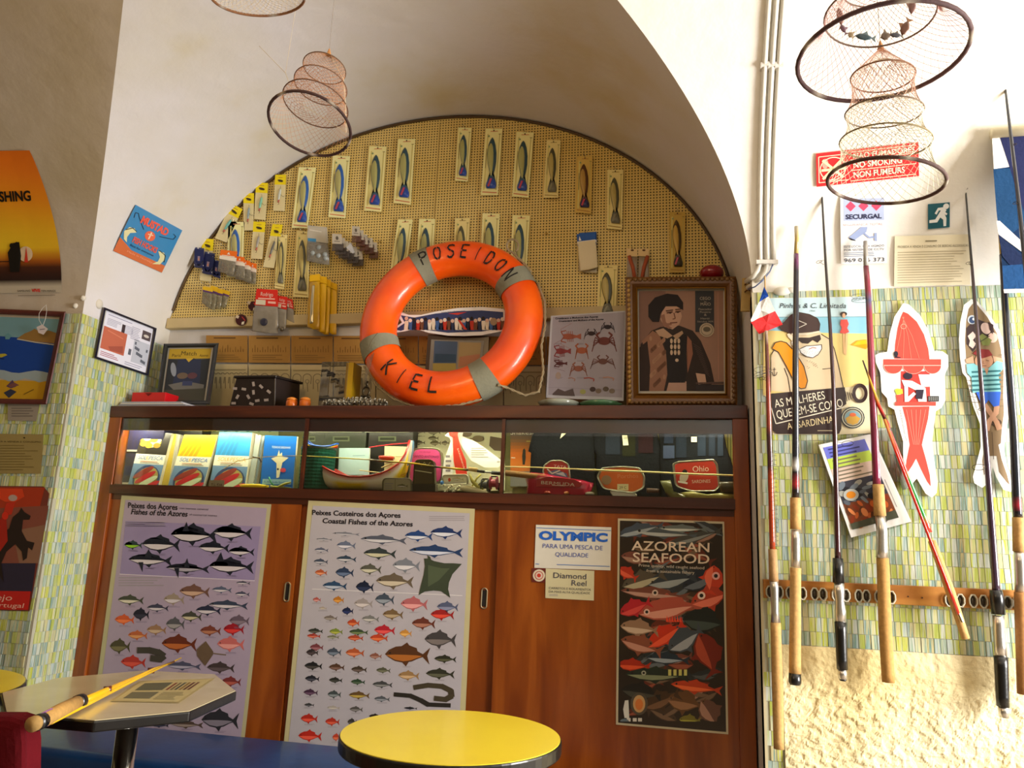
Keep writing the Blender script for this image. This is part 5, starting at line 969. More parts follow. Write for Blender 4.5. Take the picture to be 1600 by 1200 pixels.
# heap of rope with a shackle
m = MB('#b8b09c')
rp = []
for k in range(150):
    a_ = k * .9; x = 505 + 100 * (k / 150); c = W(x, 628, 2.955 + .035 * math.sin(k * 1.7)); c.z = ZC + .014 + .012 * (1 + math.sin(k * 2.3)) * (1 - abs(k - 75) / 160); rp.append(c)
m.tube(rp, .0065, 6); m.obj('rope_heap', CLOTH, label='heap of whitish knotted rope at the foot of the lifebuoy', cat='rope', smooth=True)
m = MB('#3a3428'); c = W(572, 612, 2.93); m.tube([c + Vector((.014 * math.cos(x), 0, .02 * math.sin(x))) for x in [i * math.pi / 8 for i in range(16)]], .0045, 8, True); m.tube([c + Vector((0, 0, .02)), c + Vector((.004, 0, .045))], .004, 6); m.tube([c + Vector((-.02, 0, -.02)), c + Vector((.02, 0, -.022))], .006, 8); shk = m.obj('shackle', METAL, label='dark metal shackle hanging on cords over the rope heap', cat='shackle', smooth=True)
m = MB('#5a4c34')
for k in range(4): m.tube([W(575 + k * 3, 560 - k * 3, 2.93), W(570 + k, 590, 2.928), W(572 + k, 604, 2.93)], .0011, 5)
m.tube([W(575, 545, 2.925), W(582, 530, 2.92), W(590, 520, 2.92)], .0012, 5); m.obj('cord', THREAD, shk)
# LIFEBUOY -------------------------------------------------------------------
RR, RT = .325, .082
LE = R(12.5); RC = W(703.5, 499, 3.04); RC.z = ZC + .002 + (RR + RT * .93) * math.cos(LE)
EX, EZ, EN = Vector((1, 0, 0)), Vector((0, math.sin(LE), math.cos(LE))), Vector((0, -math.cos(LE), math.sin(LE)))
def tor(th, ph, off=0):   # ph=0 faces the room, +90 outward
    d = EX * math.cos(th) + EZ * math.sin(th); rr = RT + off
    return RC + d * (RR + rr * math.sin(ph)) + EN * (rr * .86 * math.cos(ph))
def torus_part(m, a0, a1, off, n=12, k=28, col=None, full=False):
    vv = [tor(R(a0 + (a1 - a0) * i / n), 2 * math.pi * j / k, off) for i in range(n + (0 if full else 1)) for j in range(k)]; L = n if full else n + 1
    m.add(vv, [(i * k + j, i * k + (j + 1) % k, ((i + 1) % L) * k + (j + 1) % k, ((i + 1) % L) * k + j) for i in range(n) for j in range(k)], col)
rg = thing('lifebuoy', (RC.x, 2.97, ZC), 'big orange lifebuoy with grey bands and black stencilled name on the cabinet', 'lifebuoy')
m = MB(); torus_part(m, 0, 360, 0, 96, 32, None, True); m.obj('ring', RINGO, rg, smooth=True)
BANDS = [(118, 13), (32, 13), (203, 13), (-57, 13)]
for c, w in BANDS:
    m = MB('#8c8a76'); torus_part(m, c - w / 2, c + w / 2, .0035, 6, 32); m.obj('canvas_band', CLOTH, rg, smooth=True)
STR = {'P': [[(.12, 0), (.12, .42)], [(.12, .58), (.12, 1)], [(.24, 1), (.62, 1), (.86, .88), (.86, .62), (.6, .5), (.24, .5)]], 'O': [[(.42, .98), (.2, .86), (.1, .5), (.2, .14), (.42, .02)], [(.58, .98), (.8, .86), (.9, .5), (.8, .14), (.58, .02)]],
       'S': [[(.85, .9), (.6, 1), (.25, .95), (.12, .76), (.3, .58), (.45, .54)], [(.58, .48), (.82, .38), (.88, .18), (.62, 0), (.3, 0), (.12, .1)]], 'E': [[(.14, 0), (.14, .42)], [(.14, .58), (.14, 1)], [(.26, 1), (.85, 1)], [(.26, .5), (.72, .5)], [(.26, 0), (.85, 0)]],
       'I': [[(.5, 0), (.5, 1)]], 'D': [[(.14, 0), (.14, 1)], [(.28, 1), (.6, .95), (.84, .7), (.86, .56)], [(.86, .44), (.84, .28), (.6, .05), (.28, 0)]], 'N': [[(.12, 0), (.12, 1)], [(.24, .9), (.76, .1)], [(.88, 0), (.88, 1)]],
       'K': [[(.14, 0), (.14, .45)], [(.14, .58), (.14, 1)], [(.26, .5), (.8, 1)], [(.34, .44), (.84, 0)]], 'L': [[(.18, 0), (.18, 1)], [(.3, 0), (.86, 0)]]}
def ringtext(s_, a0, a1, rbase, h, up):
    n = len(s_)
    for i, ch in enumerate(s_):
        m = MB('#120c0a')
        ac = a0 + (a1 - a0) * (i + .5) / n; wd = abs(a1 - a0) / n * .7 * (.85 if ch != 'I' else .5)
        def q(u, v):
            th = R(ac + (-(u - .5) * wd if up else (u - .5) * wd)); rd = rbase + (v * h if up else -(v - 0) * h)
            x = max(-.98, min(.98, (rd - RR) / RT)); return tor(th, math.asin(x), .0045)
        for st in STR[ch]:
            for (a, b), (c, d) in zip(st, st[1:]):
                l = math.hypot(c - a, (d - b)); nx, ny = -(d - b) / l * .085, (c - a) / l * .07; ex, ey = (c - a) / l * .03, (d - b) / l * .03; seg = 4
                for k in range(seg):
                    t0_, t1_ = k / seg, (k + 1) / seg; A = (a - ex + (c - a + 2 * ex) * t0_, b - ey + (d - b + 2 * ey) * t0_); B = (a - ex + (c - a + 2 * ex) * t1_, b - ey + (d - b + 2 * ey) * t1_)
                    P = [q(A[0] + nx, A[1] + ny), q(B[0] + nx, B[1] + ny), q(B[0] - nx, B[1] - ny), q(A[0] - nx, A[1] - ny)]; m.add(P, [(0, 1, 2, 3)])
        m.obj('stencilled_letter', MATTE, rg)
ringtext('POSEIDON', 121, 30, RR - .034, .06, True)
ringtext('KIEL', 222, 274, RR + .034, .062, False)
def rope(path, r_=.0055, col='#a89878'):
    m = MB(col); pp = []
    P = [Vector(p) for p in path]
    for i in range(len(P) - 1):
        n = max(2, int((P[i + 1] - P[i]).length / .01))
        for k in range(n): pp.append(P[i].lerp(P[i + 1], k / n))
    pp.append(P[-1])
    for s_ in (0, 1):
        q = []
        for i, p in enumerate(pp):
            a_ = i * 1.1 + s_ * math.pi; q.append(p + Vector((math.cos(a_), 0, math.sin(a_))) * r_ * .5)
        m.tube(q, r_ * .65, 5)
    return m
def arc(c, rx, rz, a0, a1, n, Y): return [W(c[0] + rx * math.cos(R(a0 + (a1 - a0) * i / n)), c[1] - rz * math.sin(R(a0 + (a1 - a0) * i / n)), Y) for i in range(n + 1)]
rope(arc((801, 384), 9, 10, -60, 270, 14, 3.1) + [tor(R(c), R(80), .008) for c in (48, 44, 38, 34)]).obj('grab_rope', CLOTH, rg, smooth=True)
rope([tor(R(26), R(92), .008), tor(R(12), R(92), .012), tor(R(-4), R(95), .012), W(846, 540, 3.0), W(849, 580, 2.99), W(842, 612, 2.96), W(820, 618, 2.96), W(790, 605, 2.96), tor(R(-52), R(60), .01)]).obj('grab_rope', CLOTH, rg, smooth=True)
rope([tor(R(210), R(90), .01), tor(R(225), R(92), .01), tor(R(240), R(92), .008), tor(R(256), R(86), .006), tor(R(268), R(72), .006), tor(R(282), R(74), .006), tor(R(296), R(80), .006)]).obj('grab_rope', CLOTH, rg, smooth=True)
# fish-shaped cut-out and small picture seen through the ring
def scard(a):
    a.poly([(345, 570), (430, 585), (560, 560), (700, 545), (850, 540), (985, 550), (985, 650), (850, 672), (640, 680), (500, 662), (430, 640), (345, 668), (310, 660), (370, 618)], '#34406c', 1)
    for k in range(26):
        x = 380 + k * 24; c = ('#d8cdb8', '#26304c', '#b83424', '#3c5c94', '#e0d8c8', '#6c4430', '#141c34')[(k * 3) % 7]
        a.ellp(x, 590 + (k * 13) % 20, 11, 12, ('#d0b09c', '#e0d0c0', '#241c1c')[k % 3], 2.2); a.poly([(x - 15, 660), (x - 10, 606), (x + 12, 604), (x + 17, 664)], c, 2)
    a.poly([(700, 600), (715, 600), (760, 660), (740, 660)], '#c83c2c', 3); a.poly([(640, 560), (760, 550), (700, 568)], '#c83c2c', 3); a.text('www.lisboafestas.com', 597, 556, 9, '#4c5468', 150, -4, 3)
    a.ellp(925, 610, 22, 24, '#9c8468', 3)
cutout('fish_mural_cutout', [(312, 548), (330, 545), (395, 568), (470, 568), (560, 548), (700, 525), (850, 518), (985, 530), (1040, 600), (1000, 665), (850, 695), (740, 700), (640, 698), (520, 680), (440, 655), (360, 672), (305, 680), (300, 655), (352, 615)], 3.1, .004, 0, 'fish-shaped cut-out painted with a crowd, lying across the ring of the lifebuoy', (540, 350), 4.0, scard, gain=1.3)
t = thing('small_double_picture', W(715, 578, 3.12), 'dark-framed picture with two pale panels seen through the lifebuoy', 'picture')
a = Art(PY(3.12), gain=1.3, o=(540, 350), sc=4.0); m = MB('#3a2012'); m.slab(cut([(515, 690), (895, 700), (885, 1000), (490, 1000)], (540, 350), 4.0), 3.12, .015); m.obj('frame', FRAMEWOOD, t)
a.poly([(535, 722), (865, 730), (845, 920), (520, 920)], '#8c8c84', 1); a.poly([(556, 730), (700, 735), (690, 900), (545, 900)], '#4c6484', 2); a.poly([(710, 738), (848, 742), (832, 905), (700, 905)], '#a89468', 2); a.poly([(560, 810), (690, 815), (688, 862), (556, 865)], '#34506c', 3); a.poly([(712, 830), (840, 812), (835, 870), (705, 895)], '#b07c5c', 3); a.poly([(545, 870), (690, 870), (690, 920), (545, 920)], '#a89c54', 3); a.obj('picture_print', PAPER, t)
# crustacean chart
q = ((861, 494), (979, 485), (976, 627), (855, 619)); b_ = W(855, 626, 3.03)
t = thing('crustacean_chart', W(915, 626, 3.03), 'upright grey board chart of crabs and lobsters right of the lifebuoy', 'poster')
mp = PP(b_, Vector((.05, -1, .1))); a = Art(mp, gain=1.75, o=(840, 400), sc=4.706)
a.sheet([(98, 440), (650, 402), (632, 1065), (62, 1042)], '#a8a8b0', .008); a.poly([(112, 448), (640, 412), (620, 1040), (78, 1020)], '#8d8791', 1)
a.text('Crustáceos e Moluscos dos Açores', 130, 466, 13, '#141424', 315, -2.5, 3, .03); a.text('Crustaceans and Molluscs of the Azores', 155, 485, 12, '#141424', 330, -2.5, 3, .03, .1)
def crab(cx, cy, r_, c, sp=1.0):
    a.ellp(cx, cy, r_, r_ * .62, c, 3)
    for s_ in (-1, 1):
        for k in range(4):
            an = -20 + k * 26; x1 = cx + s_ * r_ * (1.5 + .1 * k) * sp; y1 = cy + math.sin(R(an)) * r_ * 1.1 - r_ * .2; a.line([(cx + s_ * r_ * .7, cy), (x1, y1), (x1 + s_ * r_ * .3 * sp, y1 + r_ * .9)], r_ * .13, c, 3)
        a.line([(cx + s_ * r_ * .7, cy - r_ * .3), (cx + s_ * r_ * 1.2, cy - r_ * .9), (cx + s_ * r_ * .7, cy - r_ * 1.3)], r_ * .24, c, 3)
crab(515, 522, 26, '#241c24'); crab(395, 570, 26, '#2c1c20'); crab(490, 625, 48, '#5c2c28', .9); crab(325, 695, 38, '#8c4c34', .6); crab(300, 828, 34, '#7c4a3c', .9); crab(480, 775, 34, '#5c3c38', 1.3)
def lob(x, y, l, h, c):
    a.poly([(x, y - h * .4), (x + l * .3, y - h * .5), (x + l * .75, y - h * .2), (x + l, y - h * .5), (x + l, y + h * .5), (x + l * .75, y + h * .2), (x + l * .3, y + h * .5), (x, y + h * .4)], c, 3)
    for k in range(4): a.line([(x + l * (.2 + .1 * k), y - h * .9), (x + l * (.25 + .1 * k), y + h * .9)], 4, c, 3)
    for s_ in (-1, 1): a.line([(x + 4, y), (x - 18, y + s_ * h * .8), (x + 20, y + s_ * h)], 7, c, 3); a.line([(x, y), (x - 20, y + s_ * h * 1.2), (x + 60, y + s_ * h * 2.2)], 1.6, c, 3)
lob(190, 592, 130, 44, '#8a4a38'); lob(140, 700, 105, 44, '#742c30'); lob(140, 790, 78, 26, '#4c2428')
for x, y, l, c in ((250, 905, 50, '#8c6c64'), (378, 905, 75, '#8c3c34'), (520, 900, 80, '#a07868')): a.line([(x - l / 2, y - 6), (x, y - 10), (x + l / 2, y), (x + l / 2 - 5, y + 16)], 8, c, 3)
a.ellp(152, 880, 20, 26, '#8c7c74', 3); a.line([(80, 965), (620, 985)], 2, '#7c747c', 3); a.poly([(110, 1012), (150, 975), (200, 995), (260, 975), (275, 1030), (110, 1022)], '#4c4040', 3)
for x, y, c in ((333, 998, '#8c8c54'), (405, 980, '#3c2c2c'), (447, 992, '#6c5c50'), (502, 978, '#54483c'), (547, 993, '#6c6054')): a.ellp(x, y, 22, 18, c, 3)
for k in range(9): a.lines(130 + (k % 3) * 160, 640 + (k // 3) * 125, 190 + (k % 3) * 160, 652 + (k // 3) * 125, 2, '#746c78')
a.obj('chart_board', PAPER, t)
# bowls in front of the chart
for k, (x0, x1, c, lb) in enumerate(((838, 905, '#9ca090', 'silvery clear dish lying in front of the crab chart'), (900, 972, '#4c7c54', 'green glass dish lying in front of the crab chart'))):
    p, q = W(x0, 626, 2.955), W(x1, 626, 2.955); r_ = (q.x - p.x) / 2; m = MB(c); m.lathe([(r_ * .4, ZC), (r_ * .85, ZC + .012), (r_, ZC + .026), (r_ * .8, ZC + .034), (r_ * .3, ZC + .04)], ((p.x + q.x) / 2, 2.99 + .03 * k, 0), n=24); m.obj('dish', ENAMEL, label=lb, cat='dish', smooth=True)
# ornate portrait
def port(a):
    w, h = 166, 200
    X = lambda x: (x - 650) / 5.1 ; 
    a.rect(20, 22, 146, 178, '#947262', 1); a.rect(20, 22, 60, 110, '#7c5c50', 1.3)
    a.poly([(20, 178), (22, 105), (38, 84), (52, 78), (80, 76), (100, 84), (112, 100), (126, 135), (132, 165), (120, 172), (104, 178)], '#2c201c', 2)        # coat
    a.poly([(24, 100), (40, 84), (50, 90), (60, 120), (62, 150), (56, 178), (34, 178), (36, 140)], '#8c6450', 3); a.poly([(20, 110), (32, 100), (36, 140), (32, 178), (20, 178)], '#2c1c18', 3.3)
    a.poly([(92, 92), (98, 100), (100, 120), (92, 150), (90, 120)], '#8c5c48', 3)
    a.poly([(56, 92), (90, 90), (92, 130), (88, 165), (62, 165), (60, 120)], '#1c1618', 3); a.poly([(60, 178), (64, 163), (90, 163), (90, 178)], '#b08c7c', 3)
    a.poly([(52, 66), (56, 46), (80, 44), (84, 62), (80, 74), (70, 82), (58, 78)], '#b8927e', 4)                                                    # face
    a.poly([(34, 62), (34, 44), (44, 32), (62, 26), (78, 28), (86, 40), (86, 52), (76, 46), (60, 46), (52, 58), (50, 70), (40, 70)], '#1c1416', 5)       # cap
    a.line([(62, 56), (70, 55)], 2, '#4c2c24', 5); a.line([(74, 55), (82, 54)], 2, '#4c2c24', 5); a.line([(72, 56), (74, 65), (70, 66)], 1.6, '#6c4434', 5); a.line([(66, 72), (77, 71)], 1.6, '#5c2c28', 5); a.ellp(64, 74, 5, 2, '#8c6454', 5)
    a.poly([(44, 84), (56, 80), (70, 92), (62, 96), (50, 92)], '#b09078', 5); a.poly([(70, 92), (84, 84), (86, 88), (76, 98)], '#a88a70', 5)
    a.poly([(52, 60), (58, 58), (60, 70), (64, 76), (70, 80), (64, 81), (56, 76)], '#8c6454', 4.3); a.poly([(60, 52), (71, 52), (70, 56), (61, 58)], '#94705e', 4.4); a.poly([(74, 51), (83, 50), (82, 55), (75, 56)], '#94705e', 4.4)
    a.line([(60, 53), (71, 51.5)], 1.4, '#3c241e', 5); a.line([(74, 51), (83, 50)], 1.4, '#3c241e', 5); a.ellp(66.5, 56.5, 1.6, 1, '#1c1010', 5.4); a.ellp(78, 55.5, 1.5, 1, '#1c1010', 5.4)
    for k in range(34): a.ellp(37 + (k * 7) % 22, 96 + (k * 13) % 76, 2.2, 4, ('#a07860', '#6c4836')[k % 2], 3.1, 7)
    for k in range(12): a.line([(100 + k * 1.6, 104 + k * 4), (112 + k * 1.2, 112 + k * 4)], 1.2, '#443430', 3.1)
    for k in range(9): a.ellp(68 + (k % 3) * 5.5, 100 + (k // 3) * 9, 2, 4, '#c0a890', 6)
    a.ellp(76, 130, 2.6, 2.6, '#c8b098', 6); a.poly([(104, 150), (118, 152), (120, 166), (108, 168)], '#c09c88', 5); a.line([(104, 166), (146, 165)], 3, '#54403c', 5); a.rect(104, 168, 146, 178, '#30282a', 4)
    a.rect(104, 22, 132, 86, '#32343a', 5); a.line([(138, 24), (138, 160)], 1, '#b08070', 5)
    a.text('CEGO', 111, 36, 4.6, '#b4a898', 16, 0, 7); a.text('do', 117, 40, 2, '#b4a898', 4, 0, 7); a.text('MAIO', 112, 45, 4.6, '#b4a898', 15, 0, 7); a.text('Pescador', 109, 52, 3, '#a89c90', 20, 0, 7); a.text('Poveiro', 111, 56.5, 3, '#a89c90', 16, 0, 7); a.text('&', 117, 61, 3.4, '#a89c90', 4, 0, 7); a.text('Herói', 112, 66.5, 3, '#a89c90', 13, 0, 7); a.text('Séculos XIX', 107, 71, 2.4, '#a89c90', 24, 0, 7)
    a.ellp(121, 83, 11, 11, '#b0a08c', 7); a.loop(121, 83, 8.5, 8.5, .8, '#5c5448', 8); a.ellp(121, 82, 5.5, 4, '#5c5448', 8)
PQ = ((977, 433), (1151, 432), (1152, 633), (979, 633))
tp, ap = framed('ornate_portrait', PQ, 3.03, .1, 17, '#6e440e', 'ornate dark gilt frame with an old photograph of a capped fisherman with medals', port, (166, 200), FRAMEWOOD, .035, 1.35)
m = MB('#8c6428'); 
for (x0, y0), (x1, y1) in (((17, 17), (149, 17)), ((149, 17), (149, 183)), ((149, 183), (17, 183)), ((17, 183), (17, 17))): m.tube([ap.m(x0, y0, .02 / LAY), ap.m(x1, y1, .02 / LAY)], .0035, 6)
m.obj('gilt_slip', METAL, tp)
m = MB('#b08840')
for i in range(26):
    for x, y in ((5, 6 + i * 7.5), (161, 6 + i * 7.5)): m.ell(ap.m(x, y, .035 / LAY), (.008, .006, .0095), n=8, m=6, col='#b08840' if x < 20 else '#6c4a24')
for i in range(22):
    for x, y in ((8 + i * 7.2, 4), (8 + i * 7.2, 196)): m.ell(ap.m(x, y, .035 / LAY), (.0095, .006, .008), n=8, m=6, col='#74501f')
m.obj('carved_beading', FRAMEWOOD, tp, smooth=True)
m = MB('#8c0c1c'); c = W(1112, 427, 3.12); m.ell(c, (.05, .05, .034), n=24, m=14); m.obj('red_float', ENAMEL, label='dark red rounded float peeping over the portrait frame', cat='float', smooth=True)
m = MB('#b09050'); m.slab([(1160, 434), (1174, 434), (1172, 486), (1157, 486)], 2.72, .012); br = m.obj('pipe_bracket', MATTE, label='cream wooden pipe bracket beside the top of the portrait', cat='bracket', bevel=.002)
m = MB('#5c4420')
for y in (445, 456): m.tube([W(1164, y, 2.715), W(1168, y - 3, 2.70), W(1172, y - 2, 2.715)], .003, 6)
m.obj('saddle_clip', METAL, br)
# ================================================================ RIGHT WALL
YW = YF - .0045
# pipes running down from the vault
for k, (x0, lb) in enumerate(((1190, 'leftmost of the three white wall pipes'), (1201, 'middle of the three white wall pipes'), (1211, 'rightmost of the three white wall pipes'))):
    X = W(x0 - 3, 400, 2.64).x; P = []
    for i in range(15):
        z = 3.15 - (3.15 - 2.19) * i / 14; P.append(Vector((X, Yv(z) - .012, z)))
    if k == 0: P += [W(x, y, 2.637) for x, y in ((1187, 411), (1184, 422), (1177, 432))] + [W(1166, 440, 2.68)]
    if k == 1: P += [W(x, y, 2.637) for x, y in ((1198, 411), (1196, 425), (1188, 436))] + [W(1168, 450, 2.69)]
    if k == 2: P += [W(x, y, 2.637) for x, y in ((1209, 408), (1208, 414))]
    m = MB('#d8d4c8'); m.tube(P, .0085, 10); t = m.obj('wall_pipe', PLASTIC, label=lb, cat='pipe', group='white wall pipes', smooth=True, org=P[0])
    for y in (172, 405):
        p = Vector((X, 0, W(x0, y, 2.6).z)); p.y = Yv(p.z) - .012; m = MB('#dcd8d0'); m.box((p.x - .014, p.y - .011, p.z - .007), (p.x + .014, p.y + .02, p.z + .007)); m.obj('clip', PLASTIC, t, bevel=.001)
m = MB('#5c6c9c'); m.tube([W(x, y, 2.632) for x, y in ((1208, 412), (1203, 424), (1192, 438), (1180, 448))] + [W(1168, 452, 2.69)], .0025, 6); m.obj('blue_wire', PLASTIC, label='thin blue wire curving under the white pipes', cat='wire', smooth=True)
m = MB('#e0dccc'); c = W(1222, 455, 2.64); m.ell(c, (.03, .012, .016)); m.ell(c + Vector((.03, 0, .003)), (.018, .01, .01)); m.obj('plaster_lump', MATTE, wr, smooth=True)
# signs
GR = 1.0
mp = PV(1375, 225, 300); a = Art(mp, gain=GR, quad=((1275, 240), (1435, 222), (1436, 275), (1276, 292)), dim=(160, 53))
a.sheet([(0, 0), (160, 0), (160, 53), (0, 53)], '#e02c30', .002)
a.line([(4, 6), (50, 6)], 1.2, '#f4e0c0', 1); a.line([(4, 47), (50, 47)], 1.2, '#f4e0c0', 1); a.line([(4, 6), (4, 47)], 1.2, '#f4e0c0', 1)
a.line([(10, 12), (42, 42)], 4, '#f4e4b0', 3); a.line([(10, 42), (42, 12)], 4, '#f4e4b0', 3); a.line([(8, 28), (46, 28)], 4, '#f4e4b0', 2); a.ellp(14, 18, 5, 8, '#f0a090', 2); a.loop(26, 27, 20, 18, 1.5, '#f4e0c0', 2)
for y in (4, 16.5, 33, 49.5): a.line([(54, y), (156, y)], 1.1, '#f4e0c0', 1)
a.text('NAO FUMADORES', 58, 14.5, 8, '#f6e6cc', 96, 0, 3, .02); a.text('NO SMOKING', 58, 29.5, 9, '#f6e6cc', 76, 0, 3, .02); a.text('NON FUMEURS', 58, 45, 9, '#f6e6cc', 80, 0, 3, .02)
a.obj('no_smoking_sign', GLOSSY, label='long red no-smoking sign in three languages behind the right hanging net', cat='sign')
mp = PV(1348, 308, 415); a = Art(mp, gain=GR, quad=((1313, 306), (1384, 304), (1386, 411), (1314, 413)), dim=(71, 108))
a.sheet([(0, 0), (71, 0), (71, 108), (0, 108)], '#f2f2f4'); a.rect(5, 5, 68, 40, '#b0bcdc', 1)
for k in range(3): x = 16 + k * 20; a.poly([(x, 9), (x + 8, 17), (x, 25), (x - 8, 17)], '#e84868', 2)
a.text('SECURGAL', 8, 37, 7, '#26284c', 56, 0, 3, .03); a.text('SEGURANCA TOTAL', 4, 48, 3.6, '#e0a0a8', 62, 0, 3)
a.poly([(12, 66), (32, 50), (42, 50), (40, 58), (22, 70)], '#98a8d0', 3); a.poly([(12, 66), (22, 70), (24, 72), (16, 70)], '#202030', 4); a.line([(36, 60), (44, 67), (54, 66)], 3, '#98a8d0', 3); a.poly([(52, 60), (56, 60), (56, 73), (52, 72)], '#98a8d0', 4)
a.text('ESTE LOCAL ESTA VIGIADO', 5, 82, 3.4, '#3c4258', 62, 0, 3); a.text('POR SISTEMA DE CCTV', 5, 87.5, 3.4, '#3c4258', 62, 0, 3); a.lines(5, 89, 66, 97, 3, '#8890a0', 3); a.text('969 036 373', 5, 105, 6, '#282c3c', 62, 0, 3)
a.obj('security_sign', PAPER, label='white security camera sign with three pink diamonds and a phone number', cat='sign')
mp = PV(1468, 315, 358); a = Art(mp, gain=GR, quad=((1450, 319), (1484, 316), (1484, 355), (1450, 358)), dim=(132, 160))
a.sheet([(0, 0), (132, 0), (132, 160), (0, 160)], '#0c5c6c', .002); WH = '#eef2f0'
a.ellp(110, 24, 18, 18, WH, 2); a.poly([(60, 30), (92, 28), (112, 48), (100, 70), (112, 100), (110, 150), (94, 150), (92, 108), (74, 92), (56, 122), (8, 122), (8, 104), (44, 102), (64, 70), (78, 48), (66, 46), (52, 72), (40, 64)], WH, 2); a.poly([(100, 56), (118, 72), (112, 82), (92, 66)], WH, 2.5)
a.obj('exit_sign', GLOSSY, label='small teal emergency exit sign with a running figure', cat='sign')
mp = PV(1460, 365, 448); a = Art(mp, gain=GR, quad=((1398, 369), (1516, 366), (1516, 445), (1397, 448)), dim=(118, 80)); a.sheet([(0, 0), (118, 0), (118, 80), (0, 80)], '#efe6c8', .002)
a.text('PROIBIDA A VENDA E CONSUMO DE BEBIDAS ALCOOLICAS', 5, 19, 3.6, '#7c7458', 110, 0, 3); a.line([(48, 9), (66, 9)], 1.6, '#8c8468', 3); a.lines(5, 24, 114, 76, 13, '#b0a484', 3, .8, .25)
a.obj('typed_notice', PAPER, label='cream typed notice with ruled lines pinned beside the exit sign', cat='notice')
# big seaside poster with a capped man
a = Art(PY(YW), gain=1.0, o=(1160, 420), sc=4.0)
a.sheet([(140, 182), (775, 172), (800, 730), (825, 1028), (600, 1036), (190, 1036), (150, 800), (128, 790), (130, 400)], '#e9dcb4'); INK = '#2e1c1a'
a.poly([(142, 184), (774, 174), (780, 300), (138, 305)], '#c8e4ec', 1); a.poly([(138, 303), (780, 299), (784, 405), (560, 402), (180, 388), (134, 392)], '#8cc8dc', 1.4); a.poly([(134, 392), (180, 386), (560, 402), (784, 405), (792, 726), (140, 790), (130, 780)], '#ecd484', 1.8); a.line([(138, 303), (780, 299)], 2, '#30505c', 2)
a.text('Pinhais & C. Limitada', 232, 245, 30, '#26303c', 415, 0, 4, 0, .25); a.text('1920', 420, 268, 9, '#3c4c54', 34, 0, 4)
a.ellp(632, 282, 22, 14, '#2c1818', 5); a.ellp(634, 292, 10, 15, '#e8b890', 5.3); a.poly([(615, 318), (655, 316), (665, 345), (655, 370), (668, 395), (640, 406), (608, 400), (620, 370), (610, 345)], '#e45048', 5); a.poly([(628, 405), (640, 405), (638, 480), (642, 535), (632, 530)], '#ecc088', 4); a.poly([(645, 405), (660, 402), (656, 480), (650, 540), (640, 535)], '#ecc088', 4)
a.poly([(675, 475), (715, 448), (775, 442), (780, 490), (775, 502)], '#f0a018', 4); a.poly([(690, 478), (720, 452), (775, 444), (776, 470)], '#f4c020', 5)
SK = '#e2cda8'
a.poly([(175, 760), (178, 560), (200, 500), (330, 440), (490, 405), (560, 440), (590, 560), (632, 745), (300, 775)], SK, 3)
a.line([(492, 408), (545, 440), (575, 500), (600, 600), (632, 745)], 5, INK, 4); a.line([(176, 770), (178, 600), (176, 540), (205, 500)], 5, INK, 4); a.line([(262, 620), (285, 680), (300, 775)], 5, INK, 4); a.line([(548, 530), (572, 575), (562, 620), (500, 627)], 4, INK, 4); a.line([(562, 625), (580, 745)], 4, INK, 4)
a.poly([(185, 495), (205, 462), (240, 452), (275, 462), (330, 520), (385, 610), (408, 700), (395, 745), (365, 750), (330, 720), (270, 600), (225, 520), (190, 502)], '#f49a18', 5); a.line([(185, 495), (205, 462), (240, 452), (275, 462), (330, 520), (385, 610), (408, 700), (395, 745), (365, 750), (330, 720), (270, 600), (225, 520), (187, 500)], 5, INK, 6)
a.poly([(280, 410), (300, 395), (320, 420), (325, 470), (300, 440), (285, 425)], '#ecdcc0', 7); a.poly([(310, 400), (490, 395), (498, 470), (480, 530), (430, 555), (350, 530), (320, 470)], SK, 7)
a.poly([(318, 440), (345, 480), (370, 520), (345, 530), (318, 505), (308, 460)], '#f4f0e8', 8); a.poly([(360, 500), (400, 482), (440, 480), (495, 474), (497, 500), (475, 535), (440, 556), (400, 548), (365, 525)], '#f6f4ee', 8); a.line([(360, 500), (400, 482), (440, 480), (495, 474), (497, 500), (475, 535), (440, 556), (400, 548), (365, 525), (345, 480)], 4, INK, 9); a.line([(415, 502), (440, 492), (462, 496)], 5, '#b87868', 9)
for k in range(30): a.ellp(385 + (k * 37) % 95, 510 + (k * 23) % 36, 2, 2, '#a09c94', 9, 5)
a.poly([(350, 430), (420, 430), (485, 412), (492, 440), (470, 462), (440, 445), (410, 468), (375, 465), (352, 448)], INK, 9)
a.poly([(228, 360), (265, 330), (300, 290), (345, 270), (420, 285), (470, 310), (485, 345), (480, 390), (400, 398), (300, 405), (245, 383)], '#3c2624', 10); a.line([(228, 360), (265, 330), (300, 290), (345, 270), (420, 285), (470, 310), (485, 345), (480, 390)], 4, INK, 11); a.line([(310, 408), (400, 408), (480, 392)], 9, '#e8dcc4', 11); a.line([(338, 318), (402, 345), (345, 372), (338, 318)], 4, '#e8e0d0', 11)
for k in range(16): a.ellp(405 + (k * 41) % 70, 575 + (k * 29) % 52, 2.4, 2.4, '#6c5c4c', 5, 5)
a.line([(200, 618), (200, 670)], 4, INK, 6); a.line([(185, 645), (190, 662), (200, 670), (212, 662), (218, 645)], 4, INK, 6); a.line([(190, 630), (210, 628)], 3, INK, 6)
BRN = '#30201f'
a.poly([(178, 780), (640, 740), (650, 845), (620, 866), (618, 1000), (605, 1030), (585, 1034), (215, 1032), (188, 1010)], BRN, 7)
a.line([(180, 868), (210, 968), (650, 862)], 6, '#ece4d0', 8)
a.text('AS MULHERES', 205, 868, 50, '#ece4cc', 318, -10, 9, 0); a.text('QUEREM-SE COMO', 218, 938, 52, '#ece4cc', 420, -10.5, 9, 0); a.text('AS SARDINHAS', 283, 1005, 42, '#e0cc9c', 312, -9, 9, 0)
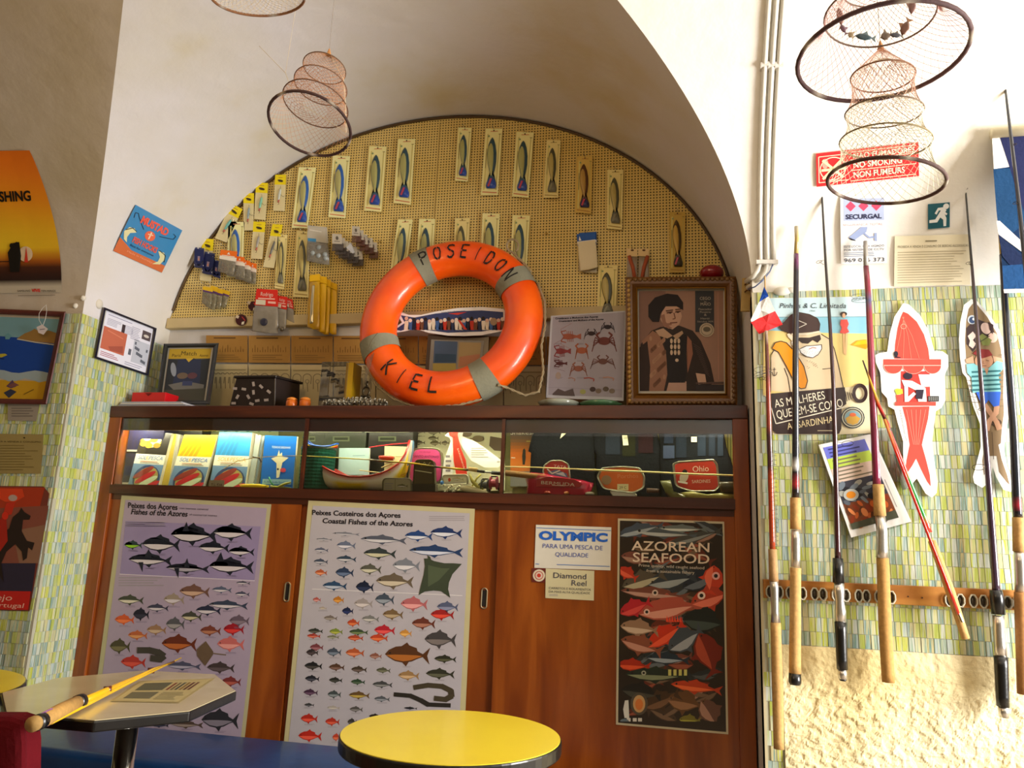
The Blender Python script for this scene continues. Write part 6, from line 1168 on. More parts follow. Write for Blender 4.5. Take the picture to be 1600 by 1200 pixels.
for k in range(5): a.line([(642 + k * 13, 764 + k * 4), (654 + k * 13, 828 - k * 6)], 5, BRN, 8)
a.loop(735, 778, 38, 50, 14, BRN, 8); a.line([(690, 790), (706, 786)], 12, BRN, 8)
a.ellp(690, 930, 74, 68, '#22303c', 8); a.ellp(690, 930, 54, 48, '#e8c478', 9); a.ellp(690, 930, 52, 46, '#7ca0a8', 9.5); a.poly([(645, 935), (690, 905), (738, 935), (720, 965), (690, 975), (655, 962)], '#c89c3c', 10); a.ellp(690, 912, 20, 12, '#d86838', 11); a.loop(690, 930, 64, 58, 6, '#c8c4a8', 9); a.lines(470, 1005, 605, 1018, 1, '#b0a080', 9)
a.obj('seaside_poster', GLOSSY, label='large yellow and blue seaside poster of a bearded man in cap and sunglasses', cat='poster')
# flag on a stick
t = thing('paper_flag', W(1197, 530, 2.6), 'small blue, white and red flag hanging upside down on a stick', 'flag')
def fl(x, y): return W(x, y, 2.60 + .004 * math.sin(x * .25) + .002 * math.sin(y * .14))
for nm, pts, c in (('blue_stripe', [(1194, 448), (1201, 463), (1186, 472)], '#2858c8'), ('white_stripe', [(1186, 472), (1201, 463), (1211, 486), (1174, 503), (1173, 500)], '#e4e0dc'), ('red_stripe', [(1173, 503), (1211, 486), (1223, 507), (1186, 522)], '#e83a3c')):
    m = MB(c)
    cen = (sum(p[0] for p in pts) / len(pts), sum(p[1] for p in pts) / len(pts)); q = []
    for i in range(len(pts)):
        for k in range(4): q.append((pts[i][0] + (pts[(i + 1) % len(pts)][0] - pts[i][0]) * k / 4, pts[i][1] + (pts[(i + 1) % len(pts)][1] - pts[i][1]) * k / 4))
    vv = [fl(*cen)] + [fl(*p) for p in q]; vb = [v + Vector((0, .0012, 0)) for v in vv]; n = len(q)
    m.add(vv + vb, [(0, i + 1, (i + 1) % n + 1) for i in range(n)] + [(n + 1, n + 1 + (i + 1) % n + 1, n + 1 + i + 1) for i in range(n)] + [(i + 1, n + 1 + i + 1, n + 1 + (i + 1) % n + 1, (i + 1) % n + 1) for i in range(n)]); m.obj(nm, CLOTH, t)
m = MB('#b08c4c'); m.tube([W(1195, 431, 2.606), W(1196, 470, 2.608), W(1199, 522, 2.612)], .0025, 6); m.obj('stick', CORK, t)
# fish cut-outs
RED = '#ee4a3c'
def f1(a):
    a.poly([(205, 268), (235, 280), (290, 330), (335, 410), (362, 500), (370, 565), (150, 562), (155, 470), (170, 370), (190, 300)], RED, 1)
    for k in range(4): a.line([(210 - 4 * k, 300), (210 + (k - 1) * 25, 420), (205 + (k - 1) * 50, 560)], 2.4, '#f08c74', 2)
    a.loop(207, 360, 17, 15, 2.5, '#f6b8a0', 3)
    a.rect(82, 565, 442, 606, RED, 2); a.line([(84, 604), (442, 604)], 3, '#f8d8c8', 4)
    for x0, x1 in ((84, 202), (202, 335), (335, 442)): cx = (x0 + x1) / 2; rx = (x1 - x0) / 2; P = [(cx + rx * math.cos(R(180 - 180 * k / 12)), 604 + 52 * math.sin(R(180 * k / 12))) for k in range(13)]; a.poly(P, RED, 3); a.line(P, 2.4, '#f8b8a8', 4)
    a.poly([(190, 640), (370, 640), (375, 835), (190, 835)], '#c83c34', 1); a.poly([(300, 660), (462, 662), (450, 735), (320, 738)], '#eceae4', 2); a.ellp(235, 670, 28, 22, '#2a1c2c', 4); a.poly([(195, 695), (260, 700), (345, 745), (352, 830), (300, 830), (285, 760), (235, 735), (235, 800), (270, 770), (285, 782), (240, 830), (215, 832), (212, 735)], '#f4f2ee', 4); a.poly([(285, 755), (335, 755), (325, 815), (285, 812)], '#2c2434', 5); a.rect(360, 795, 428, 830, '#3c3c3c', 5)
    for k in range(5): a.line([(368 + k * 12, 800), (368 + k * 12, 824)], 3, '#a8a8a0', 6)
    a.poly([(152, 760), (165, 748), (200, 752), (203, 780), (165, 788)], '#b4d838', 4); a.poly([(160, 788), (205, 786), (203, 835), (168, 835)], RED, 4); a.ellp(160, 532, 14, 18, '#26202c', 4); a.poly([(150, 545), (190, 552), (190, 558), (152, 556)], '#26202c', 4)
    a.rect(155, 832, 410, 856, RED, 5)
    a.poly([(200, 862), (370, 860), (360, 940), (335, 1040), (322, 1100), (350, 1200), (372, 1290), (378, 1360), (355, 1330), (320, 1260), (286, 1185), (262, 1230), (235, 1270), (215, 1300), (226, 1200), (246, 1100), (225, 960)], RED, 1)
    for k in range(5): a.line([(225 + k * 30, 880), (270 + k * 8, 1100)], 2.4, '#f29c88', 2)
    a.text('www.lisboafestas.com', 180, 880, 12, '#3c3c40', 200, 78, 3)
cutout('sardine_cutout', [(205, 215), (240, 222), (310, 290), (365, 390), (400, 515), (450, 515), (485, 540), (488, 610), (465, 660), (470, 820), (445, 868), (410, 890), (395, 990), (385, 1090), (400, 1200), (420, 1340), (415, 1400), (385, 1430), (345, 1405), (290, 1310), (240, 1370), (200, 1385), (185, 1330), (205, 1200), (205, 1080), (170, 960), (150, 880), (112, 860), (105, 810), (70, 770), (62, 650), (35, 590), (30, 540), (60, 525), (105, 520), (120, 410), (150, 300)], 2.635, .004, 0,
       'white-bordered red sardine cut-out with a kiosk in its middle', (1360, 420), 4.0, f1, edge='#f4f2ec')
def f2(a):
    a.poly([(640, 218), (668, 225), (730, 300), (790, 400), (815, 500), (832, 640), (830, 800), (835, 900), (822, 1000), (815, 1090), (800, 1100), (820, 1190), (855, 1290), (870, 1350), (850, 1330), (805, 1270), (790, 1170), (740, 1170), (728, 1260), (710, 1290), (700, 1200), (715, 1100), (705, 960), (670, 820), (630, 680), (600, 580), (592, 450), (600, 320), (615, 250)], '#8c7454', 1)
    for k in range(9): a.line([(605, 560 + k * 34), (640 + k * 8, 565 + k * 34)], 3, '#6c5840', 2); a.line([(800, 540 + k * 40), (832, 536 + k * 40)], 3, '#6c5840', 2)
    a.poly([(600, 370), (660, 310), (760, 350), (790, 440), (720, 420), (640, 520), (600, 470)], '#3c2c2c', 2); a.ellp(635, 318, 28, 28, '#c8d0d8', 3); a.ellp(638, 320, 21, 21, '#34486c', 4); a.ellp(646, 314, 9, 9, '#e8e8e8', 5)
    a.ellp(722, 372, 30, 38, '#dcc0b4', 4, a=-30); a.poly([(735, 330), (770, 350), (765, 410), (745, 380)], '#3a2624', 5); a.ellp(765, 430, 30, 32, '#d8b8a8', 4); a.poly([(608, 420), (640, 392), (662, 420), (640, 445), (660, 470), (640, 498), (615, 480), (622, 450)], '#e4c8bc', 4); a.poly([(680, 420), (700, 405), (760, 445), (740, 480), (700, 478)], '#7c8444', 5); a.line([(655, 475), (745, 420)], 4, '#3c3c2c', 6)
    a.poly([(640, 530), (670, 500), (740, 505), (765, 540), (700, 560)], '#8c2c2c', 5); a.ellp(710, 575, 58, 48, '#c89878', 4.5); a.line([(668, 576), (690, 570)], 3, '#5c3c30', 6); a.line([(722, 570), (742, 576)], 3, '#5c3c30', 6); a.line([(706, 575), (703, 592), (713, 592)], 3, '#8c5c44', 6); a.line([(685, 606), (725, 606)], 4, '#7c4c3c', 6)
    a.poly([(595, 565), (640, 545), (650, 590), (600, 590)], '#d0a080', 4); a.poly([(765, 545), (825, 560), (830, 585), (775, 590)], '#d0a080', 4)
    a.poly([(600, 595), (645, 590), (690, 620), (740, 620), (790, 575), (828, 585), (826, 630), (800, 660), (815, 770), (640, 775), (632, 680), (605, 650)], '#84c4c8', 5)
    for k in range(5): a.poly([(632, 640 + k * 28), (815, 632 + k * 28), (815, 643 + k * 28), (634, 652 + k * 28)], '#2c6c74', 6)
    a.poly([(712, 622), (740, 622), (728, 665)], '#c89878', 7); a.poly([(660, 770), (815, 768), (805, 855), (770, 862), (738, 820), (720, 845), (690, 840)], '#3468d8', 6)
    a.line([(715, 850), (750, 900), (790, 960), (805, 1000)], 26, '#c89878', 5); a.line([(790, 860), (785, 900), (745, 950), (730, 1005)], 26, '#d0a080', 5.5); a.ellp(785, 960, 36, 22, '#4c3828', 4)
    a.line([(760, 1020), (770, 1190)], 4, '#5c4834', 4); a.text('www.lisboafestas.com', 612, 715, 11, '#3c3c40', 210, 73, 3)
cutout('sardine_cutout', [(630, 190), (665, 200), (735, 275), (805, 380), (840, 480), (858, 620), (856, 780), (866, 900), (850, 1010), (838, 1080), (835, 1160), (860, 1250), (895, 1330), (905, 1370), (880, 1395), (830, 1380), (785, 1300), (765, 1240), (745, 1330), (700, 1370), (650, 1340), (640, 1300), (665, 1210), (690, 1110), (685, 970), (640, 850), (600, 680), (575, 650), (560, 560), (553, 440), (562, 330), (585, 225)], 2.63, .004, 0,
       'white-bordered brown sardine cut-out with a man in a striped shirt lying in a boat', (1360, 420), 4.0, f2, edge='#f4f2ec')
# laminated menu
LQ = ((1280, 692), (1366, 676), (1425, 815), (1330, 842)); 
t = thing('laminated_menu', W(1345, 760, 2.62), 'tilted laminated menu with seafood photographs hanging behind the rods', 'menu')
m = MB('#e8e8e0'); m.slab([(1274, 692), (1400, 668), (1438, 812), (1326, 848)], 2.628, .0012); m.obj('clear_sleeve', CLEAR, t)
a = Art(PY(2.622), quad=((1279, 695), (1362, 678), (1424, 815), (1330, 840)), dim=(100, 160), gain=1.0); a.sheet([(0, 0), (100, 0), (100, 160), (0, 160)], '#f4f2ee')
a.rect(6, 6, 84, 26, '#7078d8', 1); a.rect(6, 26, 84, 44, '#c0dc58', 1); a.rect(6, 44, 84, 68, '#e0c8b8', 1); a.lines(14, 8, 70, 26, 3, '#3c4080', 2); a.lines(14, 28, 74, 66, 6, '#7c7460', 2)
a.rect(6, 68, 84, 104, '#3c3c48', 2); a.rect(6, 104, 84, 148, '#7c4024', 2)
for k in range(46):
    x, y = 9 + (k * 31) % 72, 71 + (k * 17) % 74; hot = y > 104; a.ellp(x, y, 6 + k % 4, 3 + k % 3, (('#c8622c', '#8c3418', '#e08850', '#5c3420') if hot else ('#5c6470', '#24242c', '#a8a8a0', '#74808c'))[k % 4], 2.5 + .05 * k, 10, a=k * 40)
a.ellp(24, 92, 13, 10, '#b8bcb8', 6); a.ellp(24, 92, 8, 6, '#e08c20', 6.5); a.poly([(6, 138), (84, 134), (84, 148), (6, 148)], '#4c5040', 6); a.line([(88, 80), (88, 130)], 1, '#8c8c8c', 2); a.obj('menu_sheet', GLOSSY, t)
# rod rack
t_rack = thing('rod_rack', W(1390, 935, YW), 'orange wooden rail with pairs of metal clips holding the fishing rods', 'rack')
m = MB(); z0, z1 = 1.058, 1.116; m.box((XR + .004, YF - .022, z0), (1.72, YF - .0035, z1)); m.obj('rail', RACKW, t_rack, bevel=.002)
for x in (1392, 1419, 1441):
    c = W(x, 922 + (x % 7) * 2, YF - .0225); m = MB('#3c2408'); m.lathe([(.0025, 0), (.0022, .001)], c, 'y', 8); m.obj('screw_hole', MATTE, t_rack)
for k, x in enumerate((1203, 1218, 1234, 1254, 1273, 1286, 1306, 1322, 1342, 1354, 1373, 1393, 1483, 1501, 1521, 1537, 1557, 1575, 1589, 1604)):
    c = W(x, 925 + (x - 1203) * .045, YF - .03); m = MB('#bcb8a4')
    oc = [Vector((math.copysign(.0105, co) if abs(co) > .5 else co * .011, 0, sn * .0195)) for co, sn in [(math.cos(R(a_)), math.sin(R(a_))) for a_ in range(22, 360, 45)]]
    m.tube([c + p for p in oc], .0026, 6, True); m.tube([c + Vector((0, .006, 0)) + p * .82 for p in oc], .0026, 6, True, col='#5c5444'); m.box((c.x - .005, c.y + .004, c.z - .012), (c.x + .005, YF - .021, c.z + .012), '#443c30'); m.obj('clip', PLASTIC, t_rack, smooth=True)
# rods ---------------------------------------------------------------------
def rod(segs, Y, label, guides=(), extra=None):
    """segs: list of (name, material, colour(s), [(x, y, radius px)...])"""
    last = segs[-1][3][-1]; t = thing('fishing_rod', W(last[0], last[1], Y), label, 'fishing rod', 'rods on the right wall')
    for nm, mt, c, P in segs:
        m = MB(c[0] if isinstance(c, list) else c); pts = []; rr = []; cc = []
        for i, ((x0, y0, r0), (x1, y1, r1)) in enumerate(zip(P, P[1:])):
            n = max(1, int(math.hypot(x1 - x0, y1 - y0) / 14))
            for k in range(n + (i == len(P) - 2)): u = k / n; pts.append(W(x0 + (x1 - x0) * u, y0 + (y1 - y0) * u, Y)); rr.append(mpx(Y, r0 + (r1 - r0) * u)); cc.append(c[min(i, len(c) - 1)] if isinstance(c, list) else c)
        m.tube(pts, rr, 10, cols=cc); m.obj(nm, mt, t, smooth=True)
    for x, y, r_, s_ in guides:
        c = W(x, y, Y); m = MB('#4c4844'); k = mpx(Y, r_); d = Vector((s_ * k * 1.6, -k * .7, 0)); m.tube([c + d + Vector((k * math.cos(a_) * .8, -k * .5 * math.cos(a_), k * .45 * math.sin(a_))) for a_ in [i * math.pi / 5 for i in range(10)]], .0009, 5, True); m.tube([c + Vector((0, 0, .008)), c + d + Vector((0, 0, 0)), c + Vector((0, 0, -.008))], .0009, 5); m.obj('guide', METAL, t)
    return t
CK, SV, BK = '#c49a5c', '#d8d4cc', '#201e1e'
YR = YF - .055
t = rod([('blank', ENAMEL, ['#b09c88', '#5c2820', '#8c3420', '#48282c', '#a84020', '#7c2438'], [(1197, 517, 2.4), (1198, 540, 2.6), (1200, 600, 3.2), (1202, 680, 3.8), (1204, 745, 4), (1207, 858, 4.2)]), ('cork_grip', CORK, '#b08858', [(1207, 858, 6), (1209, 908, 6.6)]), ('reel_seat', METAL, SV, [(1209, 906, 6), (1210, 920, 6), (1211, 955, 5), (1212, 973, 7)]), ('cork_grip', CORK, CK, [(1212, 973, 7.2), (1215, 1080, 7.6), (1217, 1170, 7)])], YR, 'leftmost rod on the wall, with fine line coiled round its reddish shaft', ((1199, 592, 5, -1),))
m = MB('#5c5450'); m.tube([W(1201 + 6 + (y - 700) * .02, y, YR) + Vector((.012 * math.cos(y * .9), -.012 * math.sin(y * .9), 0)) for y in [700 + i * .8 for i in range(200)]], .0005, 4); m.obj('coiled_line', THREAD, t)
m = MB('#504c48')
for k in range(3): m.tube([W(1178 + 14 + 14 * math.cos(a_ + k), 578 + k * 4 + 5 * math.sin(a_), YR - .004) for a_ in [i * .6 for i in range(11)]], .0008, 5)
m.obj('line_loop', THREAD, t)
rod([('upper_section', ENAMEL, ['#a8a088', '#b09858'], [(1244, 354, 3), (1245, 372, 3.2), (1244, 397, 3.4)]), ('blank', ENAMEL, ['#5c1c4c', '#26242c', '#1c2028', '#1c2028', '#d0d0cc', '#1c1c24', '#a02830', '#201c20'], [(1244, 397, 3.8), (1244, 425, 4), (1243, 560, 4.6), (1243, 640, 4.8), (1243, 728, 5), (1243, 738, 5), (1243, 757, 5.2), (1243, 766, 5.4), (1243, 778, 5.4)]),
     ('cork_grip', CORK, CK, [(1243, 778, 7.6), (1243, 827, 7.6)]), ('reel_seat', METAL, SV, [(1243, 828, 6.4), (1243, 886, 6.6)]), ('cork_grip', CORK, CK, [(1243, 887, 7.6), (1242, 1052, 8)]), ('butt_cap', RUBBER, BK, [(1242, 1052, 8.2), (1242, 1066, 8.6), (1242, 1070, 7)])], YR, 'thick dark rod with long cork handle and black butt, second from the left')
rod([('blank', ENAMEL, ['#3c3430', '#302c2c', '#2c2828', '#382028', '#3c1c20'], [(1281, 224, 1.2), (1284, 300, 1.5), (1290, 410, 2), (1297, 510, 2.5), (1302, 600, 3), (1306, 740, 3.6), (1309, 874, 4.2)]), ('foam_grip', RUBBER, BK, [(1309, 872, 7), (1310, 911, 7.6)]), ('reel_seat', METAL, SV, [(1311, 911, 6.5), (1311, 925, 7.5), (1312, 940, 6), (1313, 955, 7.5), (1313, 972, 7.6)]), ('foam_grip', RUBBER, BK, [(1313, 972, 8), (1316, 1046, 7.2)]), ('butt_cap', METAL, SV, [(1316, 1046, 5.8), (1317, 1061, 5.8)]), ('butt_plug', RUBBER, BK, [(1317, 1061, 5), (1317, 1064, 4)])], YR - .004,
    'slim dark spinning rod with black foam grips, third from the left', ((1280, 224, 4, -1), (1283, 300, 3.5, -1), (1287, 410, 4.5, -1), (1306, 694, 9, 1)))
t = rod([('upper_section', ENAMEL, '#98948c', [(1352, 377, 3), (1353, 416, 3.6)]), ('blank', ENAMEL, ['#6c2434', '#84283c', '#4c4c70', '#8c2c3c', '#862440', '#7c2040'], [(1353, 416, 4), (1355, 440, 4.2), (1357, 470, 4.2), (1358, 490, 4.4), (1361, 560, 4.6), (1365, 650, 5), (1370, 757, 5.6)]), ('cork_grip', CORK, CK, [(1372, 757, 7.4), (1375, 806, 8)]), ('reel_seat', METAL, SV, [(1375, 806, 6.8), (1378, 830, 7.4), (1378, 872, 8)]), ('cork_grip', CORK, '#b88a48', [(1379, 872, 8), (1383, 980, 8.4), (1388, 1066, 8)])], YR,
    'stout wine-red rod with full cork handle crossing the laminated menu')
m = MB('#504c48')
for k in range(4): m.tube([W(1345 + 15 * math.cos(a_ + k), 463 + k * 2 + 4 * math.sin(a_), YR - .004) for a_ in [i * .6 for i in range(11)]], .0007, 5)
m.obj('line_loop', THREAD, t)
t = rod([('blank', ENAMEL, ['#2c1c20', '#d8a030', '#d83020', '#1c1818', '#d83424', '#1c1818', '#d83020', '#18a040', '#d84030'], [(1348, 563, 1), (1360, 596, 1.6), (1373, 634, 2.4), (1383, 655, 2.6), (1387, 664, 2.8), (1389, 672, 2.8), (1392, 680, 2.8), (1420, 750, 3.2), (1448, 820, 3.6), (1452, 832, 4)]), ('cork_grip', CORK, CK, [(1456, 845, 5), (1485, 925, 6), (1509, 998, 5)]),], YR - .008, 'slanting red rod leaning to the right with a thin cork handle')
m = MB('#e02c1c'); m.tube([W(x, y, YR - .026) for x, y in ((1382, 655), (1400, 706), (1455, 848), (1480, 912), (1498, 960))], .0045, 8, cols=['#e89030', '#e02c1c', '#e02c1c', '#e02818', '#d02418']); m.obj('second_section', ENAMEL, t, smooth=True)
m = MB('#2c2420'); m.tube([W(1498, 958, YR - .026), W(1504, 972, YR - .026)], .004, 6, col='#b8b090'); m.obj('ferrule', METAL, t)
rod([('blank', ENAMEL, ['#34302c', '#2c2828', '#403438', '#443038', '#3c2c3c'], [(1504, 238, .9), (1513, 350, 1.4), (1519, 420, 2), (1527, 520, 2.6), (1534, 610, 3), (1543, 730, 3.8), (1557, 926, 5)]), ('foam_grip', RUBBER, BK, [(1556, 922, 7.5), (1558, 935, 8.4), (1560, 960, 8.2)]), ('reel_seat', METAL, SV, [(1560, 962, 7), (1561, 990, 7), (1564, 1026, 7.6)]), ('foam_grip', RUBBER, BK, [(1564, 1026, 8.4), (1567, 1104, 7.8)]), ('butt_cap', METAL, SV, [(1568, 1104, 6.6), (1569, 1121, 6)])], YR,
    'long slim rod with black foam grips crossing the striped-shirt cut-out', ((1508, 296, 3, 0), (1517, 412, 4, -.6), (1536, 640, 4, -.5), (1543, 731, 9, -.9)))
rod([('upper_section', ENAMEL, '#b89c4c', [(1562, 350, 3), (1566, 398, 3.4)]), ('blank', ENAMEL, ['#201c28', '#1c2028', '#181c28', '#181c24', '#8c2430', '#201c24'], [(1566, 398, 4), (1570, 470, 4.6), (1576, 560, 5), (1584, 670, 5.6), (1589, 790, 6), (1590, 800, 6), (1591, 809, 6)]), ('cork_grip', CORK, CK, [(1592, 809, 8), (1593, 862, 8)]), ('reel_seat', METAL, SV, [(1593, 862, 7), (1595, 926, 7)]), ('cork_grip', CORK, '#b07c44', [(1595, 926, 8), (1600, 1085, 8)])], YR,
    'thick black rod with gold top section beside the navy banner')
rod([('blank', ENAMEL, ['#26262c', '#26262c', '#20202a', '#20202a', '#262028'], [(1571, 140, 1.6), (1575, 175, 2), (1580, 215, 2.4), (1590, 300, 2.8), (1604, 430, 3.4), (1650, 900, 6)])], YR - .16, 'tall dark rod in front of the navy banner with its tip ring highest of all', ((1569, 130, 4, -.4), (1581, 227, 3, .6), (1592, 318, 4, -.8), (1598, 362, 4, .5)))
# banner
t = thing('banner', W(1600, 330, 2.49), 'navy and blue cloth banner hanging from a cream rod at the right edge', 'banner'); YBN = 2.485
m = MB('#e4dcc0'); p = W(1549, 209, YBN); m.tube([p, p + Vector((.55, 0, .004))], .018, 12); m.obj('hanging_rod', MATTE, t, smooth=True)
a = Art(PY(YBN), gain=1.0); a.sheet([(1550, 212), (1760, 205), (1770, 452), (1569, 458)], '#152c4c', .003)
a.poly([(1550, 214), (1574, 213), (1582, 260), (1553, 264)], '#ece8e4', 1); a.poly([(1552, 264), (1590, 262), (1600, 275), (1600, 350), (1562, 380), (1557, 330)], '#1c4066', 1.5); a.poly([(1562, 214), (1600, 212), (1640, 300), (1640, 390), (1600, 330)], '#24284c', 2)
a.poly([(1557, 345), (1562, 345), (1605, 385), (1612, 402), (1600, 396), (1560, 366)], '#d8d4d0', 3); a.poly([(1560, 366), (1610, 410), (1612, 430), (1590, 428), (1566, 400)], '#1c2848', 3.4); a.poly([(1566, 415), (1612, 412), (1615, 450), (1568, 452)], '#1f4674', 3.6); a.poly([(1568, 452), (1770, 446), (1770, 452), (1569, 458)], '#e4e0dc', 4); a.poly([(1640, 230), (1700, 225), (1720, 330), (1660, 380)], '#d8d4d0', 3)
a.obj('cloth', CLOTH, t)
# ================================================================ HANGING NETS
VR = RM @ Vector((1, 0, 0)); VU = RM @ Vector((0, 1, 0))
def ringpts(cx, cy, a_, b_, ang, Y, sgn=1, n=40):
    c = W(cx, cy, Y); v = (c - CAM).normalized(); r0 = VR - v * VR.dot(v); r0.normalize(); u0 = r0.cross(v).normalized()
    if u0.dot(VU) < 0: u0 = -u0
    k = (c - CAM).length / F * (ray(cx, cy).length / F) ** -1 * (ray(cx, cy).length / F)
    k = (c - CAM).length / ray(cx, cy).length
    ca, sa = math.cos(R(ang)), math.sin(R(ang)); mj = r0 * ca - u0 * sa; mn = (r0 * sa + u0 * ca)
    cp = b_ / a_; sp = math.sqrt(max(0, 1 - cp * cp)); ax2 = mn * cp - v * sp * sgn
    return [c + (mj * math.cos(t) + ax2 * math.sin(t)) * a_ * k for t in [2 * math.pi * i / n for i in range(n)]]
def netwall(m, A, B, N, rows, r_, bulge=0.0, col=None):
    """diamond mesh between two closed point rings"""
    n = len(A); cA = sum(A, Vector()) / n; cB = sum(B, Vector()) / n
    def P(u, v):
        u = (u % 1) * n; i = int(u) % n; f = u - int(u); a = A[i].lerp(A[(i + 1) % n], f); b = B[i].lerp(B[(i + 1) % n], f); p = a.lerp(b, v); c = cA.lerp(cB, v)
        return c + (p - c) * (1 - bulge * 4 * v * (1 - v))
    for s_ in (-1, 1):
        for k in range(N): m.tube([P(k / N + s_ * j / rows * (rows / N) * .5, j / rows) for j in range(rows + 1)], r_, 3, col=col)
def netring(par, pts, r_, col, nm='hoop', mat=None):
    m = MB(col); m.tube(pts, r_, 8, True, cols=[col if i % 8 else '#a89c8c' for i in range(len(pts))] if r_ > .003 else None); return m.obj(nm, mat or CORK, par, smooth=True)
def ceilz(x, y):
    zm = 2.09 + 1.12 * math.sqrt(max(0, 1 - ((y - 1.09) / 1.56) ** 2)); q = abs(x - XC) / 1.36
    return max(zm, 2.09 + 1.12 * math.sqrt(max(0, 1 - q * q)) if q < 1 else 2.09)
def topnet(name, label, rings, Y, cols, apex, thick, N, threads, group=None, seed=0):
    t = thing(name, W(rings[-1][0], rings[-1][1], Y), label, 'fishing net', 'hanging hoop nets')
    RP = [ringpts(*r_, Y) for r_ in rings]
    for i, (p, c, th) in enumerate(zip(RP, cols, thick)): netring(t, p, th, c)
    for i in range(len(RP) - 1):
        m = MB(threads[i]); netwall(m, RP[i], RP[i + 1], N, 10, .00045 if Y > 1.8 else .0006, .12); m.obj('netting', THREAD, t, kind='stuff')
    if apex:
        ap = W(*apex, Y); m = MB(threads[0]); n = len(RP[0])
        for k in range(0, n): m.tube([ap, RP[0][k].lerp(ap, .3), RP[0][k]], .0005, 3)
        for v in (.25, .45, .62, .76, .88): m.tube([ap.lerp(RP[0][k], v) for k in range(0, n, 2)], .0004, 3, True)
        m.obj('top_netting', THREAD, t, kind='stuff')
        m = MB('#c08850'); m.lathe([(.008, 0), (.005, .012), (.002, .022), (.001, .024)], ap - Vector((0, 0, .006)), n=8); m.obj('knot', CORK, t)
        m = MB('#9c948c'); m.tube([ap, Vector((ap.x, ap.y, ceilz(ap.x, ap.y) + .004))], .0008, 5); m.obj('hanging_cord', THREAD, t)
    return t, RP
t, RP = topnet('hoop_net', 'small brown four-hoop net trap hanging in front of the arch, upper left', [(507, 107, 33, 22, 20), (501, 134, 41, 27, 22), (493, 163, 51, 32, 24), (484, 195, 64, 44, 24)], 1.9, ['#6c5038', '#7c5840', '#6c4a34', '#3c2420'], (514, 84), [.0016, .0016, .0018, .0045], 36, ['#c08c64', '#c08860', '#c49068', '#c8a890'])
for k in (1, 2):
    P = RP[k]; cc = sum(P, Vector()) / len(P); m = MB('#b87c58'); tgt = cc + (RP[k + 1][0] * 0 + Vector((0, 0, -.02))); inn = [cc + (p - cc) * .38 + Vector((0, 0, -.012)) for p in P]; netwall(m, P, inn, 22, 7, .00045); m.obj('inner_funnel', THREAD, t, kind='stuff')
m = MB('#e0d4b8'); m.tube([W(405, 72, 1.95), W(446, 114, 1.93), RP[3][18].lerp(W(467, 160, 1.9), .9)] + [W(467, 160, 1.9), W(505, 184, 1.9), W(541, 207, 1.9)], .0008, 5); m.tube([W(516, 85, 1.9), W(537, 125, 1.9), W(540, 163, 1.9), W(541, 207, 1.9)], .0009, 5); m.tube([W(446, 114, 1.93), W(461, 20, 1.93)] , .0006, 5); p = W(461, 20, 1.93); m.tube([p, Vector((p.x, p.y, ceilz(p.x, p.y)))], .0006, 5); p = W(405, 72, 1.95); m.obj('support_cord', THREAD, t)
t2, RP2 = topnet('hoop_net', 'pale-netted hoop cut off by the top edge above the small brown trap', [(404, -52, 44, 26, 0), (403, -6, 71, 29, 2)], 1.75, ['#8c6844', '#8a5c38'], (404, -100), [.0018, .004], 40, ['#e0d0b0', '#e0d4b8'])
P = RP2[1]; cc = sum(P, Vector()) / len(P); m = MB('#e4d8c0'); netwall(m, P, [cc + (p - cc) * .15 + Vector((0, 0, .03)) for p in P], 44, 14, .0005); m.obj('bottom_netting', THREAD, t2, kind='stuff')
YN = 1.6
t3, RP3 = topnet('hoop_net', 'large pink-threaded hoop net at upper right with a ring of dried fish', [(1375, -14, 52, 22, -8), (1374, 24, 80, 47, -8), (1376, 87, 122, 68, -13)], YN, ['#7c6450', '#7a6454', '#4c3030'], (1376, -90), [.0018, .0022, .005], 46, ['#b09080', '#c89490', '#e0507c'])
# dried fish decorations fixed round the second hoop
for k, (x, y, l, h, an, c1, c2) in enumerate(((1313, 28, 34, 14, 80, '#8c6458', '#b49484'), (1318, 46, 18, 10, 60, '#6c4c5c', '#94788c'), (1352, 58, 34, 13, 8, '#3c5460', '#7c949c'), (1385, 56, 20, 16, -20, '#6c5c50', '#a0907c'), (1401, 55, 22, 10, 5, '#4c505c', '#b0a898'), (1415, 42, 30, 16, -65, '#6c4430', '#a87c54'), (1426, 8, 30, 14, -80, '#7c5850', '#ac8c80'), (1330, 55, 12, 12, 40, '#a08c6c', '#c0ac8c'))):
    a = Art(PY(YN - .01)); ca, sa = math.cos(R(an)), math.sin(R(an)); tf = thing('toy_fish', W(x, y, YN - .01), 'small %s fish ornament tied inside the large pink net, %s' % (('brown', 'purple', 'blue-green', 'tan', 'grey', 'ochre', 'dark red', 'pale tan')[k], ('upper left', 'lower left', 'bottom', 'bottom right of the blue-green one', 'bottom, pointing right', 'right side', 'upper right', 'bottom left')[k]), 'fish ornament', 'fish ornaments in the pink net')
    T = lambda P: [(x + (u * l) * ca - v * h * sa, y + (u * l) * sa + v * h * ca) for u, v in P]
    m = MB(c1); m.dome(T([(-.5, 0), (-.3, -.35), (0, -.45), (.25, -.2), (.35, 0), (.25, .2), (0, .42), (-.3, .32)]), .006, mp=PY(YN - .01)); m.dome(T([(-.5, 0), (-.3, .32), (0, .42), (.25, .2), (.35, 0), (.25, -.2), (0, -.45), (-.3, -.35)]), -.006, mp=PY(YN - .01), col=c2); m.obj('body', PLASTIC, tf, smooth=True)
    m = MB(c2); m.slab(T([(.3, -.05), (.5, -.4), (.45, 0), (.5, .4), (.3, .05)]), YN - .011, .002); m.slab(T([(-.15, -.4), (.05, -.75), (.12, -.35)]), YN - .011, .002); m.obj('fins', PLASTIC, tf)
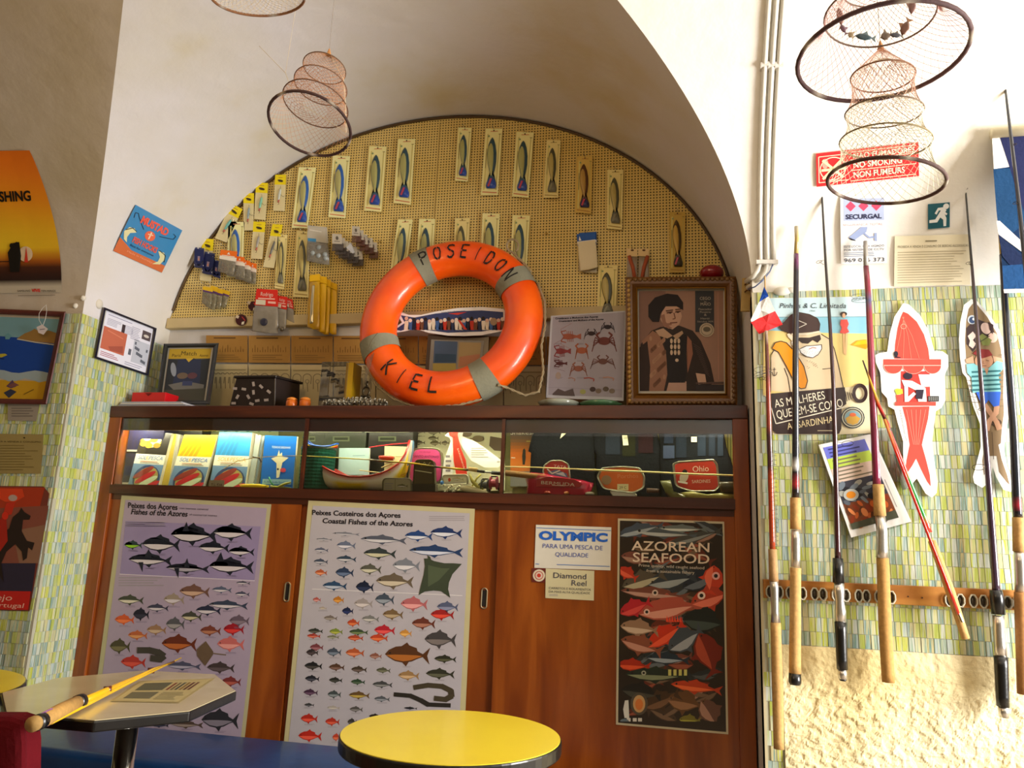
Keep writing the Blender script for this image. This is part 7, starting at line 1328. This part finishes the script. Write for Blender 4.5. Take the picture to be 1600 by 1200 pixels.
t4, RP4 = topnet('hoop_net', 'pale five-hoop net trap hanging below the large pink net', [(1379, 120, 46, 23, -7), (1381, 176, 56, 23, -6), (1383, 222, 66, 27, -3), (1383, 284, 84, 35, 0)], YN + .12, ['#8c6448', '#74604c', '#8c7c58', '#4c3028'], (1376, 74), [.0018, .0018, .0018, .0042], 34, ['#d0a48c', '#d8ccb0', '#d4d0b4', '#d8c0b4'])
for k in (0, 1, 2):
    P = RP4[k]; cc = sum(P, Vector()) / len(P); m = MB('#c8b898'); netwall(m, P, [cc + (p - cc) * .3 + Vector((0, 0, .035)) for p in P], 26, 8, .0005); m.obj('inner_funnel', THREAD, t4, kind='stuff')
# ================================================================ LEFT WALL
# orange poster lying on the curve of the vault
nv = 22
def edge(v): return 46 + 50 * math.sin(min(1, v * 1.08) * math.pi / 2) ** .9
t = thing('angling_poster', VM(30, 455), 'orange sunset angling poster curling off the shaded wall at the left edge', 'poster')
m = MB(); cols_ = [(0, '#d86c10'), (.15, '#e07818'), (.35, '#e88c18'), (.55, '#ecac20'), (.68, '#e8b824'), (.76, '#a85c14'), (.82, '#3c1c10'), (.93, '#1a1012'), (.945, '#26201e'), (.95, '#b0a898'), (1.01, '#b0a898')]
def pc(v, u):
    for (a_, c1), (b_, c2) in zip(cols_, cols_[1:]):
        if a_ <= v < b_:
            f = (v - a_) / (b_ - a_); l1, l2 = lin(c1), lin(c2); c = [l1[i] + (l2[i] - l1[i]) * f for i in range(3)]; break
    else: c = lin('#b0a898')
    k = 1.25; return [min(.85, x * k * (1 - .25 * abs(u - .55) if v < .76 else 1)) for x in c]
vv = []; cc = []
for i in range(nv + 1):
    v = i / nv; y = 238 + 222 * v; xr = edge(v)
    for j in range(13):
        u = j / 12; x = -150 + (xr + 150) * u; lift = .006 + .03 * max(0, u - .8) * 5 * .4 * (1 - v) ; vv.append(VM(x, y - 3 * u, lift)); cc.append(pc(v, u))
b = len(vv); vv += [p + Vector((0, .0012, 0)) for p in vv]; cc += [lin('#c8c0b0')] * b
m.add(vv, [(i * 13 + j, (i + 1) * 13 + j, (i + 1) * 13 + j + 1, i * 13 + j + 1) for i in range(nv) for j in range(12)] + [(b + i * 13 + j, b + i * 13 + j + 1, b + (i + 1) * 13 + j + 1, b + (i + 1) * 13 + j) for i in range(nv) for j in range(12)]); m.c = cc; m.obj('sheet', PAPER, t)
def vmo(x, y, o=0): return VM(x, y, .0085 + o)
a = Art(vmo, gain=1.2); a.text('ISHING', -4, 315, 15, '#14100c', 53, -2, 3, .035, -.1); a.text('F', -16, 315, 15, '#14100c', 10, 0, 3, .035)
a.ellp(40, 397, 11, 12, '#d8c0a0', 2); a.poly([(38, 410), (41, 385), (44, 410)], '#c83828', 4); a.poly([(12, 395), (20, 380), (30, 378), (33, 400), (30, 425), (16, 425)], '#14100c', 3); a.ellp(18, 384, 3.2, 4, '#14100c', 3); a.ellp(26, 382, 3.2, 4, '#14100c', 3); a.line([(-10, 409), (30, 408)], 1.2, '#14100c', 3)
a.text('SAMSUNG', 27, 456, 3, '#3c3834', 20, 0, 3); a.text('VIVE', 49, 456, 4.5, '#c83028', 14, 0, 3, .05); a.text('TEN KINGS', 64, 456, 3, '#3c3834', 23, 0, 3); a.line([(28, 462), (86, 461)], .8, '#6c645c', 3); a.obj('printed_figures', PAPER, t)
# painting
def seas(a):
    a.rect(8, 8, 252, 139, '#a89c8c', 1)
    a.rect(8, 12, 246, 44, '#6c94a0', 1.3); a.poly([(8, 42), (120, 40), (220, 44), (246, 48), (246, 100), (8, 100)], '#123c8c', 1.6)
    a.poly([(186, 44), (196, 36), (205, 32), (210, 28), (222, 34), (232, 30), (246, 34), (246, 50), (215, 48)], '#8c6c38', 2)
    a.line([(186, 45), (215, 49), (246, 52)], 1.5, '#b8b49c', 2.5)
    P = [(8, 96)] + [(8 + k * 12, 95 + 2.5 * math.sin(k * 1.3)) for k in range(20)] + [(246, 96), (246, 108)] + [(246 - k * 12, 108 + 3 * math.sin(k * 1.7)) for k in range(20)] + [(8, 106)]; a.poly(P, '#8c9ca4', 3)
    a.poly([(8, 107), (246, 109), (246, 138), (8, 138)], '#b48c1c', 2.5)
    a.poly([(146, 62), (152, 66), (160, 69), (172, 68), (176, 70), (168, 74), (154, 73), (148, 70)], '#a89c2c', 4); a.line([(150, 74), (172, 76)], 1.5, '#0c2454', 4)
    a.poly([(166, 40), (170, 36), (176, 40), (174, 46), (168, 46)], '#5c8c98', 4); a.poly([(184, 118), (192, 108), (200, 118), (192, 121)], '#4c3854', 4); a.poly([(182, 128), (192, 122), (202, 126), (192, 136)], '#2c3044', 4); a.poly([(186, 116), (196, 112), (204, 116), (190, 120)], '#6c4444', 5); a.poly([(146, 124), (160, 122), (156, 127), (148, 128)], '#6c3c24', 4); a.line([(214, 130), (228, 122)], 1.5, '#6c5418', 4)
tpn, apn = framed('beach_painting', ((-150, 476), (103, 487), (73, 632), (-180, 628)), 2.645, 0, 8, '#5a2424', 'naive painting of a blue bay and yellow beach in a thin dark red frame', seas, (253, 145), FRAMEWOOD, .018, 1.5, mp=PY(2.644))
t = thing('price_tag', W(66, 513, 2.62), 'small white price tag hanging on a string over the painting', 'tag'); a = Art(PY(2.618), gain=1.4); a.sheet([(57, 511), (66, 507), (75, 514), (68, 523), (60, 520)], '#c8c0c4'); a.line([(62, 515), (70, 514)], 1, '#5c5468', 2); a.obj('card', PAPER, t)
m = MB('#c8c4bc'); m.tube([W(x, y, 2.618) for x, y in ((66, 509), (61, 500), (61, 490), (66, 482), (72, 476))], .0009, 5); m.tube([W(x, y, 2.618) for x, y in ((67, 509), (71, 498), (73, 486), (72, 476))], .0009, 5); m.obj('string', THREAD, t)
a = Art(PY(YW - .001), gain=1.6); a.sheet([(12, 630), (62, 632), (57, 658), (12, 657)], '#8c8478', .002); a.lines(18, 636, 54, 652, 4, '#6c645c'); a.obj('paper_note', PAPER, label='small grey note pinned just below the beach painting', cat='note')
a = Art(PY(YW - .001), gain=1.6); a.sheet([(-80, 676), (68, 679), (64, 740), (-85, 740)], '#8c7c4c', .002); a.ellp(38, 684, 1.5, 1, '#2c2414', 2); a.text('PROIBIDA A VENDA E CONSUMO', -20, 691, 2.6, '#4c401c', 84, .6, 3); a.lines(-75, 694, 60, 736, 10, '#6c5c30', 2, 1, .25); a.obj('yellowed_notice', PAPER, label='yellowed typed notice below the grey note on the left wall', cat='notice')
a = Art(PY(YW - .001), gain=1.45); a.sheet([(-120, 758), (68, 760), (77, 771), (62, 868), (46, 955), (-130, 950)], '#6c3028', .002)
a.poly([(-120, 760), (70, 762), (60, 800), (20, 800), (-120, 800)], '#9c3018', 1); a.poly([(-120, 800), (76, 790), (60, 880), (-120, 900)], '#7c4438', 1.3); a.poly([(-120, 880), (56, 880), (50, 924), (-120, 922)], '#242038', 1.6); a.poly([(20, 830), (70, 820), (60, 880), (30, 880)], '#84604c', 1.7)
a.poly([(-10, 763), (35, 764), (38, 776), (24, 784), (8, 784), (-8, 776)], '#c83c1c', 2); a.ellp(20, 778, 7, 5, '#a8948c', 3); a.poly([(10, 786), (24, 784), (18, 804), (4, 806)], '#b42818', 3)
a.poly([(-40, 900), (-20, 850), (0, 835), (14, 826), (20, 808), (30, 800), (33, 793), (38, 800), (48, 806), (46, 812), (36, 812), (34, 830), (42, 845), (54, 848), (50, 860), (44, 855), (42, 872), (36, 876), (34, 862), (24, 850), (10, 862), (2, 880), (6, 910), (0, 900), (-10, 880), (-30, 905)], '#1c1014', 4); a.poly([(-14, 835), (4, 806), (10, 812), (12, 845), (0, 862), (-14, 850)], '#9c1c14', 5); a.ellp(8, 806, 5, 6, '#c82818', 5.5)
a.poly([(-130, 921), (48, 924), (44, 953), (-132, 950)], '#b41818', 5); a.text('Ribatejo', -50, 936, 9, '#e0b0a0', 68, 2, 6, 0, .25); a.text('Portugal', -20, 948, 7, '#e0b0a0', 56, 2, 6, 0, .25)
a.obj('horseman_poster', GLOSSY, label='dark red poster of a rider on a rearing horse, low on the left wall', cat='poster')
# on the niche cheek
n1, n2 = NM(235, 330), NM(228, 415); mp = PP(n1 + Vector((.004, 0, 0)), Vector((0, 1, 0)).cross(n2 - n1)); a = Art(mp, gain=1.15, quad=((212, 320), (285, 360), (253, 426), (177, 392)), dim=(100, 100)); a.sheet([(0, 0), (100, 0), (100, 100), (0, 100)], '#3a84b8', .002); a.rect(0, 84, 100, 100, '#cc6c40', 1); a.poly([(0, 70), (18, 78), (30, 84), (0, 84)], '#cc6c40', 1.2)
a.text('MUSTAD', 22, 26, 14, '#e05c4c', 56, 0, 4, .05); a.ellp(50, 42, 10, 10, '#e06848', 3); a.line([(50, 34), (50, 49)], 2.6, '#f0d0b0', 4); a.line([(45, 40), (55, 38)], 2, '#f0d0b0', 4); a.text('FISH HOOKS', 24, 68, 11, '#dc5c4c', 50, 0, 4, .04); a.text('Best for everyone', 24, 77, 4.5, '#1c2c4c', 48, 0, 4)
a.line([(8, 24), (6, 14), (12, 12), (16, 18), (34, 36)], 1.4, '#1c3448', 3); a.line([(66, 34), (92, 26), (94, 18), (88, 16)], 1.4, '#1c3448', 3)
a.poly([(2, 56), (8, 44), (18, 42), (24, 48), (14, 54), (12, 64), (16, 74), (8, 70)], '#d8d4a4', 3); a.line([(4, 52), (14, 43), (24, 46)], 1.5, '#28301c', 4); a.poly([(76, 62), (88, 60), (94, 72), (90, 86), (76, 92), (84, 82), (84, 72)], '#d8d4a4', 3); a.line([(78, 60), (92, 64), (95, 78)], 1.5, '#28301c', 4); a.text('Made in Norway', 24, 91, 4, '#e8a080', 52, 0, 4)
a.obj('fish_hook_sticker', GLOSSY, label='tilted square blue fish-hook placard with an orange foot on the niche side wall', cat='sign')
def news(a):
    a.rect(5, 4, 96, 96, '#dcdce8', 1); a.line([(10, 10), (55, 10)], 1.2, '#8c8ca8', 2); a.lines(10, 16, 36, 30, 5, '#9c9cb0'); a.lines(44, 17, 62, 34, 6, '#9c9cb0'); a.rect(38, 18, 44, 34, '#3c3034', 2); a.rect(6, 34, 50, 78, '#b8644c', 2); a.poly([(20, 70), (46, 60), (48, 74), (24, 76)], '#9c5040', 3); a.line([(14, 40), (44, 46)], 2, '#cc7c60', 3)
    a.lines(8, 82, 44, 92, 3, '#a0505c'); a.lines(56, 14, 74, 40, 8, '#9c9cb0'); a.rect(76, 14, 92, 32, '#54484c', 2); a.ellp(84, 24, 5, 3, '#c8c0b8', 3); a.rect(64, 38, 93, 84, '#b8bcc8', 2)
    for k in range(12): a.rect(66 + (k * 7) % 24, 42 + (k * 11) % 34, 69 + (k * 7) % 24, 48 + (k * 11) % 34, '#5c606c', 3)
    a.rect(57, 60, 62, 72, '#5c606c', 2); a.lines(54, 86, 92, 94, 2, '#9c9cb0')
framed('framed_article', ((163, 480), (245, 513), (232, 587), (148, 559)), 2.9, 0, 3.4, '#14162c', 'thin black frame with a printed newspaper spread on the tiled niche cheek', news, (100, 100), PLASTIC, .012, 1.2, mp=PX(XL + .006), profile=[(0, 0), (0, 1), (1, 1), (1, 0)])
for k, (x, y, lb) in enumerate(((155, 475, 'white plaster blob'), (118, 478, 'blob'), (130, 466, 'b'))):
    mp = VM if k else (lambda x, y: WX(x, y, XL + .004)); m = MB('#d4cec0'); c = mp(x, y); m.ell(c, (.012, .012, .012) if k else (.01, .02, .022)); m.obj('plaster_lump', MATTE, wrl if k == 0 else wl, smooth=True)
# ================================================================ BENCH AND TABLES
t = thing('bench', (-1.4, 2.6, 0), 'long blue vinyl padded bench in front of the cabinet', 'bench')
def cush(x0, x1, y0, y1, z0, z1, nm):
    m = MB(); m.box((x0, y0, z0), (x1, y1, z1)); o = m.obj(nm, VINYL, t, bevel=.03); o.modifiers['bevel'].segments = 4; o.data.shade_smooth(); return o
cush(-2.44, -.985, 2.37, 2.76, .33, .468, 'seat_cushion')
cush(-.975, -.2, 2.37, 2.70, .31, .43, 'seat_cushion')
m = MB('#14141a'); m.box((-2.42, 2.42, 0), (-.24, 2.68, .315)); m.obj('base', MATTE, t)
def flat(px, z): return [WZ(x, y, z) for x, y in px]
def table(name, label, top, z, mat, group, pole, thick=.028, col='#ffffff', edge='#101012', inset=.004):
    c = sum(top, Vector()) / len(top); t = thing(name, (pole[0], pole[1], 0), label, 'table', group); n = len(top)
    if (top[1] - top[0]).cross(top[2] - top[1]).z < 0: top = top[::-1]
    m = MB(edge); m.prism([Vector((p.x, p.y, z - thick)) for p in top], (0, 0, thick), edge); m.f[n and 0] = m.f[0]; m.obj('edge_band', RUBBER, t, bevel=.004)
    m = MB(col); q = [c + (p - c) * (1 - inset / .3) for p in top]; m.prism([Vector((p.x, p.y, z - .002)) for p in q], (0, 0, .0035)); m.obj('tabletop', mat, t)
    m = MB(); m.tube([(pole[0], pole[1], .02), (pole[0], pole[1], z - thick)], .027, 20); m.obj('column', CHROME, t, smooth=True)
    m = MB(); m.lathe([(.25, 0), (.25, .012), (.08, .03), (.03, .05)], (pole[0], pole[1], 0), n=32); m.obj('base_plate', CHROME, t, smooth=False); return t
cy = Vector((-.525, 1.872, .75)); ry = .262
table('round_table', 'round table with a plain bright yellow top and black edge at the bottom centre', [cy + Vector((ry * math.cos(a_), ry * math.sin(a_), 0)) for a_ in [2 * math.pi * i / 72 for i in range(72)]], .75, LAMY, None, (cy.x, cy.y), .03)
oct_ = flat([(8, 1115), (1, 1083), (88, 1060), (225, 1048), (337, 1054), (370, 1080), (297, 1112), (147, 1127)], .75)
table('octagonal_table', 'cream table with cut corners and black edge carrying a yellow rod', oct_, .75, LAMC, None, (-1.44, 1.93), .026)
c2 = Vector((-2.19, 1.84, .74)); ty = [c2 + Vector((.365 * math.cos(a_), .365 * math.sin(a_), 0)) for a_ in [2 * math.pi * i / 48 for i in range(48)]]
table('round_table', 'second yellow-topped table behind the cream one at the left edge', ty, .74, LAMY, None, (c2.x, c2.y), .03)
# menu sheet on the table
a = Art(PZ(.7515), gain=1.15, quad=((218, 1064), (335, 1060), (279, 1098), (172, 1096)), dim=(100, 100)); a.sheet([(0, 0), (100, 0), (100, 100), (0, 100)], '#b0a070', .0006); a.rect(3, 4, 97, 96, '#bdae7c', 1)
a.rect(12, 12, 50, 46, '#5c5c48', 2); a.rect(12, 54, 50, 84, '#6c6850', 2)
for k in range(6): a.line([(56 + k * 6, 14), (56 + k * 6, 46)], 3.4, ('#7c3c2c', '#6c5c40', '#4c4c44', '#8c6c34', '#5c3028', '#6c4434')[k], 2)
a.lines(56, 54, 92, 88, 6, '#7c7454', 2); a.obj('menu_sheet', PAPER, label='faded menu sheet lying under the surface sheen of the cream table', cat='menu')
# rod on the table
zt = .755
def tp(x, y, dz): return WZ(x, y, zt + dz)
t = thing('table_rod', tp(56, 1130, .02), 'two-piece bright yellow fishing rod with cork handle lying across the cream table', 'fishing rod')
A, B = tp(50, 1132, .022), tp(128, 1096, .020); E_ = tp(272, 1034, .03)
m = MB('#dca418'); P = [B, tp(170, 1077, .016), tp(205, 1062, .016), tp(240, 1046, .022), E_]; m.tube(P, [.0085, .008, .0065, .005, .0035], 10, cols=['#ecb81c', '#ecb81c', '#e8b020', '#ecbc20', '#5c2c10']); m.obj('blank', ENAMEL, t, smooth=True)
m = MB('#f0c020'); m.tube([tp(80, 1128, .012), tp(150, 1093, .008), tp(215, 1060, .014), tp(283, 1028, .034)], [.006, .0058, .0045, .002], 10); m.obj('second_section', ENAMEL, t, smooth=True)
m = MB('#c09450'); m.tube([tp(68, 1125, .022), tp(96, 1110, .021), tp(120, 1098, .020)], [.0165, .0175, .0165], 14); m.obj('cork_grip', CORK, t, smooth=True)
m = MB('#a88448'); m.tube([A, tp(58, 1129, .022)], .0165, 14, col='#b08c50'); m.obj('cork_butt', CORK, t, smooth=True)
m = MB('#3c2c1c'); m.tube([tp(57, 1130, .022), tp(66, 1126, .022)], .0175, 14); m.tube([tp(120, 1098, .020), tp(127, 1095, .020)], .0175, 14, col='#241c14'); m.obj('dark_collar', RUBBER, t, smooth=True)
m = MB('#8c5c8c')
for k in range(8): m.tube([tp(66 + k * 1.6, 1126 - k * .8, .022) + Vector((0, .018 * math.cos(a_), .018 * math.sin(a_))) for a_ in [i * .7 for i in range(9)]], .0012, 4, True)
m.obj('purple_elastic', THREAD, t)
for x, y in ((168, 1078), (236, 1048)): m = MB('#6c3018'); c = tp(x, y, .016); m.tube([c - Vector((.008, .006, 0)), c + Vector((.008, .006, .001))], .0092, 10); m.obj('whipping', ENAMEL, t, smooth=True)
# red seat back at the lower left
t = thing('red_chair', (-1.62, 1.5, 0), 'dark red upholstered seat back at the bottom left corner', 'chair')
m = MB('#64101a'); q = [(-160, 1118), (20, 1118), (38, 1124), (42, 1160), (40, 1290), (-160, 1290)]; m.dome(q, .03, mp=PY(1.56)); m.prism([W(x, y, 1.56) for x, y in q], (0, .04, 0)); m.obj('backrest', CLOTH, t, smooth=False)
m = MB('#7c141c'); zz = W(0, 1290, 1.56).z; p0, p1 = W(-160, 1250, 1.56), W(40, 1250, 1.56); m.box((p0.x, 1.2, .41), (p1.x, 1.6, .47)); m.obj('seat', CLOTH, t, bevel=.01)
for x in (p0.x + .02, p1.x - .02):
    for y in (1.22, 1.585): m = MB('#2c2420'); m.tube([(x, y, 0), (x, y, .41 if y < 1.5 else .62)], .011, 8); m.obj('leg', METAL, t)
bpy.context.view_layer.update()
